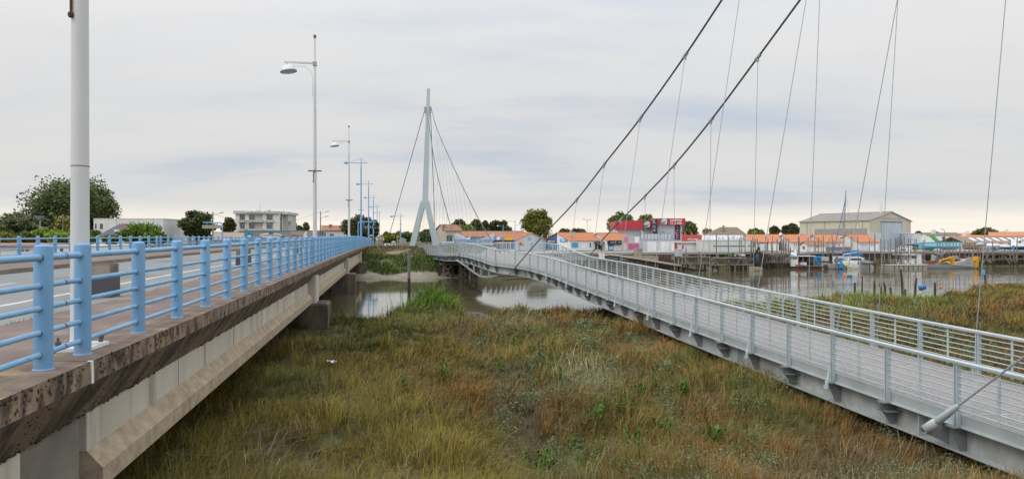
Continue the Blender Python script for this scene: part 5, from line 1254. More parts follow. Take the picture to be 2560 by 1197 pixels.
x0, x1 = wx(2412, Ys), wx(2620, Ys); MB().box(x0+0.5, x1, Ys+0.6, Ys+9, -2.6, wz(606, Ys)).build('wall', CREAM, t)
zz0, zz1 = wz(607, Ys), wz(591, Ys+6)
MB().poly_extrude([Vector((x0, Ys, zz0)), Vector((x0, Ys+6, zz1)), Vector((x0, Ys+12, zz0)), Vector((x0, Ys+6, zz1-0.2))], Vector((x1-x0, 0, 0))).build('roof', pmat('rusty_sheet_roof', (0.33, 0.22, 0.16), (0.26, 0.175, 0.13), 0.5, 0.85), t)
for k in range(9):
    xx = wx(2426+19.3*k, Ys+3); f = 0.28
    MB().poly_extrude([Vector((xx, Ys+6*f, zz0+(zz1-zz0)*f+0.05)), Vector((xx+1.0, Ys+6*f, zz0+(zz1-zz0)*f+0.05)), Vector((xx+1.3, Ys+6*0.75, zz0+(zz1-zz0)*0.75+0.05)), Vector((xx+0.3, Ys+6*0.75, zz0+(zz1-zz0)*0.75+0.05))], Vector((0, 0, 0.05))).build('skylight', WHITEP, t)
for k in range(6): MB().box(wx(2430+24*k, Ys), wx(2441+24*k, Ys), Ys+0.5, Ys+0.62, -2.0, wz(609, Ys)).build('opening', DARK if k % 2 else WHITE, t)
# ------------------------------------------------------------------ left bank and bridge end
GL = -1.25
def low_cottage():
    Y = 76; x0, x1 = wx(-60, Y), wx(278, Y); t = thing('low_white_building', 'long low white building with terracotta roof seen through the far railing', 'building', ((x0+x1)/2, Y+3, -2.2))
    MB().box(x0, x1, Y, Y+7, -2.2, wz(615, Y)).build('wall', WHITE, t)
    ze, zr = wz(615, Y), wz(607, Y+3.5)
    xr = wx(112, Y)
    MB().poly_extrude([Vector((x0, Y-0.3, ze)), Vector((x0, Y+3.5, zr)), Vector((x0, Y+7.3, ze))], Vector((xr-x0, 0, 0))).build('roof', TILE2, t)
    MB().box(xr, x1, Y-0.1, Y+7.1, ze, ze+0.12).build('flat_roof', WHITEP, t)
    for px_ in (52, 64, 150, 205): MB().box(wx(px_, Y), wx(px_+8, Y), Y-0.03, Y+0.02, wz(628, Y), wz(621, Y)).build('window', GLASS, t)
low_cottage()
def modern():
    Y = 125; x0, x1 = wx(234, Y), wx(408, Y); zt = wz(547.5, Y)
    t = thing('modern_white_building', 'white flat roofed modern building behind the green bush', 'building', ((x0+x1)/2, Y+4, GL))
    MB().box(x0, x1, Y, Y+9, GL, zt).build('wall', WHITE, t); MB().box(x0-0.05, x1+0.05, Y-0.05, Y+9, zt, zt+0.12).build('parapet', WHITEP, t)
    for a, b, c, d in ((238, 241, 559, 572), (250, 257, 559, 572), (363, 380, 560, 574)):
        f = MB().box(wx(a, Y), wx(b, Y), Y-0.04, Y, wz(d, Y), wz(c, Y)).build('window', NAVY, t); MB().box(wx(a, Y)+0.08, wx(b, Y)-0.08, Y-0.06, Y-0.04, wz(d, Y)+0.08, wz(c, Y)-0.08).build('pane', GLASS, f)
    for px_ in (290, 345, 383): MB().box(wx(px_, Y), wx(px_, Y)+0.06, Y-0.03, Y, GL, zt).build('panel_joint', LGREY, t)
    Y = 116; t = thing('slate_roof_house', 'house with dark slate roof in front of the modern white building', 'house', (wx(290, Y), Y+3, GL))
    MB().box(wx(242, Y), wx(352, Y), Y+0.4, Y+6, GL, wz(590, Y)).build('wall', WHITE, t)
    ze, zr = wz(591, Y), wz(559.5, Y+3)
    MB().add([(wx(238, Y), Y, ze), (wx(360, Y), Y, ze), (wx(360, Y), Y+6.4, ze), (wx(238, Y), Y+6.4, ze), (wx(274, Y), Y+3, zr), (wx(335, Y), Y+3, zr)], [(0, 1, 5, 4), (1, 2, 5), (2, 3, 4, 5), (3, 0, 4), (3, 2, 1, 0)]).build('roof', SLATE, t)
    MB().box(wx(280, Y), wx(288, Y), Y+0.6, Y+1.6, wz(579, Y), wz(573, Y)).build('dormer', WHITEP, t)
    for i, px_ in enumerate((297, 305, 309.5, 315)):
        Yp = 108; f = thing('pink_flag', ['first', 'second', 'third', 'fourth'][i]+' slim pink flag from the left before the slate roof', 'flag', (wx(px_, Yp), Yp, GL), 'slim pink flags at left')
        MB().tube([(wx(px_, Yp), Yp, GL), (wx(px_, Yp), Yp, wz(556, Yp))], 0.025, 5).build('pole', GALV, f)
        MB().poly_extrude([P(px_, 572, Yp), P(px_+2.6, 571, Yp), P(px_+2.2, 560, Yp), P(px_, 556, Yp)], Vector((0, 0.03, 0))).build('cloth', pmat_once('flag_pink', (0.62, 0.20, 0.24)), f)
modern()
def apartment():
    Y = 185; k = Y/F; t = thing('apartment_block', 'pale three storey apartment block with recessed balconies and overhanging parapet', 'building', (wx(650, Y), Y+5, GL))
    AW = pmat('apartment_render', (0.76, 0.755, 0.74), (0.68, 0.675, 0.66), 0.3, 0.9); AG = pmat('apartment_grey', (0.58, 0.57, 0.545), (0.50, 0.495, 0.475), 0.4, 0.9)
    x = lambda p: wx(p, Y); z = lambda p: wz(p, Y)
    MB().box(x(589), x(699), Y+0.7, Y+11, GL, z(533)).build('wall', AW, t)
    MB().poly_extrude([Vector((x(585), Y-0.5, z(534.5))), Vector((x(585), Y-0.5, z(527))), Vector((x(698), Y-0.5, z(528))), Vector((x(698), Y-0.5, z(534.5)))], Vector((0, 12, 0))).build('parapet', AG, t)
    MB().box(x(698), x(714), Y+1.5, Y+11, z(535.5), z(529.5)).build('parapet', AG, t); MB().box(x(699), x(711), Y+3, Y+10, GL, z(535)).build('side_wing', AG, t)
    MB().box(x(615), x(662), Y-0.62, Y-0.5, z(532.2), z(527.6)).build('name_band', WHITEP, t)
    scribble(t, (x(638), Y-0.66, z(530)), 4.2, 0.30, LGREY, (1, 0, 0), 14)
    for a, b in ((589, 599), (613, 622), (657, 666), (683, 699)): MB().box(x(a), x(b), Y-0.1, Y+1.6, GL, z(534)).build('pier', AW, t)
    for zz in (534.5, 556.5):
        for a, b in ((599, 613), (622, 657), (666, 683)):
            f = MB().box(x(a), x(b), Y-0.25 if b-a < 20 else Y-0.6, Y+1.55, z(zz+21.5), z(zz+21.0)).build('balcony_slab', AG, t)
            MB().box(x(a)-0.2, x(b)+0.2, Y-0.35 if b-a < 20 else Y-0.7, Y-0.1, z(zz+21.2), z(zz+15)).build('balcony_front', AG, t)
            w_ = MB().box(x(a)+0.1, x(a)+min(1.3, x(b)-x(a)-0.2), Y+0.62, Y+0.7, z(zz+20), z(zz+4.5)).build('balcony_door', pmat_once('curtained_glass', (0.30, 0.36, 0.42), 0.2), t)
            for q in range(2):
                cx = x(a)+0.5+q*0.6; MB().box(cx, cx+0.3, Y+0.2, Y+0.45, z(zz+16), z(zz+12.5)).build('chair', DGREY, t)
    for a, b in ((585, 589), (711, 717)): MB().box(x(a), x(b), Y+3, Y+5, z(556), z(549)).build('side_balcony', AG, t)
    MB().box(x(599), x(613), Y+0.62, Y+0.72, z(597), z(578)).build('window', GLASS, t)
    for a, b, c in ((627, 633, 523.5), (655, 659, 522.5), (606, 616, 526), (693, 695, 526), (708, 710, 528), (668, 669, 526)): MB().box(x(a), x(b), Y+4, Y+5.5, z(529), z(c)).build('roof_vent', AG, t)
    MB().tube([(x(633.5), Y+5, z(529)), (x(633.5), Y+5, z(505))], 0.05, 5).build('aerial', GALV, t); MB().tube([(x(631), Y+5, z(516)), (x(637), Y+5, z(516))], 0.04, 5).build('aerial', GALV, t)
apartment()
def tavern():
    Y = 142; t, a, b = wall_box('tavern_wall', 'long grey tavern wall with oval white sign and blue poster', 'building', 610, 795, Y, GL, wz(577, Y), 6, pmat('tavern_grey', (0.30, 0.315, 0.34), (0.26, 0.275, 0.30), 0.4, 0.85))
    x = lambda p: wx(p, Y); z = lambda p: wz(p, Y)
    MB().box(x(726), x(795), Y-0.04, Y, GL, z(577.5)).build('pale_wall', GREYW, t); MB().box(a-0.1, b, Y-0.1, Y+6, z(577), z(576)).build('coping', GREYW, t)
    q = MB().box(x(615), x(630), Y-0.08, Y, z(595), z(579)).build('blue_poster', CYAN, t)
    MB().poly_extrude([P(618, 592, Y-0.1), P(622, 586, Y-0.1), P(627, 589, Y-0.1), P(629, 593.5, Y-0.1)], Vector((0, -0.02, 0))).build('poster_picture', WHITEP, q); MB().poly_extrude([P(620.5, 586, Y-0.1), P(622, 580, Y-0.1), P(623.5, 587, Y-0.1)], Vector((0, -0.02, 0))).build('poster_picture', NAVY, q)
    def oval(cx, cy, rx, ry, mat, nm, dy, par): 
        return MB().poly_extrude([Vector((x(cx)+rx*math.cos(a_), Y-dy, z(cy)+ry*math.sin(a_))) for a_ in np.linspace(0, 2*math.pi, 33)[:-1]], Vector((0, 0.04, 0))).build(nm, mat, par)
    k = Y/F; o = oval(678, 588, 31.5*k, 7.2*k, CHARC, 'oval_sign', 0.10, t); oval(678, 588, 30*k, 6.2*k, WHITEP, 'oval_face', 0.14, o); oval(678, 579.5, 9.5*k, 3.0*k, CYAN, 'boat_badge', 0.18, o)
    MB().poly_extrude([P(671, 582.5, Y-0.2), P(673, 584.8, Y-0.2), P(682, 584.8, Y-0.2), P(684.5, 582.5, Y-0.2)], Vector((0, -0.03, 0))).build('boat_hull_print', CHARC, o)
    for px_ in (675, 678, 681): MB().box(x(px_)-0.03, x(px_)+0.03, Y-0.23, Y-0.2, z(582.5), z(577.5)).build('mast_print', CHARC, o)
    sign_text('lettering', 'La TAVERNE du PÊCHEUR', pmat_once('faded_red_letter', (0.42, 0.12, 0.14)), t, P(678, 587.8, Y-0.2), 0.34, (1, 0, 0), 54*k, 0.005)
    scribble(t, P(742, 589, Y-0.1), 28*k, 0.42, pmat_once('bright_red_letter', (0.6, 0.06, 0.10)), (1, 0, 0), 10)
    MB().poly_extrude([Vector((x(759), Y-0.06, z(596)))]+[Vector((x(768)-9*k*math.cos(a_), Y-0.06, z(590)+12*k*math.sin(a_))) for a_ in np.linspace(0, math.pi/2, 8)]+[Vector((x(768), Y-0.06, z(596)))], Vector((0, -0.04, 0))).build('white_shape', WHITEP, t)
    MB().box(x(805), x(808), Y-0.03, Y+0.1, z(588), z(579)).build('window', GLASS, t)
    Y2 = 150; h = House('tile_roof_annex', 'low annex with brownish tiled roof left of the tavern', (535, 160), (535, 150), 8.2, GL, wz(600, 150), wz(582, 155), CREAM, pmat('beige_tile', (0.36, 0.29, 0.23), (0.29, 0.23, 0.18), 1.2, 0.9), tiles=False)
    h.win('b', 2, 3, -1.0, -0.3)
    h = House('white_cottage', 'small white cottage with orange roof right of the tavern', (806, 160), (806, 150), 4.6, GL, wz(576.5, 150), wz(566, 155), WHITE, TILE2)
    h.win('b', 1.6, 2.4, -0.2, 1.2, LGREY); h.win('b', 0.3, 0.8, -0.2, 1.2); MB().box(h.B.x+0.6, h.B.x+1.2, h.B.y+3, h.B.y+3.6, 2.6, 3.4).build('chimney', TILE2, h.t)
    h = House('far_pink_roof', 'distant small house with pinkish roof at far left edge', (18, 170), (22, 160), 4.5, GL, wz(588, 160), wz(578, 165), WHITE, TILE2, 'house', tiles=False); h.win('b', 1, 2, -0.4, 0.6)
tavern()
# poles
def upole(px_, ptop, Y, label, r=0.11, mat=None, arms=(), zb=GL, name='utility_pole'):
    q = (wx(px_, Y), Y, zb); t = thing(name, label, 'pole', q)
    zt = wz(ptop, Y); MB().tube([q, (q[0], Y, zt)], [r, r*0.65], 8).build('pole_shaft', mat or WOOD, t, True)
    for dx, py_, hx in arms:
        e = P(px_+dx, py_, Y); MB().tube([(q[0], Y, wz(py_+6, Y)), ((q[0]+e.x)/2, Y, wz(py_+1.5, Y)), (e.x, Y, e.z)], 0.035, 6).build('lamp_arm', GALV, t, True)
        m = MB(); m.cbox(e, (0.75, 0.25, 0.14), 0, 0, R(-8)*(1 if dx > 0 else -1)); m.build('lamp_head', GALV, t)
    return t
GP = pmat_once('pole_concrete', (0.30, 0.27, 0.23), 0.9)
t = upole(100, 541, 108, 'grey floodlight mast left of the near lamp', 0.10, GALV); MB().cbox(P(100, 543, 108), (1.2, 0.4, 0.5)).build('floodlight', DGREY, t); MB().cbox(P(100, 546.5, 108), (0.6, 0.5, 0.3)).build('floodlight', DGREY, t)
upole(157, 536, 112, 'brown timber utility pole between the floodlight mast and the near lamp', 0.13)
t = upole(532, 530, 120, 'concrete utility pole with single lamp beside the dark conifer', 0.17, GP, ((22, 532, 0),))
upole(617, 551, 150, 'dark slim pole in front of the apartment block', 0.10)
upole(394, 556, 110, 'thin pole before the right end of the modern white building', 0.08, GP, ((-9, 566, 0),))
upole(801, 528, 140, 'brown timber pole with two lamps right of the second white street lamp', 0.14, None, ((17, 529, 0), (15, 541, 0)))
# overhead wires
t = tag(MB().tube([P(532, 533, 120)+Vector((0, 0, 0.0)), P(575, 548, 132), P(617, 552, 150)], 0.02, 4).build('overhead_wire', DSTEEL), 'thin overhead wire between the concrete pole and the slim pole', 'wire')
t = tag(MB().tube([P(617, 552, 150), P(660, 558, 150), P(720, 557.5, 146), P(801, 530, 140)], 0.02, 4).build('overhead_wire', DSTEEL), 'thin overhead wire passing before the apartment block', 'wire')
# sign gantries
def gantry(x0, x1, ytop, ybot, p0, p1, p2, p3, Y, label, right_post, dark):
    t = thing('sign_gantry', label, 'sign', (wx(x0, Y), Y, GL)); BP = LAMPBLUE
    post = x1 if right_post else x0; other = x0 if right_post else x1; sgn = -1 if right_post else 1
    pts = [Vector((wx(post, Y), Y, GL)), P(post, ytop+5, Y), P(post+sgn*1.5, ytop+1.5, Y), P(post+sgn*5, ytop, Y), P(other, ytop, Y)]
    MB().tube(pts, 0.085, 10).build('bent_post', BP, t, True)
    b = MB().box(wx(p0, Y), wx(p1, Y), Y-0.12, Y+0.12, wz(p3, Y), wz(p2, Y)).build('sign_panel', BLACK if dark else GREYW, t)
    for px_ in (p0+(p1-p0)*0.25, p0+(p1-p0)*0.8): MB().tube([P(px_, p2, Y), P(px_, ytop, Y)], 0.05, 6).build('hanger_rod', BP, t)
    return t
t = gantry(895.5, 941, 554.5, 600, 898.5, 944, 563.5, 571, 104, 'black hanging banner sign with white lettering on blue bent post', False, True)
scribble(t, P(923, 566, 103.8), 22*104/F, 0.2, LETTER, (1, 0, 0), 9); scribble(t, P(921, 569.6, 103.8), 40*104/F, 0.08, LETTER, (1, 0, 0), 28)
gantry(508, 556, 556.5, 600, 506, 553, 562.5, 571, 104, 'grey sign back hanging from a blue bent post left of the apartment block', True, False)
def bridge_end():
    Y = 116; t = thing('town_sign', 'white red bordered town name sign at the end of the bridge', 'sign', (wx(950, Y), Y, GL))
    b = MB().box(wx(940, Y), wx(960.5, Y), Y-0.05, Y+0.03, wz(602, Y), wz(592.5, Y)).build('red_border', RED, t); MB().box(wx(941, Y), wx(959.5, Y), Y-0.08, Y-0.05, wz(601.2, Y), wz(593.3, Y)).build('face', WHITEP, b)
    sign_text('lettering', 'BEAUVOIR', BLACK, t, P(951, 595.7, Y-0.1), 0.25, (1, 0, 0), 15*Y/F, 0.01); sign_text('lettering', 'SUR MER', BLACK, t, P(951, 599.2, Y-0.1), 0.25, (1, 0, 0), 12*Y/F, 0.01)
    MB().box(wx(947, Y), wx(954, Y), Y-0.05, Y, wz(592, Y), wz(589.8, Y)).build('yellow_plate', YELLOW, t)
    for px_ in (942.5, 956.5): MB().box(wx(px_, Y), wx(px_+0.9, Y), Y, Y+0.06, GL-0.2, wz(602, Y)).build('post', GALV, t)
    Y = 108; t = thing('warning_panel', 'brown back of a small road panel on a rail at the bridge end', 'sign', (wx(912, Y), Y, GL))
    MB().box(wx(909, Y), wx(915.5, Y), Y-0.6, Y-0.55, wz(609.5, Y), wz(599.3, Y)).build('panel', pmat_once('panel_brown', (0.19, 0.15, 0.12)), t); MB().tube([P(915, 600, Y-0.6), P(937, 600, Y-0.6)], 0.04, 6).build('bar', DSTEEL, t); MB().box(wx(936, Y), wx(937.2, Y), Y-0.65, Y-0.5, wz(602.5, Y), wz(596, Y)).build('bar_end', BLACK, t)
    MB().tube([P(912, 609, Y-0.5), (wx(912, Y), Y-0.5, GL-0.5)], 0.05, 6).build('post', GALV, t)
    Y = 122; t = thing('give_way_sign', 'red and white triangular give way sign beside the last blue lamp', 'sign', (wx(993.5, Y), Y, GL))
    MB().tube([(wx(993.8, Y), Y, GL-0.3), P(993.8, 592, Y)], 0.035, 6).build('post', GALV, t); q = MB().poly_extrude([P(989.6, 590.3, Y-0.06), P(998, 590.3, Y-0.06), P(993.8, 597.2, Y-0.06)], Vector((0, 0.03, 0))).build('red_triangle', RED, t); MB().poly_extrude([P(991.6, 591.5, Y-0.1), P(996, 591.5, Y-0.1), P(993.8, 595, Y-0.1)], Vector((0, 0.03, 0))).build('white_triangle', WHITEP, q)
    MB().lathe([(0.14, -0.02), (0.14, 0.02)], tuple(P(994, 600, Y)), 12, Matrix.Rotation(R(90), 4, 'X')).build('round_plate', GREYW, t)
    Y = 112; t = thing('white_gate', 'white panel gate with crossed brace near the bridge end', 'gate', (wx(975, Y), Y, -1.6))
    for a, b_, c in ((960, 976, 608), (978.5, 989, 602.5)):
        MB().box(wx(a, Y), wx(b_, Y), Y, Y+0.08, wz(620, Y), wz(c, Y)).build('panel', WHITEP, t)
    for u, v in (((979, 603), (988.5, 619)), ((988.5, 603), (979, 619))): MB().beam(P(*u, Y-0.04), P(*v, Y-0.04), 0.05, 0.08).build('brace', DSTEEL, t)
    MB().poly_extrude([P(965, 619, Y-0.03), P(969, 607, Y-0.03), P(972, 610, Y-0.03), P(972, 619, Y-0.03)], Vector((0, -0.03, 0))).build('print', LGREY, t)
    Y = 118; t = thing('round_sign_backs', 'grey round backs of traffic signs left of the mast leg', 'sign', (wx(1009, Y), Y, GL))
    MB().lathe([(0.62, -0.03), (0.62, 0.03)], tuple(P(1006, 603, Y)), 24, Matrix.Rotation(R(90), 4, 'X')).build('disc', GREYW, t); MB().box(wx(1007, Y), wx(1016, Y), Y-0.1, Y-0.05, wz(611, Y), wz(597, Y)).build('plate', pmat_once('sign_back_grey', (0.33, 0.35, 0.38)), t)
    MB().tube([(wx(1011, Y), Y, GL-0.3), P(1011, 600, Y)], 0.05, 6).build('post', GALV, t)
    lamp_blue(0, 'blue street lamp standing alone left of the footbridge mast', X=wx(1001.5, 120), Y=120, h=wz(533, 120)+1.3)
    # guard rail and bollards
    Y = 96; t = thing('guard_rail', 'pale guard rail sloping down beside the footbridge landing', 'guard rail', (wx(1000, Y), Y, -1.5))
    MB().tube([P(988, 624, Y), P(1000, 619.5, Y), P(1006, 617, Y), P(1022, 616, Y)], 0.08, 8).build('rail', WHITEP, t, True)
    for px_ in (992, 1004, 1016): MB().tube([P(px_, 617 if px_ > 1000 else 622, Y), P(px_, 630, Y)], 0.05, 6).build('post', WHITEP, t)
    Y = 84; t = tag(MB().beam(P(1006, 647, Y), P(1006, 618, Y), 0.28, 0.28).build('timber_bollard', WOOD), 'thick timber post left of the mast footing', 'post')
bridge_end()
# lamps over the right town
for i, (px_, pt, Y, lab) in enumerate(((1258, 562, 150, 'blue street lamp behind the snack shop roof, left of the round tree'), (1303.5, 560, 165, 'blue street lamp in front of the round tree'), (1287.5, 550, 140, 'tall blue street lamp at the corner of the snack shop'))):
    zt = wz(pt, Y); q = (wx(px_, Y), Y, GZ); t = thing('street_lamp', lab, 'street lamp', q, 'blue lamps in the port')
    MB().tube([q, (q[0], Y, zt)], [0.12, 0.06], 8).build('mast', LAMPBLUE, t, True); MB().tube([(q[0], Y, zt-0.4), (q[0]-1.0, Y, zt-0.2)], 0.04, 6).build('arm', LAMPBLUE, t); MB().lathe([(0, 0.1), (0.25, 0.0), (0.2, -0.1), (0, -0.14)], (q[0]-1.2, Y, zt-0.2), 10).build('lamp_head', WHITEP, t, True)
upole(1468, 548, 170, 'twin headed street lamp standing behind the orange roofs', 0.08, GALV, ((-8, 548, 0), (7, 549, 0)), GZ, 'street_lamp_post')
upole(1475, 565, 200, 'slim distant lamp post right of the twin headed lamp', 0.07, GALV, (), GZ, 'street_lamp_post')
upole(2362, 576, 160, 'dark pole with lamp behind the turquoise hull', 0.09, DSTEEL, ((-6, 573, 0),), GZ, 'street_lamp_post')
# ------------------------------------------------------------------ quay
def fy(X): return float(np.interp(X, FBX, FBY))
QT = -1.56
qw = thing('quay_wall', 'long brown quay wall with pale concrete capping along the far bank', 'quay', (30, 86, -3.7))
xs_ = [2, 5, 8, 11, 14, 17, 20, 24, 28, 32, 36, 40, 45, 50, 55, 60, 66, 72, 80, 90, 105]
for i in range(len(xs_)-1):
    a = Vector((xs_[i]+0.01, fy(xs_[i]), 0)); b = Vector((xs_[i+1]-0.01, fy(xs_[i+1]), 0)); d = (b-a).normalized(); nn = Vector((d.y, -d.x, 0))
    mt = GREYW if xs_[i] < 20 else (BROWNW if xs_[i] > 48 else pmat_once('dark_brown_quay', (0.085, 0.065, 0.05), 0.95))
    MB().poly_extrude([a+nn*0.0+Vector((0, 0, -5)), b+Vector((0, 0, -5)), b+Vector((0, 0, QT-0.28)), a+Vector((0, 0, QT-0.28))], -nn*0.7).build('wall_panel', mt, qw)
    MB().poly_extrude([a+nn*0.12+Vector((0, 0, QT-0.28)), b+nn*0.12+Vector((0, 0, QT-0.28)), b+nn*0.12+Vector((0, 0, QT)), a+nn*0.12+Vector((0, 0, QT))], -nn*1.0).build('capping', SLAB, qw)
MB().box(wx(1590, 81.5), wx(1606, 81.5), 81.5, 83.2, -3.8, wz(620.5, 81.5)).build('buttress', pmat_once('sandy_concrete', (0.36, 0.31, 0.26), 0.95), qw)
MB().box(wx(1572, 81.7), wx(1646, 81.7), 81.7, 83.0, -3.9, wz(640, 81.7)).build('lower_wall', pmat_once('sandy_concrete', (0.36, 0.31, 0.26), 0.95), qw)
MB().box(wx(1634, 82.2), wx(1678, 82.2), 82.2, 82.6, -3.9, wz(636, 82.2)).build('rusty_sheet', BROWNW, qw)
MB().box(wx(1693, 81), wx(1706, 81), 80.9, 82.5, wz(641, 81), wz(623, 81)).build('pale_panel', PALEGREY, qw)
t = thing('white_crate', 'white crate standing on the quay edge below the blue gable shop', 'crate', (wx(1504, 81.5), 81.5, -1.9)); MB().box(wx(1497, 81.5), wx(1511, 81.5), 81.2, 81.8, -2.35, wz(628, 81.5)).build('box', WHITEP, t); MB().box(wx(1496.5, 81.5), wx(1511.5, 81.5), 81.15, 81.85, wz(628.8, 81.5), wz(627.5, 81.5)).build('lid', WHITEP, t)
t = thing('quay_ladder_post', 'black post fixed to the quay above the white crate', 'post', (wx(1503, 82), 82, -1.9)); MB().beam(P(1503, 629, 82.1), P(1503, 612, 82.1), 0.17, 0.17).build('shaft', BLACK, t); MB().cbox(P(1503, 611, 82.1), (0.3, 0.3, 0.12)).build('cap', GALV, t)
# gangway
def gangway():
    t = thing('gangway', 'long bleached plank gangway sloping down to the water on dark legs', 'gangway', (wx(1650, 80), 80, -3.5))
    K = [(1498, 638.5, 81.4), (1524, 634.5, 81.2), (1600, 645, 80.9), (1660, 655, 80.6), (1735, 668, 80.3), (1800, 674.5, 80.0)]
    pts = [P(*k) for k in K]
    for i in range(len(pts)-1):
        a, b = pts[i], pts[i+1]; n = max(3, int((b-a).length/0.6))
        for k in range(n):
            p = a.lerp(b, (k+0.04)/n); q = a.lerp(b, (k+0.96)/n); MB().beam(p+Vector((0, 0.55, 0)), q+Vector((0, 0.55, 0)), 1.15, 0.07).build('plank', PLANK, t)
        MB().beam(a+Vector((0, 0.02, -0.10)), b+Vector((0, 0.02, -0.10)), 0.10, 0.16).build('side_beam', PLANK, t)
        MB().beam(a+Vector((0, 0.6, -0.24)), b+Vector((0, 0.6, -0.24)), 1.0, 0.20).build('under_beam', WETWOOD, t)
        for k in range(2):
            p = a.lerp(b, 0.3+0.45*k); MB().beam((p.x, p.y+0.2, -4.2), (p.x, p.y+0.2, p.z-0.1), 0.12, 0.12).build('leg', WOOD if k else WETWOOD, t)
gangway()
# timber jetties
def jetty(x0, x1, Yo, pz, label, seed, dens=0.62, braces=True, lower=True):
    r = random.Random(seed); Xa = wx(x0, Yo); Xb = wx(x1, Yo); ang = math.atan2(fy(Xb)-fy(Xa), Xb-Xa)
    t = thing('timber_jetty', label, 'jetty', ((Xa+Xb)/2, Yo, WZ), 'timber jetties along the quay')
    def yy(X): return Yo+(X-Xa)*math.tan(ang)
    X = Xa
    while X < Xb:
        for row, dy in ((0, 0.0), (1, 1.6)):
            if r.random() < 0.12: continue
            h = pz+r.choice((0.0, 0.0, 0.15, 0.45)); rad = r.uniform(0.07, 0.12); lx = r.uniform(-0.08, 0.08)
            MB().tube([(X+lx, yy(X)+dy, -4.6), (X+lx*0.7, yy(X)+dy, -2.95)], rad*1.08, 7).build('wet_post', WETWOOD, t, True); MB().tube([(X+lx*0.7, yy(X)+dy, -2.96), (X, yy(X)+dy, h)], rad, 7).build('post', WOOD, t, True)
        X += r.uniform(0.6, 1.1)/dens*0.62
    for z, dy in ((pz-0.12, -0.12), (pz-0.12, 1.7)) + (((pz-0.75, -0.13),) if lower else ()):
        MB().beam((Xa-0.3, yy(Xa)+dy, z), (Xb+0.3, yy(Xb)+dy, z+r.uniform(-0.05, 0.05)), 0.10, 0.17).build('beam', WOOD, t)
    n = max(4, int((Xb-Xa)/0.45))
    for k in range(n):
        a = Xa+(Xb-Xa)*k/n
        if r.random() < 0.06: continue
        m = MB(); m.cbox((a+0.2, yy(a)+0.8, pz+r.uniform(-0.01, 0.02)), (0.38, 2.1, 0.06), ang+r.uniform(-0.03, 0.03)); m.build('deck_plank', WOOD, t)
    if braces:
        for k in range(max(1, int((Xb-Xa)/2.2))):
            a = Xa+2.2*k+r.random()*0.5; MB().beam((a, yy(a)-0.15, pz-0.2), (a+r.choice((-1, 1))*1.1, yy(a)-0.15, -3.5), 0.07, 0.13).build('brace', WOOD, t)
    # ladder
    a = Xa+(Xb-Xa)*r.uniform(0.3, 0.7)
    l = [MB().tube([(a+dx, yy(a)-0.22, -3.9), (a+dx, yy(a)-0.22, pz+0.5)], 0.03, 6).build('ladder_rail', WOOD, t) for dx in (0, 0.4)]
    for k in range(7): MB().tube([(a, yy(a)-0.22, -3.5+0.3*k), (a+0.4, yy(a)-0.22, -3.5+0.3*k)], 0.022, 6).build('rung', WOOD, t)
    return t
jetty(1706, 1778, 79.6, -2.05, 'low timber jetty in front of the white kiosk beside the gangway', 1)
jetty(1782, 1880, 79.4, -2.20, 'ramshackle timber jetty with ladders in front of the blue stripe pavilion', 2)
jetty(1898, 1975, 83.5, -2.0, 'dense timber jetty with weed-hung posts left of the white cabin workboat', 3, 1.0)
jetty(1985, 2112, 88.0, -1.95, 'timber jetty behind the blue crane workboat', 4, 0.7)
jetty(2118, 2250, 88.8, -2.0, 'timber jetty behind the catamaran', 5, 0.9)
jetty(2255, 2362, 90.0, -1.9, 'timber jetty behind the railed pontoon', 6, 0.6)
jetty(2466, 2600, 92.5, -1.95, 'timber jetty with crossed braces at the far right', 7, 0.9)
# quay handrail
t = thing('quay_fence', 'thin steel fence on the quay top right of the orange roofed sheds', 'fence', (wx(2220, 93), 93, QT))
for k in range(12):
    X = wx(2196+8*k, 93); MB().tube([(X, fy(X)+0.5, QT), (X, fy(X)+0.5, QT+0.55)], 0.025, 5).build('post', GALV, t)
MB().tube([(wx(2196, 93), fy(wx(2196, 93))+0.5, QT+0.53), (wx(2284, 93), fy(wx(2284, 93))+0.5, QT+0.53)], 0.025, 5).build('rail', GALV, t)
# mooring poles
POLES = [(1715, 617), (1747, 629), (1754, 632), (1791, 583), (1820, 586), (1848.5, 595), (1852, 589), (1863, 594), (1878, 600), (1882, 592), (1888, 597), (1893, 595), (1914, 592), (1920, 596), (1931, 590), (1928, 606), (1943, 596), (1953, 594), (1958, 596), (1965, 598), (1971.6, 597),
         (1976, 618), (1996.7, 592), (2020.7, 590), (2036, 592), (2039, 606), (2046, 593), (2053, 600), (2058, 589), (2069, 603), (2073, 596), (2080, 588), (2085, 600), (2128, 590), (2144, 590), (2173, 596), (2187, 584), (2202, 596), (2210.6, 598), (2220, 600), (2227, 597), (2239, 595), (2243, 596),
         (2249, 595), (2254, 597), (2261, 591), (2271, 596), (2276, 595), (2286, 596), (2291, 596), (2308, 600), (2312, 597), (2344, 600), (2349.6, 601), (2357, 608), (2365, 603), (2370, 606), (2375, 605), (2383.5, 598), (2391, 600), (2400, 603), (2413, 600), (2423, 608), (2437, 605), (2445, 612),
         (2452, 622), (2470, 612), (2481, 604), (2485.6, 622), (2525, 597), (2535, 620), (2543, 593)]
def pole_label(p):
    if p < 1760: return 'weathered timber mooring pole beside the plank gangway'
    if p < 1900: return 'tall weathered mooring pole before the blue stripe pavilion'
    if p < 1990: return 'tall weathered mooring pole left of the white cabin workboat'
    if p < 2095: return 'tall weathered mooring pole rising behind the blue crane workboat'
    if p < 2200: return 'tall weathered mooring pole beside the catamaran'
    if p < 2300: return 'tall weathered mooring pole before the hangar and the railed pontoon'
    if p < 2430: return 'tall weathered mooring pole before the turquoise hull'
    return 'tall weathered mooring pole at the far right quay'
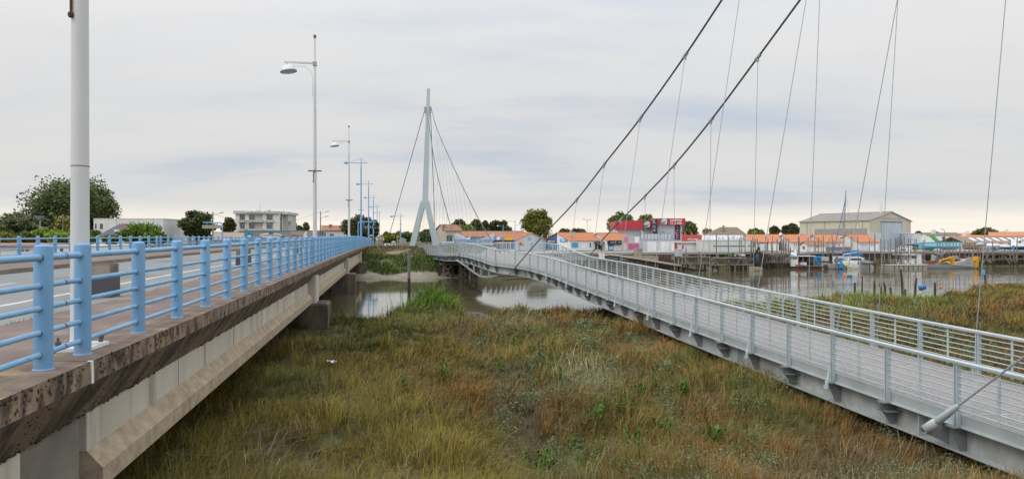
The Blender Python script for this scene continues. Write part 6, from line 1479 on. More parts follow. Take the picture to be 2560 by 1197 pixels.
for px_, pt in POLES:
    Yp = fy(wx(px_, 88))-rng.uniform(2.2, 4.2) if px_ > 1760 else 79.3
    if 1980 < px_ < 2100: Yp = 85.0+rng.uniform(0, 1.5) if px_ in (1996.7, 2020.7, 2058) else 87.4
    X = wx(px_, Yp); zt = wz(pt, Yp); r0 = rng.uniform(0.05, 0.078)*(1.5 if px_ in (1996.7, 1878, 2437) else 1.0); ln = rng.uniform(-0.12, 0.12) if px_ != 2437 else -0.55
    t = thing('mooring_pole', pole_label(px_), 'pole', (X+ln, Yp, WZ), 'timber mooring poles along the quay')
    MB().tube([(X+ln*1.1, Yp, -4.8), (X+ln*0.8, Yp, -2.9)], r0*1.1, 7).build('wet_foot', WETWOOD, t, True)
    MB().tube([(X+ln*0.8, Yp, -2.91), (X+ln*0.3+rng.uniform(-.04, .04), Yp, (zt-2.9)*0.4), (X, Yp, zt)], [r0, r0*0.95, r0*0.75], 7).build('shaft', WOOD, t, True)
# ------------------------------------------------------------------ boats
def hull(mb, x0, x1, y, beam, zk, zd, bow=1, sheer=0.0, n=12, fine=0.75, stern=0.85, rise=0.0):
    """hull along X from x0 to x1, bow=+1 at x1; zk keel/bottom, zd deck"""
    secs = []
    for i in range(n+1):
        t_ = i/n; u = t_ if bow > 0 else 1-t_
        w_ = beam/2*(stern+(1-stern)*min(1, u*3))*(1-max(0, (u-fine)/(1-fine+1e-6))**2.0*0.97) if fine < 1 else beam/2
        zz = zd+sheer*(u**2); kk = zk+rise*max(0, (u-0.7)/0.3)**2
        X = x0+(x1-x0)*t_
        if u > 0.9 and fine < 1: X += (0.12*(x1-x0))*0  # plumb stem
        secs.append([Vector((X, y-w_, zz)), Vector((X, y-w_*0.92, (zz+kk)/2)), Vector((X, y-w_*0.7, kk)), Vector((X, y+w_*0.7, kk)), Vector((X, y+w_*0.92, (zz+kk)/2)), Vector((X, y+w_, zz))])
    return mb.loft(secs, closed=True)
def PX(a, Y): return wx(a, Y)
# white cabin workboat
def workboat():
    Y = 84.5; t = thing('oyster_workboat', 'white cabin oyster workboat with red hull and bright blue folding crane', 'boat', (PX(2030, Y), Y, WZ))
    x = lambda p: wx(p, Y); z = lambda p: wz(p, Y)
    hull(MB(), x(1972), x(2118), Y+1.3, 2.8, -4.0, z(669), -1, 0.25, stern=1.0, fine=0.8).build('hull', HULLR, t)
    hull(MB(), x(1973), x(2117), Y+1.3, 2.86, z(669.5), z(665.5), -1, 0.3, stern=1.0, fine=0.8).build('bulwark', pmat_once('worn_white_bulwark', (0.45, 0.43, 0.41), 0.6), t)
    c = MB().box(x(1975), x(1997), Y+0.2, Y+2.4, z(666), z(641)).build('cabin', HULLW, t)
    for a, b in ((1976.5, 1980), (1983, 1987), (1989, 1993.5)): MB().box(x(a), x(b), Y+0.17, Y+0.2, z(648), z(643.5)).build('window', GLASS, c)
    MB().box(x(1972), x(2040), Y+0.1, Y+2.5, z(641), z(639.2)).build('canopy_roof', HULLW, t); MB().box(x(1972), x(1996), Y+0.08, Y+0.12, z(641), z(640)).build('blue_trim', CRANEB, t)
    for p_ in (2010, 2038): MB().tube([(x(p_), Y+0.3, z(641)), (x(p_), Y+0.3, z(668))], 0.04, 6).build('canopy_post', GALV, t)
    MB().box(x(1997), x(2031), Y+2.3, Y+2.4, z(664), z(641)).build('back_screen', pmat_once('grey_screen', (0.33, 0.33, 0.33)), t)
    MB().poly_extrude([P(1984, 639, Y+1), P(1988, 622, Y+1), P(1991, 622, Y+1), P(1992, 639, Y+1)], Vector((0, 0.1, 0))).build('antenna_mast', HULLW, t); MB().cbox(P(1980, 634, Y+1), (0.35, 0.3, 0.3)).build('radar', HULLW, t); MB().tube([P(1990, 625, Y+1), P(1991, 614, Y+1)], 0.02, 5).build('aerial', GALV, t)
    MB().box(x(1998), x(2004), Y+0.5, Y+1.2, z(666), z(655.5)).build('orange_bin', pmat_once('orange_bin', (0.45, 0.10, 0.05)), t); MB().box(x(2005), x(2020), Y+0.4, Y+1.2, z(666), z(656)).build('white_bin', WHITEP, t)
    MB().box(x(2024), x(2042), Y+0.6, Y+2.0, z(666), z(658)).build('dark_gear', DARK, t); MB().box(x(2008), x(2013), Y+1.0, Y+1.6, z(656), z(651.5)).build('blue_crate', pmat_once('violet_crate', (0.08, 0.07, 0.30)), t)
    MB().lathe([(0.28, -0.12), (0.38, -0.08), (0.38, 0.08), (0.28, 0.12)], tuple(P(1972, 661, Y+0.6)), 14, Matrix.Rotation(R(90), 4, 'Y')).build('tyre_fender', BLACK, t, True)
    cr = MB().beam(P(2062, 666, Y+1), P(2062, 643, Y+1), 0.24, 0.28).build('crane_post', CRANEB, t)
    MB().beam(P(2063, 643.5, Y+1), P(2035, 641.5, Y+0.9), 0.22, 0.30, w2=0.22, h2=0.24).build('crane_boom', CRANEB, t); MB().beam(P(2034, 641, Y+0.8), P(2051, 664, Y+0.7), 0.20, 0.32, w2=0.16, h2=0.2).build('crane_jib', CRANEB, t)
    MB().beam(P(2048, 643, Y+0.85), P(2058, 662, Y+0.9), 0.10, 0.12).build('crane_ram', CRANEB, t); MB().beam(P(2056, 648, Y+0.7), P(2056, 664, Y+0.7), 0.12, 0.2).build('crane_leg', CRANEB, t)
workboat()
def alu_boat():
    Y = 83.6; t = thing('aluminium_workboat', 'bare aluminium workboat with stout post and blue winch right of the blue crane', 'boat', (PX(2088, Y), Y, WZ)); x = lambda p: wx(p, Y); z = lambda p: wz(p, Y)
    hull(MB(), x(2062), x(2116), Y+0.9, 2.0, -4.0, z(660), -1, 0.2, stern=1.0, fine=0.75).build('hull', HULLG, t)
    MB().tube([P(2092, 671, Y-0.1), P(2092, 637, Y-0.1)], 0.13, 10).build('stout_post', pmat_once('post_grey_brown', (0.26, 0.24, 0.21), 0.8), t, True)
    MB().box(x(2068), x(2080), Y+0.8, Y+1.6, z(660), z(643)).build('white_sack', pmat_once('sack_white', (0.55, 0.54, 0.50), 0.8), t); MB().box(x(2068), x(2080), Y+0.5, Y+1.4, z(660), z(653)).build('red_crate', pmat_once('maroon_crate', (0.2, 0.03, 0.03)), t)
    MB().beam(P(2096, 647, Y+0.2), P(2109, 664, Y+0.1), 0.16, 0.24).build('winch_arm', CRANEB, t); MB().cbox(P(2101, 664, Y-0.05), (0.55, 0.35, 0.5), 0.2).build('winch', CRANEB, t); MB().beam(P(2106, 661, Y-0.1), P(2107, 671, Y-0.1), 0.12, 0.2).build('winch_leg', CRANEB, t)
    MB().lathe([(0, 0.22), (0.16, 0.12), (0.2, 0), (0.16, -0.12), (0, -0.2)], tuple(P(2114, 663, Y-0.1)), 12).build('yellow_fender', YELLOW, t, True); MB().lathe([(0, 0.18), (0.13, 0.1), (0.16, 0), (0.13, -0.1), (0, -0.16)], tuple(P(2127, 667, Y-0.1)), 12).build('yellow_fender', YELLOW, t, True)
    for p_ in (2084, 2087): MB().tube([P(p_, 660, Y+0.3), P(p_-2, 650, Y+0.3), P(p_+1, 643, Y+0.3)], 0.05, 6).build('pipe_gear', HULLW, t)
    MB().lathe([(0.2, -0.1), (0.3, -0.07), (0.3, 0.07), (0.2, 0.1)], tuple(P(2064, 667, Y)), 12, Matrix.Rotation(R(70), 4, 'X')).build('tyre_fender', BLACK, t, True)
alu_boat()
def catamaran():
    Y = 84.6; t = thing('catamaran', 'white sailing catamaran with tall mast, blue sail cover and blue awning', 'boat', (PX(2145, Y), Y, WZ)); x = lambda p: wx(p, Y); z = lambda p: wz(p, Y)
    for a, b, yo in ((2102, 2157, 0.0), (2140, 2196, 0.6)):
        secs = []
        for i in range(11):
            u = i/10; X = x(a)+(x(b)-x(a))*u; zt = z(655)-max(0, (u-0.45)/0.55)**1.8*0.62; w_ = 0.42*(1-max(0, (u-0.8)/0.2)**2*0.8)
            yy_ = Y+yo+0.6; secs.append([Vector((X, yy_-w_, zt)), Vector((X, yy_-w_*1.05, (zt-4.0)/2-0.0)), Vector((X, yy_-w_*0.5, -3.95)), Vector((X, yy_+w_*0.5, -3.95)), Vector((X, yy_+w_*1.05, (zt-4.0)/2)), Vector((X, yy_+w_, zt))])
        MB().loft(secs, closed=True).build('hull', HULLW, t, True)
    MB().poly_extrude([P(2118, 656, Y+0.9), P(2162, 656, Y+0.9), P(2160, 645, Y+0.9), P(2148, 640, Y+0.9), P(2122, 642, Y+0.9)], Vector((0, 1.6, 0))).build('cabin', HULLW, t)
    MB().poly_extrude([P(2126, 650, Y+0.85), P(2155, 650, Y+0.85), P(2153, 646, Y+0.85), P(2128, 646, Y+0.85)], Vector((0, 0.06, 0))).build('window_band', NAVY, t)
    MB().tube([P(2107.5, 655, Y+1.6), P(2111, 560, Y+1.6), P(2114.5, 476, Y+1.6)], [0.085, 0.08, 0.05], 10).build('mast', pmat_once('alu_spar', (0.36, 0.36, 0.35), 0.4), t, True)
    MB().beam(P(2108, 636, Y+1.4), P(2152, 626.5, Y+1.4), 0.10, 0.10).build('boom', HULLW, t); MB().poly_extrude([P(2107, 635, Y+1.35), P(2152, 626, Y+1.35), P(2151, 624.5, Y+1.35), P(2135, 626, Y+1.35), P(2108, 629, Y+1.35)], Vector((0, 0.22, 0))).build('sail_cover', SAIL, t)
    MB().poly_extrude([P(2124, 637, Y+1), P(2158, 637.5, Y+1), P(2156, 633, Y+1), P(2140, 631.5, Y+1), P(2128, 634, Y+1)], Vector((0, 1.2, 0))).build('awning', CRANEB, t)
    for p_ in (2126, 2140, 2157): MB().tube([P(p_, 637, Y+1.05), P(p_, 648, Y+1.05)], 0.025, 5).build('awning_post', GALV, t)
    MB().tube([P(2113.5, 500, Y+1.5), P(2098, 570, Y+1.3), P(2080, 640, Y+1.0)], 0.045, 6).build('furled_sail', SAIL, t, True); MB().tube([P(2114.4, 480, Y+1.6), P(2132, 600, Y+1.6), P(2140, 642, Y+1.6)], 0.012, 4).build('shroud', DSTEEL, t); MB().tube([P(2114.4, 480, Y+1.6), P(2096, 640, Y+1.9)], 0.012, 4).build('shroud', DSTEEL, t)
    MB().box(x(2110), x(2135), Y+0.4, Y+2.2, z(656), z(652)).build('deck', HULLW, t); MB().box(x(2098), x(2122), Y+0.2, Y+1.8, z(646), z(641)).build('blue_marked_locker', LBLUEW, t)
    # inflatable dinghy slung behind
    d = thing('inflatable_dinghy', 'grey inflatable dinghy slung at the stern of the catamaran', 'dinghy', (x(2168), Y-0.1, z(660)))
    MB().tube([P(2152, 652, Y-0.1), P(2156, 656, Y-0.2), P(2170, 657, Y-0.2), P(2182, 655.5, Y-0.1)], [0.10, 0.16, 0.16, 0.13], 10).build('tube', RUBBER, d, True); MB().tube([P(2153, 651, Y+0.6), P(2170, 653.5, Y+0.6), P(2181, 653, Y+0.6)], 0.13, 8).build('tube', RUBBER, d, True)
    MB().box(x(2155), x(2180), Y-0.1, Y+0.6, z(657), z(654)).build('floor', HULLG, d); MB().cbox(P(2178, 649, Y+0.2), (0.25, 0.3, 0.4)).build('outboard', BLACK, d)
    for u_, v_ in ((2158, 2162), (2176, 2172)): MB().tube([P(u_, 654, Y+0.2), P(v_, 643, Y+0.3)], 0.02, 5).build('davit', GALV, d)
catamaran()
def pontoon():
    Y = 84.5; t = thing('railed_pontoon', 'floating pontoon with grey railings and block floats', 'pontoon', (PX(2272, Y), Y, WZ)); x = lambda p: wx(p, Y); z = lambda p: wz(p, Y)
    MB().box(x(2225), x(2320), Y, Y+2.2, z(664), z(662)).build('deck', PLANK, t)
    for k in range(8): MB().box(x(2226+11.8*k), x(2226+11.8*k+9.5), Y+0.05, Y+2.1, -3.95, z(664.3)).build('float_block', pmat_once('float_grey', (0.40, 0.38, 0.33), 0.8), t)
    for p_ in (2225.5, 2233, 2241, 2249, 2259, 2266, 2275, 2285, 2296, 2307, 2312): MB().tube([P(p_, 663, Y+0.05), P(p_, 649.5, Y+0.05)], 0.028, 6).build('rail_post', GALV, t)
    for py_ in (649.7, 654.5, 659): 
        MB().tube([P(2225, py_, Y+0.05), P(2249, py_, Y+0.05)], 0.022, 5).build('rail', GALV, t); MB().tube([P(2259, py_, Y+0.05), P(2312, py_, Y+0.05)], 0.022, 5).build('rail', GALV, t)
    MB().tube([P(2249, 649.7, Y+0.05), P(2254, 662, Y+0.05)], 0.028, 6).build('sloped_rail', GALV, t); MB().tube([P(2312, 649.7, Y+0.05), P(2319, 662, Y+0.05)], 0.028, 6).build('sloped_rail', GALV, t)
    for p_ in (2261, 2276): MB().box(x(p_), x(p_+5), Y+0.0, Y+0.04, z(657), z(651.5)).build('notice', WHITEP, t)
    Y = 87.2; t = thing('white_launch', 'white cabin launch moored behind the railed pontoon', 'boat', (PX(2282, Y), Y, WZ)); x = lambda p: wx(p, Y); z = lambda p: wz(p, Y)
    hull(MB(), x(2252), x(2330), Y+1, 2.2, -3.95, z(660), -1, 0.25).build('hull', HULLW, t)
    MB().poly_extrude([P(2270, 661, Y+0.2), P(2304, 661, Y+0.2), P(2304, 638, Y+0.2), P(2277, 637, Y+0.2)], Vector((0, 1.6, 0))).build('cabin', HULLW, t); MB().box(x(2281), x(2294), Y+0.15, Y+0.2, z(646), z(639)).build('window', GLASS, t)
    MB().box(x(2252), x(2306), Y+0.1, Y+1.9, z(637.5), z(635.5)).build('roof', HULLW, t); MB().tube([P(2273, 636, Y+1), P(2273, 622, Y+1)], 0.06, 6).build('mast', HULLW, t)
    for p_ in (2255, 2262): MB().tube([P(p_, 637, Y+0.3), P(p_, 660, Y+0.3)], 0.03, 5).build('roof_post', GALV, t)
pontoon()
def crane_barge():
    Y = 85.5; t = thing('crane_barge', 'flat aluminium barge with yellow folded crane and yellow stern gear', 'barge', (PX(2385, Y), Y, WZ)); x = lambda p: wx(p, Y); z = lambda p: wz(p, Y)
    hull(MB(), x(2316), x(2436), Y+1.2, 2.6, -4.0, z(661), 1, 0.0, stern=1.0, fine=1.0).build('hull', HULLG, t)
    MB().poly_extrude([P(2384, 663, Y-0.15), P(2433, 667, Y-0.15), P(2433, 647.5, Y-0.15), P(2416, 648, Y-0.15), P(2413, 652, Y-0.15), P(2394, 655.5, Y-0.15)], Vector((0, 2.7, 0))).build('raised_bow', HULLG, t)
    for a, b in ((2416, 2424),): scribble(t, P(2420, 657.5, Y-0.17), 0.42, 0.07, DGREY, (1, 0, 0), 6)
    MB().poly_extrude([P(2350, 655, Y), P(2352, 650, Y), P(2382, 641, Y), P(2386, 641, Y), P(2386, 646, Y), P(2376, 651, Y), P(2354, 657, Y)], Vector((0, 0.3, 0))).build('crane_boom', CRANEY, t)
    MB().beam(P(2354, 653.5, Y-0.04), P(2376, 648, Y-0.04), 0.05, 0.10).build('crane_slot', BLACK, t); MB().beam(P(2382, 661, Y+0.1), P(2382, 643, Y+0.1), 0.30, 0.36).build('crane_post', CRANEY, t); MB().beam(P(2375.5, 656, Y+0.05), P(2375.5, 648, Y+0.05), 0.12, 0.2).build('crane_ram', CRANEY, t); MB().box(x(2376), x(2387), Y-0.02, Y+0.5, z(660.5), z(657.5)).build('crane_base', CRANEY, t)
    MB().poly_extrude([P(2433, 668, Y), P(2445, 668, Y), P(2447, 655, Y), P(2449, 641, Y), P(2443, 641, Y), P(2441, 650, Y), P(2433, 650, Y)], Vector((0, 0.8, 0))).build('stern_gear', CRANEY, t); MB().box(x(2436.5), x(2438), Y-0.02, Y, z(656), z(652)).build('gear_slot', BLACK, t)
    MB().box(x(2330), x(2344), Y+0.5, Y+1.3, z(661), z(652)).build('rusty_crate', pmat_once('rust_red_crate', (0.28, 0.075, 0.04), 0.8), t); MB().box(x(2356), x(2375), Y+0.4, Y+1.4, z(661), z(656.5)).build('engine_box', RUBBER, t)
    MB().box(x(2399), x(2412), Y+1.2, Y+1.5, z(648), z(640)).build('console', pmat_once('console_blue', (0.28, 0.36, 0.45)), t); MB().box(x(2398), x(2412), Y+0.8, Y+1.6, z(654), z(648)).build('seat', pmat_once('maroon_crate', (0.2, 0.03, 0.03)), t); MB().cbox(P(2423, 644, Y+1), (0.5, 0.5, 0.08)).build('hatch_top', CREAM, t)
    MB().tube([P(2356, 661, Y+0.2), P(2357, 655, Y+0.2)], 0.03, 5).build('stanchion', GALV, t)
    # sheds and gear between barge and quay
    Y = 88.8; t = thing('lean_to_shelter', 'tilted grey-blue roof sheet over a timber work shelter behind the barge', 'shelter', (PX(2355, Y), Y, -3.0))
    MB().poly_extrude([P(2345, 636, Y), P(2348, 626, Y), P(2361, 634, Y), P(2358, 640, Y)], Vector((0, 0.6, 0.1))).build('roof_sheet', pmat_once('blue_grey_sheet', (0.30, 0.36, 0.44)), t); MB().poly_extrude([P(2351, 624.5, Y), P(2355, 623.5, Y), P(2363, 633, Y), P(2360, 635, Y)], Vector((0, 0.6, 0))).build('roof_sheet', LBLUEW, t)
    MB().box(wx(2344, Y), wx(2362, Y), Y+0.3, Y+1.6, wz(658, Y), wz(639, Y)).build('board_wall', WOOD, t); MB().poly_extrude([P(2330, 655, Y), P(2334, 637, Y), P(2340, 640, Y), P(2338, 655, Y)], Vector((0, 0.5, 0))).build('white_tank', pmat_once('tank_white', (0.5, 0.5, 0.47), 0.7), t)
    MB().beam(P(2310, 625, Y+1), P(2352, 629, Y+1), 0.12, 0.10).build('shelter_beam', WOOD, t); MB().box(wx(2311, Y), wx(2332, Y), Y+0.4, Y+1.5, wz(659, Y), wz(638, Y)).build('dark_bay', DARK, t)
crane_barge()
def on_quay():
    Y = 99; t = thing('turquoise_hull', 'large turquoise boat hull standing on the quay', 'boat', (PX(2358, Y), Y+2, -1.7)); z = lambda p: wz(p, Y)
    top = [(2296, 607), (2310, 605.8), (2340, 605.5), (2380, 606), (2405, 606), (2421, 606.5)]; bot = [(2303, 623), (2312, 624.5), (2340, 625), (2380, 625), (2402, 624), (2410, 622)]
    secs = []
    for (a, b), (c, d) in zip(top, bot):
        w_ = 1.4 if 2300 < a < 2415 else 0.25
        secs.append([Vector((wx(a, Y), Y+1.6-w_, wz(b, Y))), Vector((wx((a+c)/2, Y), Y+1.6-w_*1.02, wz((b+d)/2, Y))), Vector((wx(c, Y), Y+1.6-w_*0.5, wz(d, Y))), Vector((wx(c, Y), Y+1.6+w_*0.5, wz(d, Y))), Vector((wx((a+c)/2, Y), Y+1.6+w_*1.02, wz((b+d)/2, Y))), Vector((wx(a, Y), Y+1.6+w_, wz(b, Y)))])
    MB().loft(secs, closed=True).build('hull', HULLB, t, True)
    MB().tube([P(2297, 606.6, Y+0.2), P(2340, 605.2, Y+0.15), P(2420, 606.1, Y+0.3)], 0.05, 6).build('rubbing_strake', pmat_once('teal_strake', (0.12, 0.42, 0.55)), t)
    for p_ in (2309, 2332, 2356, 2380, 2402): MB().beam(P(p_, 626.5, Y+0.5), P(p_, 616, Y+0.3), 0.10, 0.10).build('cradle_leg', pmat_once('teal_strake', (0.12, 0.42, 0.55)), t)
    g = thing('gravel_heap', 'small grey heap in front of the turquoise hull', 'heap', (PX(2343, 97.5), 97.5, -1.65)); MB().lathe([(0.62, 0), (0.5, 0.14), (0.28, 0.3), (0.08, 0.36), (0, 0.37)], (PX(2343, 97.5), 97.5, -1.66), 12).build('heap', GREYW, g, True)
    Y = 104; t = thing('green_crane', 'bright green loader crane arm raised behind the turquoise hull', 'crane', (PX(2348, Y), Y, -1.8))
    MB().beam(P(2352, 612, Y), P(2330, 589.5, Y), 0.42, 0.52, w2=0.24, h2=0.3).build('boom', CRANEG, t); MB().beam(P(2329, 588.5, Y), P(2326, 592, Y), 0.3, 0.5).build('boom_head', CRANEG, t); MB().beam(P(2326, 588.5, Y), P(2331, 588, Y), 0.2, 0.2).build('head_plate', CRANEG, t); MB().box(wx(2344, Y), wx(2360, Y), Y, Y+2, -1.9, wz(609, Y)).build('base', DGREY, t)
    Y = 98; t = thing('white_truck', 'small white flatbed truck parked on the quay before the hangar', 'truck', (PX(2272, Y), Y, -1.75)); z = lambda p: wz(p, Y); x = lambda p: wx(p, Y)
    c = MB().poly_extrude([P(2264, 624, Y), P(2264, 618, Y), P(2267, 614, Y), P(2281, 614, Y), P(2281, 624, Y)], Vector((0, 1.6, 0))).build('cab', HULLW, t); MB().poly_extrude([P(2265, 618.5, Y-0.02), P(2267.5, 615, Y-0.02), P(2271, 615, Y-0.02), P(2271, 618.5, Y-0.02)], Vector((0, 0.03, 0))).build('window', GLASS, c)
    MB().box(x(2253), x(2264), Y+0.1, Y+1.5, z(623), z(620)).build('bonnet', HULLW, t); MB().box(x(2281), x(2296), Y, Y+1.7, z(624), z(611)).build('load_bed', DARK, t); MB().box(x(2258), x(2285), Y+0.1, Y+1.5, z(612.2), z(611)).build('roof_rack', DGREY, t)
    for p_ in (2260, 2288):
        w_ = MB().lathe([(0.0, -0.1), (0.2, -0.1), (0.2, 0.1), (0.0, 0.1)], (x(p_), Y+0.05, -1.47), 12, Matrix.Rotation(R(90), 4, 'X')).build('wheel', BLACK, t, True); MB().lathe([(0.0, 0.11), (0.1, 0.11), (0.1, 0.12), (0.0, 0.12)], (x(p_), Y+0.05, -1.47), 10, Matrix.Rotation(R(90), 4, 'X')).build('rim', GALV, w_, True)
    Y = 99; 
    for i, (a, b, c, d, lab) in enumerate(((2419, 2436, 611, 618, 'upper stack of brown timber crates right of the turquoise hull'), (2421, 2437, 618.5, 624, 'lower stack of dark timber crates right of the turquoise hull'), (2442, 2466, 613, 625, 'stack of ochre timber crates further right on the quay'))):
        t = thing('crate_stack', lab, 'crates', (PX((a+b)/2, Y), Y, wz(d, Y)), 'crate stacks on the quay'); n = 3
        for k in range(n): MB().box(wx(a, Y), wx(b, Y), Y, Y+1.2, wz(d-(d-c)*k/n, Y)+0.01, wz(d-(d-c)*(k+1)/n, Y)-0.02).build('crate', pmat_once('crate_ochre', (0.34, 0.23, 0.11), 0.9) if i != 1 else BROWNW, t)
    Y = 100; t = thing('white_beached_boat', 'white motorboat laid up ashore with bow rail at the right', 'boat', (PX(2500, Y), Y, -1.7))
    secs = []
    for (a, b, d, w_) in ((2472, 614, 624, 0.7), (2485, 614, 625, 1.0), (2505, 612.5, 625, 1.0), (2520, 611, 623, 0.7), (2531, 609.5, 616, 0.1)): secs.append([Vector((wx(a, Y), Y+1-w_, wz(b, Y))), Vector((wx(a, Y), Y+1-w_*0.4, wz(d, Y))), Vector((wx(a, Y), Y+1+w_*0.4, wz(d, Y))), Vector((wx(a, Y), Y+1+w_, wz(b, Y)))])
    MB().loft(secs, closed=True).build('hull', HULLW, t); MB().tube([P(2488, 610.5, Y), P(2524, 607.5, Y)], 0.02, 5).build('bow_rail', GALV, t); MB().poly_extrude([P(2478, 614, Y+0.4), P(2500, 613, Y+0.4), P(2497, 608, Y+0.4), P(2482, 608.5, Y+0.4)], Vector((0, 1.1, 0))).build('cabin', HULLW, t)
    MB().beam(P(2484, 617, Y-0.5), P(2490, 628, Y-0.5), 0.12, 0.3).build('blue_strut', DBLUE, t); MB().beam(P(2478, 625, Y-0.5), P(2479.5, 619, Y-0.5), 0.1, 0.3).build('blue_strut', SBLUE, t)
    for p_ in (2484, 2512): MB().beam(P(p_, 626.5, Y+0.6), P(p_, 621, Y+0.6), 0.12, 0.12).build('cradle_leg', WOOD, t)
    Y = 98; t = thing('blue_white_trawler', 'blue and white small trawler laid up ashore at the right edge', 'boat', (PX(2550, Y), Y, -1.7))
    secs = []
    for (a, b, d, w_) in ((2526, 617, 621, 0.15), (2535, 616, 624.5, 0.8), (2555, 615.5, 625, 1.1), (2580, 615, 625, 1.1), (2595, 614, 624, 0.9)): secs.append([Vector((wx(a, Y), Y+1-w_, wz(b, Y))), Vector((wx(a, Y), Y+1-w_*0.5, wz(d, Y))), Vector((wx(a, Y), Y+1+w_*0.5, wz(d, Y))), Vector((wx(a, Y), Y+1+w_, wz(b, Y)))])
    MB().loft(secs, closed=True).build('hull', HULLN, t); MB().poly_extrude([P(2527, 617, Y-0.15), P(2595, 615, Y-0.15), P(2595, 611.5, Y-0.15), P(2528, 613.5, Y-0.15)], Vector((0, 2.3, 0))).build('bulwark', HULLW, t); MB().box(wx(2549, Y), wx(2575, Y), Y+0.3, Y+1.7, wz(613, Y), wz(600.5, Y)).build('wheelhouse', HULLW, t)
    MB().box(wx(2550, Y), wx(2556, Y), Y+0.26, Y+0.3, wz(607.5, Y), wz(603, Y)).build('window', GLASS, t); MB().poly_extrude([P(2546, 601, Y+0.2), P(2560, 597, Y+0.2), P(2578, 597, Y+0.2), P(2578, 601, Y+0.2)], Vector((0, 1.6, 0))).build('roof', LBLUEW, t); MB().box(wx(2528, Y), wx(2534, Y), Y-0.2, Y-0.1, wz(624, Y), wz(613, Y)).build('blue_frame', SBLUE, t)
    Y = 103; t = thing('blue_tarpaulin', 'light blue tarpaulin on the quay behind the ochre crates', 'tarpaulin', (PX(2478, Y), Y, -1.75)); MB().poly_extrude([P(2455, 611, Y), P(2463, 606, Y), P(2476, 606.5, Y), P(2480, 611, Y)], Vector((0, 1.5, 0))).build('sheet', pmat_once('tarp_blue', (0.25, 0.50, 0.70)), t); MB().box(wx(2457, Y), wx(2478, Y), Y+0.2, Y+1.3, -1.8, wz(611, Y)).build('covered_load', GREYW, t)
on_quay()
def small_craft():
    Y = 78.6; t = thing('grey_dinghy', 'small grey dinghy with black outboard tied under the dark gear', 'dinghy', (PX(1892, Y), Y, WZ))
    hull(MB(), wx(1877, Y), wx(1907, Y), Y+0.5, 0.95, -3.8, wz(667.5, Y), -1, 0.12, stern=1.0, fine=0.7).build('hull', pmat_once('dinghy_grey', (0.42, 0.41, 0.36), 0.5), t); MB().box(wx(1878, Y), wx(1907, Y), Y+0.04, Y+0.07, wz(668.5, Y), wz(667.5, Y)).build('gunwale', WHITEP, t)
    MB().beam(P(1897, 663, Y+0.4), P(1904, 671, Y+0.3), 0.12, 0.18).build('outboard', BLACK, t); MB().box(wx(1884, Y), wx(1891, Y), Y-0.01, Y+0.03, wz(677, Y), wz(674.5, Y)).build('orange_mark', ORANGE, t)
    Y = 80.2; t = thing('net_hoist', 'dark A-frame hoist with hanging blue nets over the jetty end', 'hoist', (PX(1893, Y), Y, -3.0))
    MB().beam(P(1880, 648, Y), P(1898, 617, Y), 0.10, 0.14).build('frame_leg', BLACK, t); MB().beam(P(1898, 617, Y), P(1900, 628, Y), 0.07, 0.09).build('frame_arm', BLACK, t); MB().beam(P(1893, 632, Y), P(1898, 617, Y), 0.05, 0.05).build('frame_leg', BLACK, t)
    MB().lathe([(0, 0.55), (0.14, 0.45), (0.22, 0.1), (0.2, -0.3), (0.1, -0.6), (0, -0.65)], tuple(P(1893, 645, Y)), 9).build('blue_net', pmat('net_blue', (0.10, 0.14, 0.20), (0.04, 0.06, 0.09), 9, 0.95, bump=0.8), t, True); MB().lathe([(0, 0.5), (0.16, 0.4), (0.24, 0.0), (0.2, -0.4), (0.0, -0.5)], tuple(P(1882, 643, Y)), 9).build('dark_net', pmat('net_dark', (0.05, 0.05, 0.06), (0.02, 0.02, 0.025), 9, 0.95, bump=0.8), t, True)
    MB().poly_extrude([P(1894, 627, Y+1.0), P(1912, 631, Y+1.0), P(1938, 637, Y+1.0), P(1938, 639, Y+1.0), P(1894, 630, Y+1.0)], Vector((0, 1.0, 0.2))).build('roof_plank', WOOD, t); MB().poly_extrude([P(1882, 660, Y+0.8), P(1884, 636, Y+0.8), P(1898, 630, Y+0.8), P(1916, 637, Y+0.8), P(1914, 662, Y+0.8)], Vector((0, 1.2, 0))).build('brown_tarpaulin', pmat_once('dark_brown_tarp', (0.07, 0.045, 0.035), 0.9), t)
    for k in range(5): MB().tube([P(1862+4*k, 632, Y), P(1866+4.5*k, 626+(k % 2)*3, Y), P(1870+4*k, 634, Y)], 0.025, 5).build('cable_loop', BLACK, t)
    Y = 78.6; t = thing('fishing_gear_pile', 'pile of white crates, green net and gear on the jetty before the pavilion', 'gear', (PX(1840, Y), Y, -2.2))
    MB().lathe([(0, 0.3), (0.16, 0.2), (0.22, -0.1), (0.1, -0.35), (0, -0.36)], tuple(P(1832, 636, Y)), 8).build('green_net', pmat('net_green', (0.09, 0.20, 0.15), (0.05, 0.12, 0.09), 9, 0.95, bump=0.8), t, True)
    MB().cbox(P(1836, 638.5, Y), (0.3, 0.3, 0.14)).build('white_box', WHITEP, t); MB().cbox(P(1857.5, 637.5, Y), (0.34, 0.3, 0.2), 0.2).build('white_box', WHITEP, t); MB().cbox(P(1848, 637.5, Y), (0.3, 0.3, 0.12), 0.1).build('pale_box', SLAB, t); MB().beam(P(1822, 630, Y), P(1860, 637, Y), 0.07, 0.12).build('loose_plank', PLANK, t); MB().cbox(P(1840, 653, Y+0.4), (0.22, 0.3, 0.35)).build('blue_drum', pmat_once('dark_blue_drum', (0.03, 0.04, 0.12)), t)
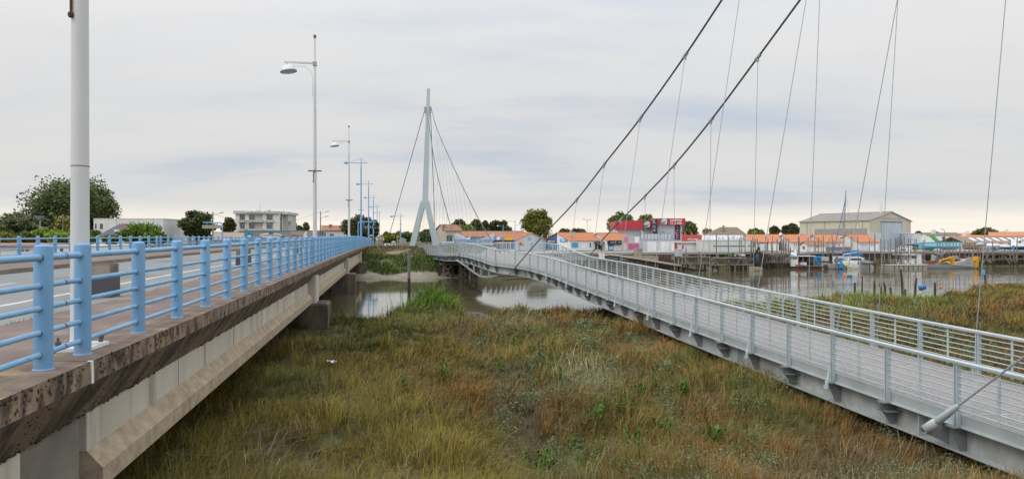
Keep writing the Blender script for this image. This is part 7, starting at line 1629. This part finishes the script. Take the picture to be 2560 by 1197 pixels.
    def buoy(name, mt, p, r, L_, ax, label, cat):
        t = thing(name, label, cat, tuple(p)); m = MB(); m.lathe([(0, -L_/2), (r*0.8, -L_/2), (r, -L_/2+r*0.25), (r, -L_*0.12), (r*1.04, -L_*0.1), (r*1.04, -L_*0.06), (r, -L_*0.04), (r, L_/2-r*0.25), (r*0.8, L_/2), (0, L_/2)], tuple(p), 16, ax); m.build('drum', mt, t, True)
        m = MB(); m.lathe([(0, L_/2), (r*0.2, L_/2), (r*0.2, L_/2+0.03), (0, L_/2+0.03)], tuple(p), 8, ax); m.build('bung', BLACK, t)
    Yb = 67.3; buoy('drum_buoy', pmat_once('faded_blue_drum', (0.12, 0.30, 0.45)), P(2123, 688, Yb)+Vector((0, 0, -0.02)), 0.14, 0.5, Matrix.Rotation(R(88), 4, 'Y'), 'faded blue drum buoy floating mid river', 'buoy')
    t = thing('orange_buoy', 'small orange cone buoy floating beside the blue drum', 'buoy', tuple(P(2111, 690, Yb))); MB().lathe([(0.16, -0.1), (0.18, 0.05), (0.06, 0.3), (0.03, 0.34), (0, 0.34)], tuple(P(2111, 690, Yb)), 12).build('float', ORANGE, t, True); MB().lathe([(0.03, 0.33), (0.03, 0.37)], tuple(P(2111, 690, Yb)), 8).build('cap', ORANGE, t)
    Yb = 44.0; X = wx(2305, Yb); z_ = float(ground_h(np.array([X]), np.array([Yb]))[0]); buoy('blue_drum', BARREL, Vector((X, Yb, wz(719, Yb)+0.02)), 0.17, 0.42, Matrix.Rotation(R(62), 4, 'Y') @ Matrix.Rotation(R(30), 4, 'X'), 'bright blue plastic drum stranded at the marsh edge', 'drum')
    t = thing('orange_float', 'round orange float lying on the marsh edge', 'float', tuple(P(2351, 719, 44))); MB().lathe([(0, -0.11), (0.08, -0.08), (0.11, 0), (0.08, 0.08), (0, 0.11)], tuple(P(2351, 718.5, 43.8)), 12).build('ball', ORANGE, t, True); MB().lathe([(0.03, 0.1), (0.03, 0.15)], tuple(P(2351, 718.5, 43.8)), 8).build('lug', ORANGE, t)
    # blue rag tied on a hanger
    p = Vector((0, 0, 0)); Yh = 13.93; t = thing('blue_rag', 'blue plastic rag tied round a bridge hanger at the right', 'rag', tuple(P(2459, 680, Yh)))
    bm_ = MB(); bm_.lathe([(0, 0.055), (0.022, 0.04), (0.03, 0.01), (0.022, -0.015), (0.034, -0.03), (0.018, -0.06), (0, -0.065)], tuple(P(2459, 681, Yh)), 7); bm_.build('knot', pmat_once('rag_blue', (0.12, 0.38, 0.72)), t, True); MB().poly_extrude([P(2456, 684, Yh), P(2459, 683, Yh), P(2458, 692, Yh)], Vector((0.0, 0.012, 0))).build('tail', pmat_once('rag_blue', (0.12, 0.38, 0.72)), t)
    ST = [(2137, 706, 728, 0), (2155, 690, 730, -1), (2186, 702, 727, 0), (2204, 708, 733, 5), (2214, 706, 731, 4), (2227, 718, 731, 1), (2257, 673, 736, 5), (2287, 695, 732, -4), (2337.5, 706, 736, 0), (2464.6, 682, 714, 3), (2450, 729, 748, 0), (2516, 733, 749, 0), (2541, 737, 746, 0), (2263, 722, 738, 0)]
    LB = ['short dark stake, leftmost of the stakes at the marsh edge', 'thin tall stake, second from the left at the marsh edge', 'straight thin stake, third from the left at the marsh edge', 'thick leaning stake, left one of the leaning pair', 'thick leaning stake, right one of the leaning pair', 'tiny stake stub right of the leaning pair', 'tallest dark stake leaning left at the marsh edge', 'thin stake leaning right, just left of the blue drum', 'stout stake just right of the blue drum', 'dark stake standing right of the hanger with the blue rag', 'stake in the marsh left of the hanger with the blue rag', 'short stump in the marsh near the right edge', 'low stump at the extreme right of the marsh', 'short stub at the foot of the tallest stake']
    for (px_, a, b, ln), lab in zip(ST, LB):
        Yb = 3.42*F/(b-598.5); t = thing('marsh_stake', lab, 'stake', (wx(px_, Yb), Yb, wz(b, Yb)), 'old stakes at the marsh edge'); r0 = 0.05 if abs(ln) < 2 and a < 700 else 0.075
        MB().tube([(wx(px_, Yb), Yb, wz(b, Yb)-0.4), P(px_-ln*0.4, (a+b)/2, Yb), P(px_-ln, a, Yb)], [r0, r0*0.95, r0*0.7], 7).build('shaft', pmat_once('dark_stake', (0.085, 0.065, 0.045), 0.9), t, True)
    Yl = 18.4; q = P(828, 912, Yl); t = thing('plastic_litter', 'scrap of crumpled white plastic caught in the grass', 'litter', tuple(q)); r = random.Random(5); m = MB(); n = 7
    m.loft([[q+Vector((0.12*(i-3)/3, 0.03*j, 0.08+r.uniform(-0.03, 0.05))) for j in range(4)] for i in range(n)], caps=False); m.build('sheet', WHITEP, t)
small_craft()
# ------------------------------------------------------------------ trees
def tree(name, label, px_, pbase, ptop, pw, Y, zb, cols, seed, style='round', dens=1.0, group='trees around the port', leaf=None):
    r = np.random.default_rng(seed); X = wx(px_, Y); zt = wz(ptop, Y); zc = wz(pbase, Y); W = pw*Y/F; H = zt-zc
    t = thing(name, label, 'tree', (X, Y, zb), group)
    ls = leaf or max(0.10, 0.0021*Y)
    tr = MB(); rr = random.Random(seed)
    top = Vector((X+rr.uniform(-.1, .1)*W, Y, zc+H*0.55)); base = Vector((X, Y, zb))
    tw = max(0.12, 0.028*W+0.06)
    tr.tube([base, base.lerp(top, 0.5)+Vector((rr.uniform(-.02, .02)*W, 0, 0)), top], [tw, tw*0.75, tw*0.35], 8)
    nb = 9 if style != 'cone' else 5
    cl = []
    if style == 'umbrella':
        for i in range(30):
            a = r.uniform(0, 6.28); q = np.sqrt(r.random()); cl.append((X+np.cos(a)*q*W*0.45, Y+np.sin(a)*q*W*0.4, zc+H*(0.25+0.62*(1-q*q)*r.uniform(0.7, 1)), W*0.10))
    elif style == 'cone':
        for i in range(34):
            h = r.random()**1.2; q = (1-h)**0.7*W*0.45*np.sqrt(r.random()); a = r.uniform(0, 6.28); cl.append((X+np.cos(a)*q, Y+np.sin(a)*q, zc+H*(0.05+0.9*h), W*0.12*(1-0.5*h)+0.1))
    elif style == 'poplar':
        for i in range(26):
            h = r.random(); q = W*0.33*np.sqrt(r.random())*(0.35+math.sin(math.pi*min(1, h*0.9+0.1))*0.8); a = r.uniform(0, 6.28); cl.append((X+np.cos(a)*q, Y+np.sin(a)*q, zc+H*(0.06+0.88*h), W*0.13))
    else:
        for i in range(int(60*max(1, min(1.7, dens)))):
            d = r.normal(size=3); d /= np.linalg.norm(d); q = r.random()**0.42*r.uniform(0.88, 1.1)
            zf = d[2]*q; wide = 1.0 if zf > -0.2 else 0.85
            cl.append((X+d[0]*q*W*0.40*wide, Y+d[1]*q*W*0.36*wide, zc+H*(0.50+0.42*zf), (W*0.066+0.035*H)*r.uniform(0.7, 1.3)*(1.2 if dens > 2 else 1.0)))
    cl = np.array(cl)
    for k in range(nb):
        e = cl[rr.randrange(len(cl))]; s0 = base.lerp(top, rr.uniform(0.35, 0.95)); ev = Vector(e[:3])
        tr.tube([s0, s0.lerp(ev, 0.5)+Vector((0, 0, 0.04*H)), ev], [tw*0.38, tw*0.22, tw*0.08], 6)
    tr.build('trunk', BARK, t, True)
    n = int(92*(dens if dens < 1.2 else (1.2 if dens < 2.2 else 2.2))); m = len(cl)
    off = r.normal(size=(m, n, 3)); off /= np.linalg.norm(off, axis=2)[:, :, None]; off *= (r.random((m, n, 1))**0.5)*1.5
    off[:, :, 2] *= 0.75
    p = (cl[:, None, :3]+off*cl[:, None, 3:4]).reshape(-1, 3)
    cshade = np.repeat(r.uniform(0.72, 1.22, m), n)[:, None]
    c1, c2 = np.array(cols[0]), np.array(cols[1]); mix = np.repeat(r.random(m), n)[:, None]*0.7+r.random((m*n, 1))*0.3
    tn = 1.5*(c1*(1-mix)+c2*mix)*cshade*r.uniform(0.75, 1.25, (m*n, 1))
    co, f4, tt = leaves(p, ls*r.uniform(0.6, 1.4, m*n), tn)
    co = co-np.array([X, Y, zb])
    me = raw_mesh('crown', co, np.zeros((0, 3), int), f4, tt, LEAF); link('crown', me, t)
    return t
OLV = ((0.062, 0.082, 0.028), (0.105, 0.125, 0.045)); GRN = ((0.06, 0.085, 0.02), (0.12, 0.15, 0.035)); DRK = ((0.035, 0.045, 0.018), (0.065, 0.075, 0.025)); BRT = ((0.10, 0.16, 0.025), (0.17, 0.24, 0.04)); YEL = ((0.13, 0.13, 0.03), (0.20, 0.19, 0.045)); PIN = ((0.05, 0.06, 0.025), (0.10, 0.10, 0.04)); GRY = ((0.08, 0.10, 0.05), (0.13, 0.15, 0.075))
T = tree
T('poplar_tree', 'huge dark green tree towering behind the near lamp mast', 182, 604, 441, 240, 150, -1, OLV, 1, dens=2.4, leaf=0.34)
T('poplar_tree', 'right hand lobe tree behind the near lamp, joined to the huge tree', 245, 598, 458, 95, 152, -1, OLV, 2, dens=1.5, leaf=0.34)
T('willow_tree', 'lower grey-green tree at the left edge', 45, 605, 525, 105, 140, -1, GRY, 3, dens=1.3)
T('willow_tree', 'dark low tree cut by the left edge of view', -5, 605, 560, 70, 135, -1, GRN, 4)
T('olive_bush_tree', 'yellowish tree in front of the huge dark tree', 170, 605, 536, 68, 128, -1, YEL, 5)
T('hedge_shrub', 'bright hedge shrub left of the near lamp below the big tree', 118, 606, 572, 90, 100, -1, BRT, 6, group='garden shrubs at left')
T('hedge_shrub', 'dark rounded shrub beside the pinkish far roof', 70, 606, 580, 60, 95, -1, GRN, 7, group='garden shrubs at left')
T('hedge_shrub', 'yellow-green hedge shrub at the extreme left', 15, 608, 585, 70, 92, -1, YEL, 8, group='garden shrubs at left')
T('hedge_shrub', 'dense bright green bush before the slate roofed house', 352, 612, 560, 116, 96, -1.2, ((0.07, 0.12, 0.015), (0.13, 0.20, 0.03)), 9, dens=1.8, group='garden shrubs at left', leaf=0.20)
T('hedge_shrub', 'low green bush left of the dense bright bush', 278, 612, 588, 44, 94, -1.2, GRN, 10, group='garden shrubs at left')
T('hedge_shrub', 'green shrub between the huge tree and the white modern building', 225, 608, 574, 60, 118, -1.2, GRN, 60, group='garden shrubs at left')
T('hedge_shrub', 'long low hedge below the huge tree at left', 165, 610, 583, 110, 90, -1.4, BRT, 61, group='garden shrubs at left')
T('hedge_shrub', 'low bush right of the dense bright bush', 398, 610, 586, 60, 98, -1.3, GRN, 62, group='garden shrubs at left')
T('conifer', 'ragged dark conifer left of the concrete utility pole', 494, 604, 524, 88, 128, -1, DRK, 11, 'round', 1.5)
T('conifer', 'smaller dark pine directly left of the apartment block', 572, 600, 540, 34, 175, -1, DRK, 12)
T('small_tree', 'thin backlit tree left of the dark conifer', 425, 600, 560, 32, 180, -1, PIN, 13, dens=0.6)
T('small_tree', 'second thin backlit tree just left of the conifer', 448, 600, 570, 22, 180, -1, PIN, 14, dens=0.6)
for i, (a, tp) in enumerate(((722, 556), (735, 558), (748, 565), (765, 557), (755, 570))):
    T('poplar_tree', ['first', 'second', 'third', 'fourth', 'fifth'][i]+' poplar of the backlit row right of the apartment block', a, 585, tp, 17, 210, -1, OLV, 20+i, 'poplar', 0.7, 'row of poplars right of the apartment block')
T('pine_tree', 'broad open pine behind the blue street lamps', 897, 600, 540, 92, 138, -1, PIN, 30, dens=1.3)
T('pine_tree', 'narrow dark tree right of the black hanging sign', 937, 595, 548, 22, 150, -1, DRK, 31)
T('small_tree', 'bright green young tree left of the mast leg', 972, 612, 580, 52, 124, -1.2, ((0.10, 0.14, 0.02), (0.20, 0.22, 0.04)), 32, dens=0.9)
T('small_tree', 'dark green tree line clump behind the lone blue lamp', 1012, 606, 578, 60, 165, -1, GRN, 33)
T('small_tree', 'green tree between the mast legs', 1066, 605, 573, 48, 175, -1, OLV, 34)
T('pine_tree', 'flat topped pine behind the cream house chimney', 1147, 580, 546, 42, 230, -2, PIN, 35, 'umbrella')
T('pine_tree', 'second flat topped pine right of the cream house', 1190, 582, 546, 36, 225, -2, PIN, 36, 'umbrella')
T('small_tree', 'light green tree right of the cream house roof', 1170, 592, 561, 40, 205, -2, BRT, 37)
T('conifer', 'dark conifer behind the long red-brown roof, left one', 1204, 592, 546, 40, 210, -2, DRK, 38)
T('conifer', 'dark wide conifer behind the long red-brown roof, right one', 1246, 592, 551, 66, 208, -2, DRK, 39, dens=1.2)
T('plane_tree', 'large rounded green tree behind the orange roofed shops', 1343, 600, 521, 102, 180, -2.4, ((0.07, 0.09, 0.015), (0.14, 0.14, 0.03)), 40, dens=2.0)
T('small_tree', 'far low tree clump behind the twin lamp', 1445, 592, 570, 42, 260, -2, PIN, 41, dens=0.5)
T('small_tree', 'far faint tree clump right of the round tree', 1412, 592, 573, 40, 270, -2, PIN, 42, dens=0.5)
T('plane_tree', 'green tree behind the left end of the marine store', 1556, 600, 531, 76, 195, -2.4, GRN, 43, dens=1.4)
T('plane_tree', 'green tree rising behind the red band of the marine store', 1613, 596, 536, 62, 200, -2.4, GRN, 44, dens=1.2)
T('plane_tree', 'green tree right of the marine store lettering', 1724, 605, 552, 46, 185, -2.4, OLV, 45, dens=1.2)
T('small_tree', 'thin backlit tree left of the hipped house', 1768, 592, 572, 26, 240, -2, YEL, 46, dens=0.4)
T('small_tree', 'green tree right of the hipped house', 1890, 596, 572, 44, 215, -2.5, GRN, 47)
T('small_tree', 'dark rounded tree left of the paired dark trees by the hangar', 1936, 594, 563, 27, 205, -2.5, DRK, 48)
T('small_tree', 'dark bushy tree directly left of the hangar', 1978, 594, 560, 48, 205, -2.5, DRK, 49, dens=1.2)
T('small_tree', 'dark round tree behind the green crane', 2333, 604, 579, 26, 225, -2.6, DRK, 50)
T('small_tree', 'small dark tree right of the green crane', 2348, 602, 584, 20, 230, -2.6, DRK, 51)
T('small_tree', 'small tree on the skyline right of the hangar', 2297, 592, 579, 14, 260, -2.6, PIN, 52, dens=0.6)
T('umbrella_pine', 'broad dome shaped umbrella pine on the right skyline', 2462, 592, 570, 60, 265, -2.6, ((0.06, 0.075, 0.02), (0.10, 0.11, 0.03)), 53, 'umbrella', 1.6)
T('small_tree', 'small green tree before the distant orange roofs', 2395, 606, 592, 16, 200, -2.6, GRN, 54, dens=0.6)
T('small_tree', 'far tree right of the umbrella pine', 2510, 592, 582, 26, 300, -2.6, PIN, 55, dens=0.5)
# far skyline wood, one mass
def skyline():
    n = 26000; px_ = nrg.uniform(-300, 2900, n); Yk = 420+nrg.uniform(0, 40, n); hgt = (3.5+4.0*fbm(px_/60.0, px_*0+2.2, 301, 3))*nrg.random(n)**0.6
    p = np.stack([(px_-1280)/F*Yk, Yk, -2.8+hgt], -1)
    co, f4, tt = leaves(p, nrg.uniform(0.5, 1.1, n), np.array([0.085, 0.09, 0.05])*nrg.uniform(0.6, 1.2, (n, 1)))
    tag(link('distant_wood', raw_mesh('distant_wood', co, np.zeros((0, 3), int), f4, tt, LEAF)), 'low band of distant trees along the horizon', 'trees', kind='stuff')
skyline()
# ------------------------------------------------------------------ tidy helper properties
for o in scene.objects:
    for k in ('_o', '_rz'):
        if k in o: del o[k]
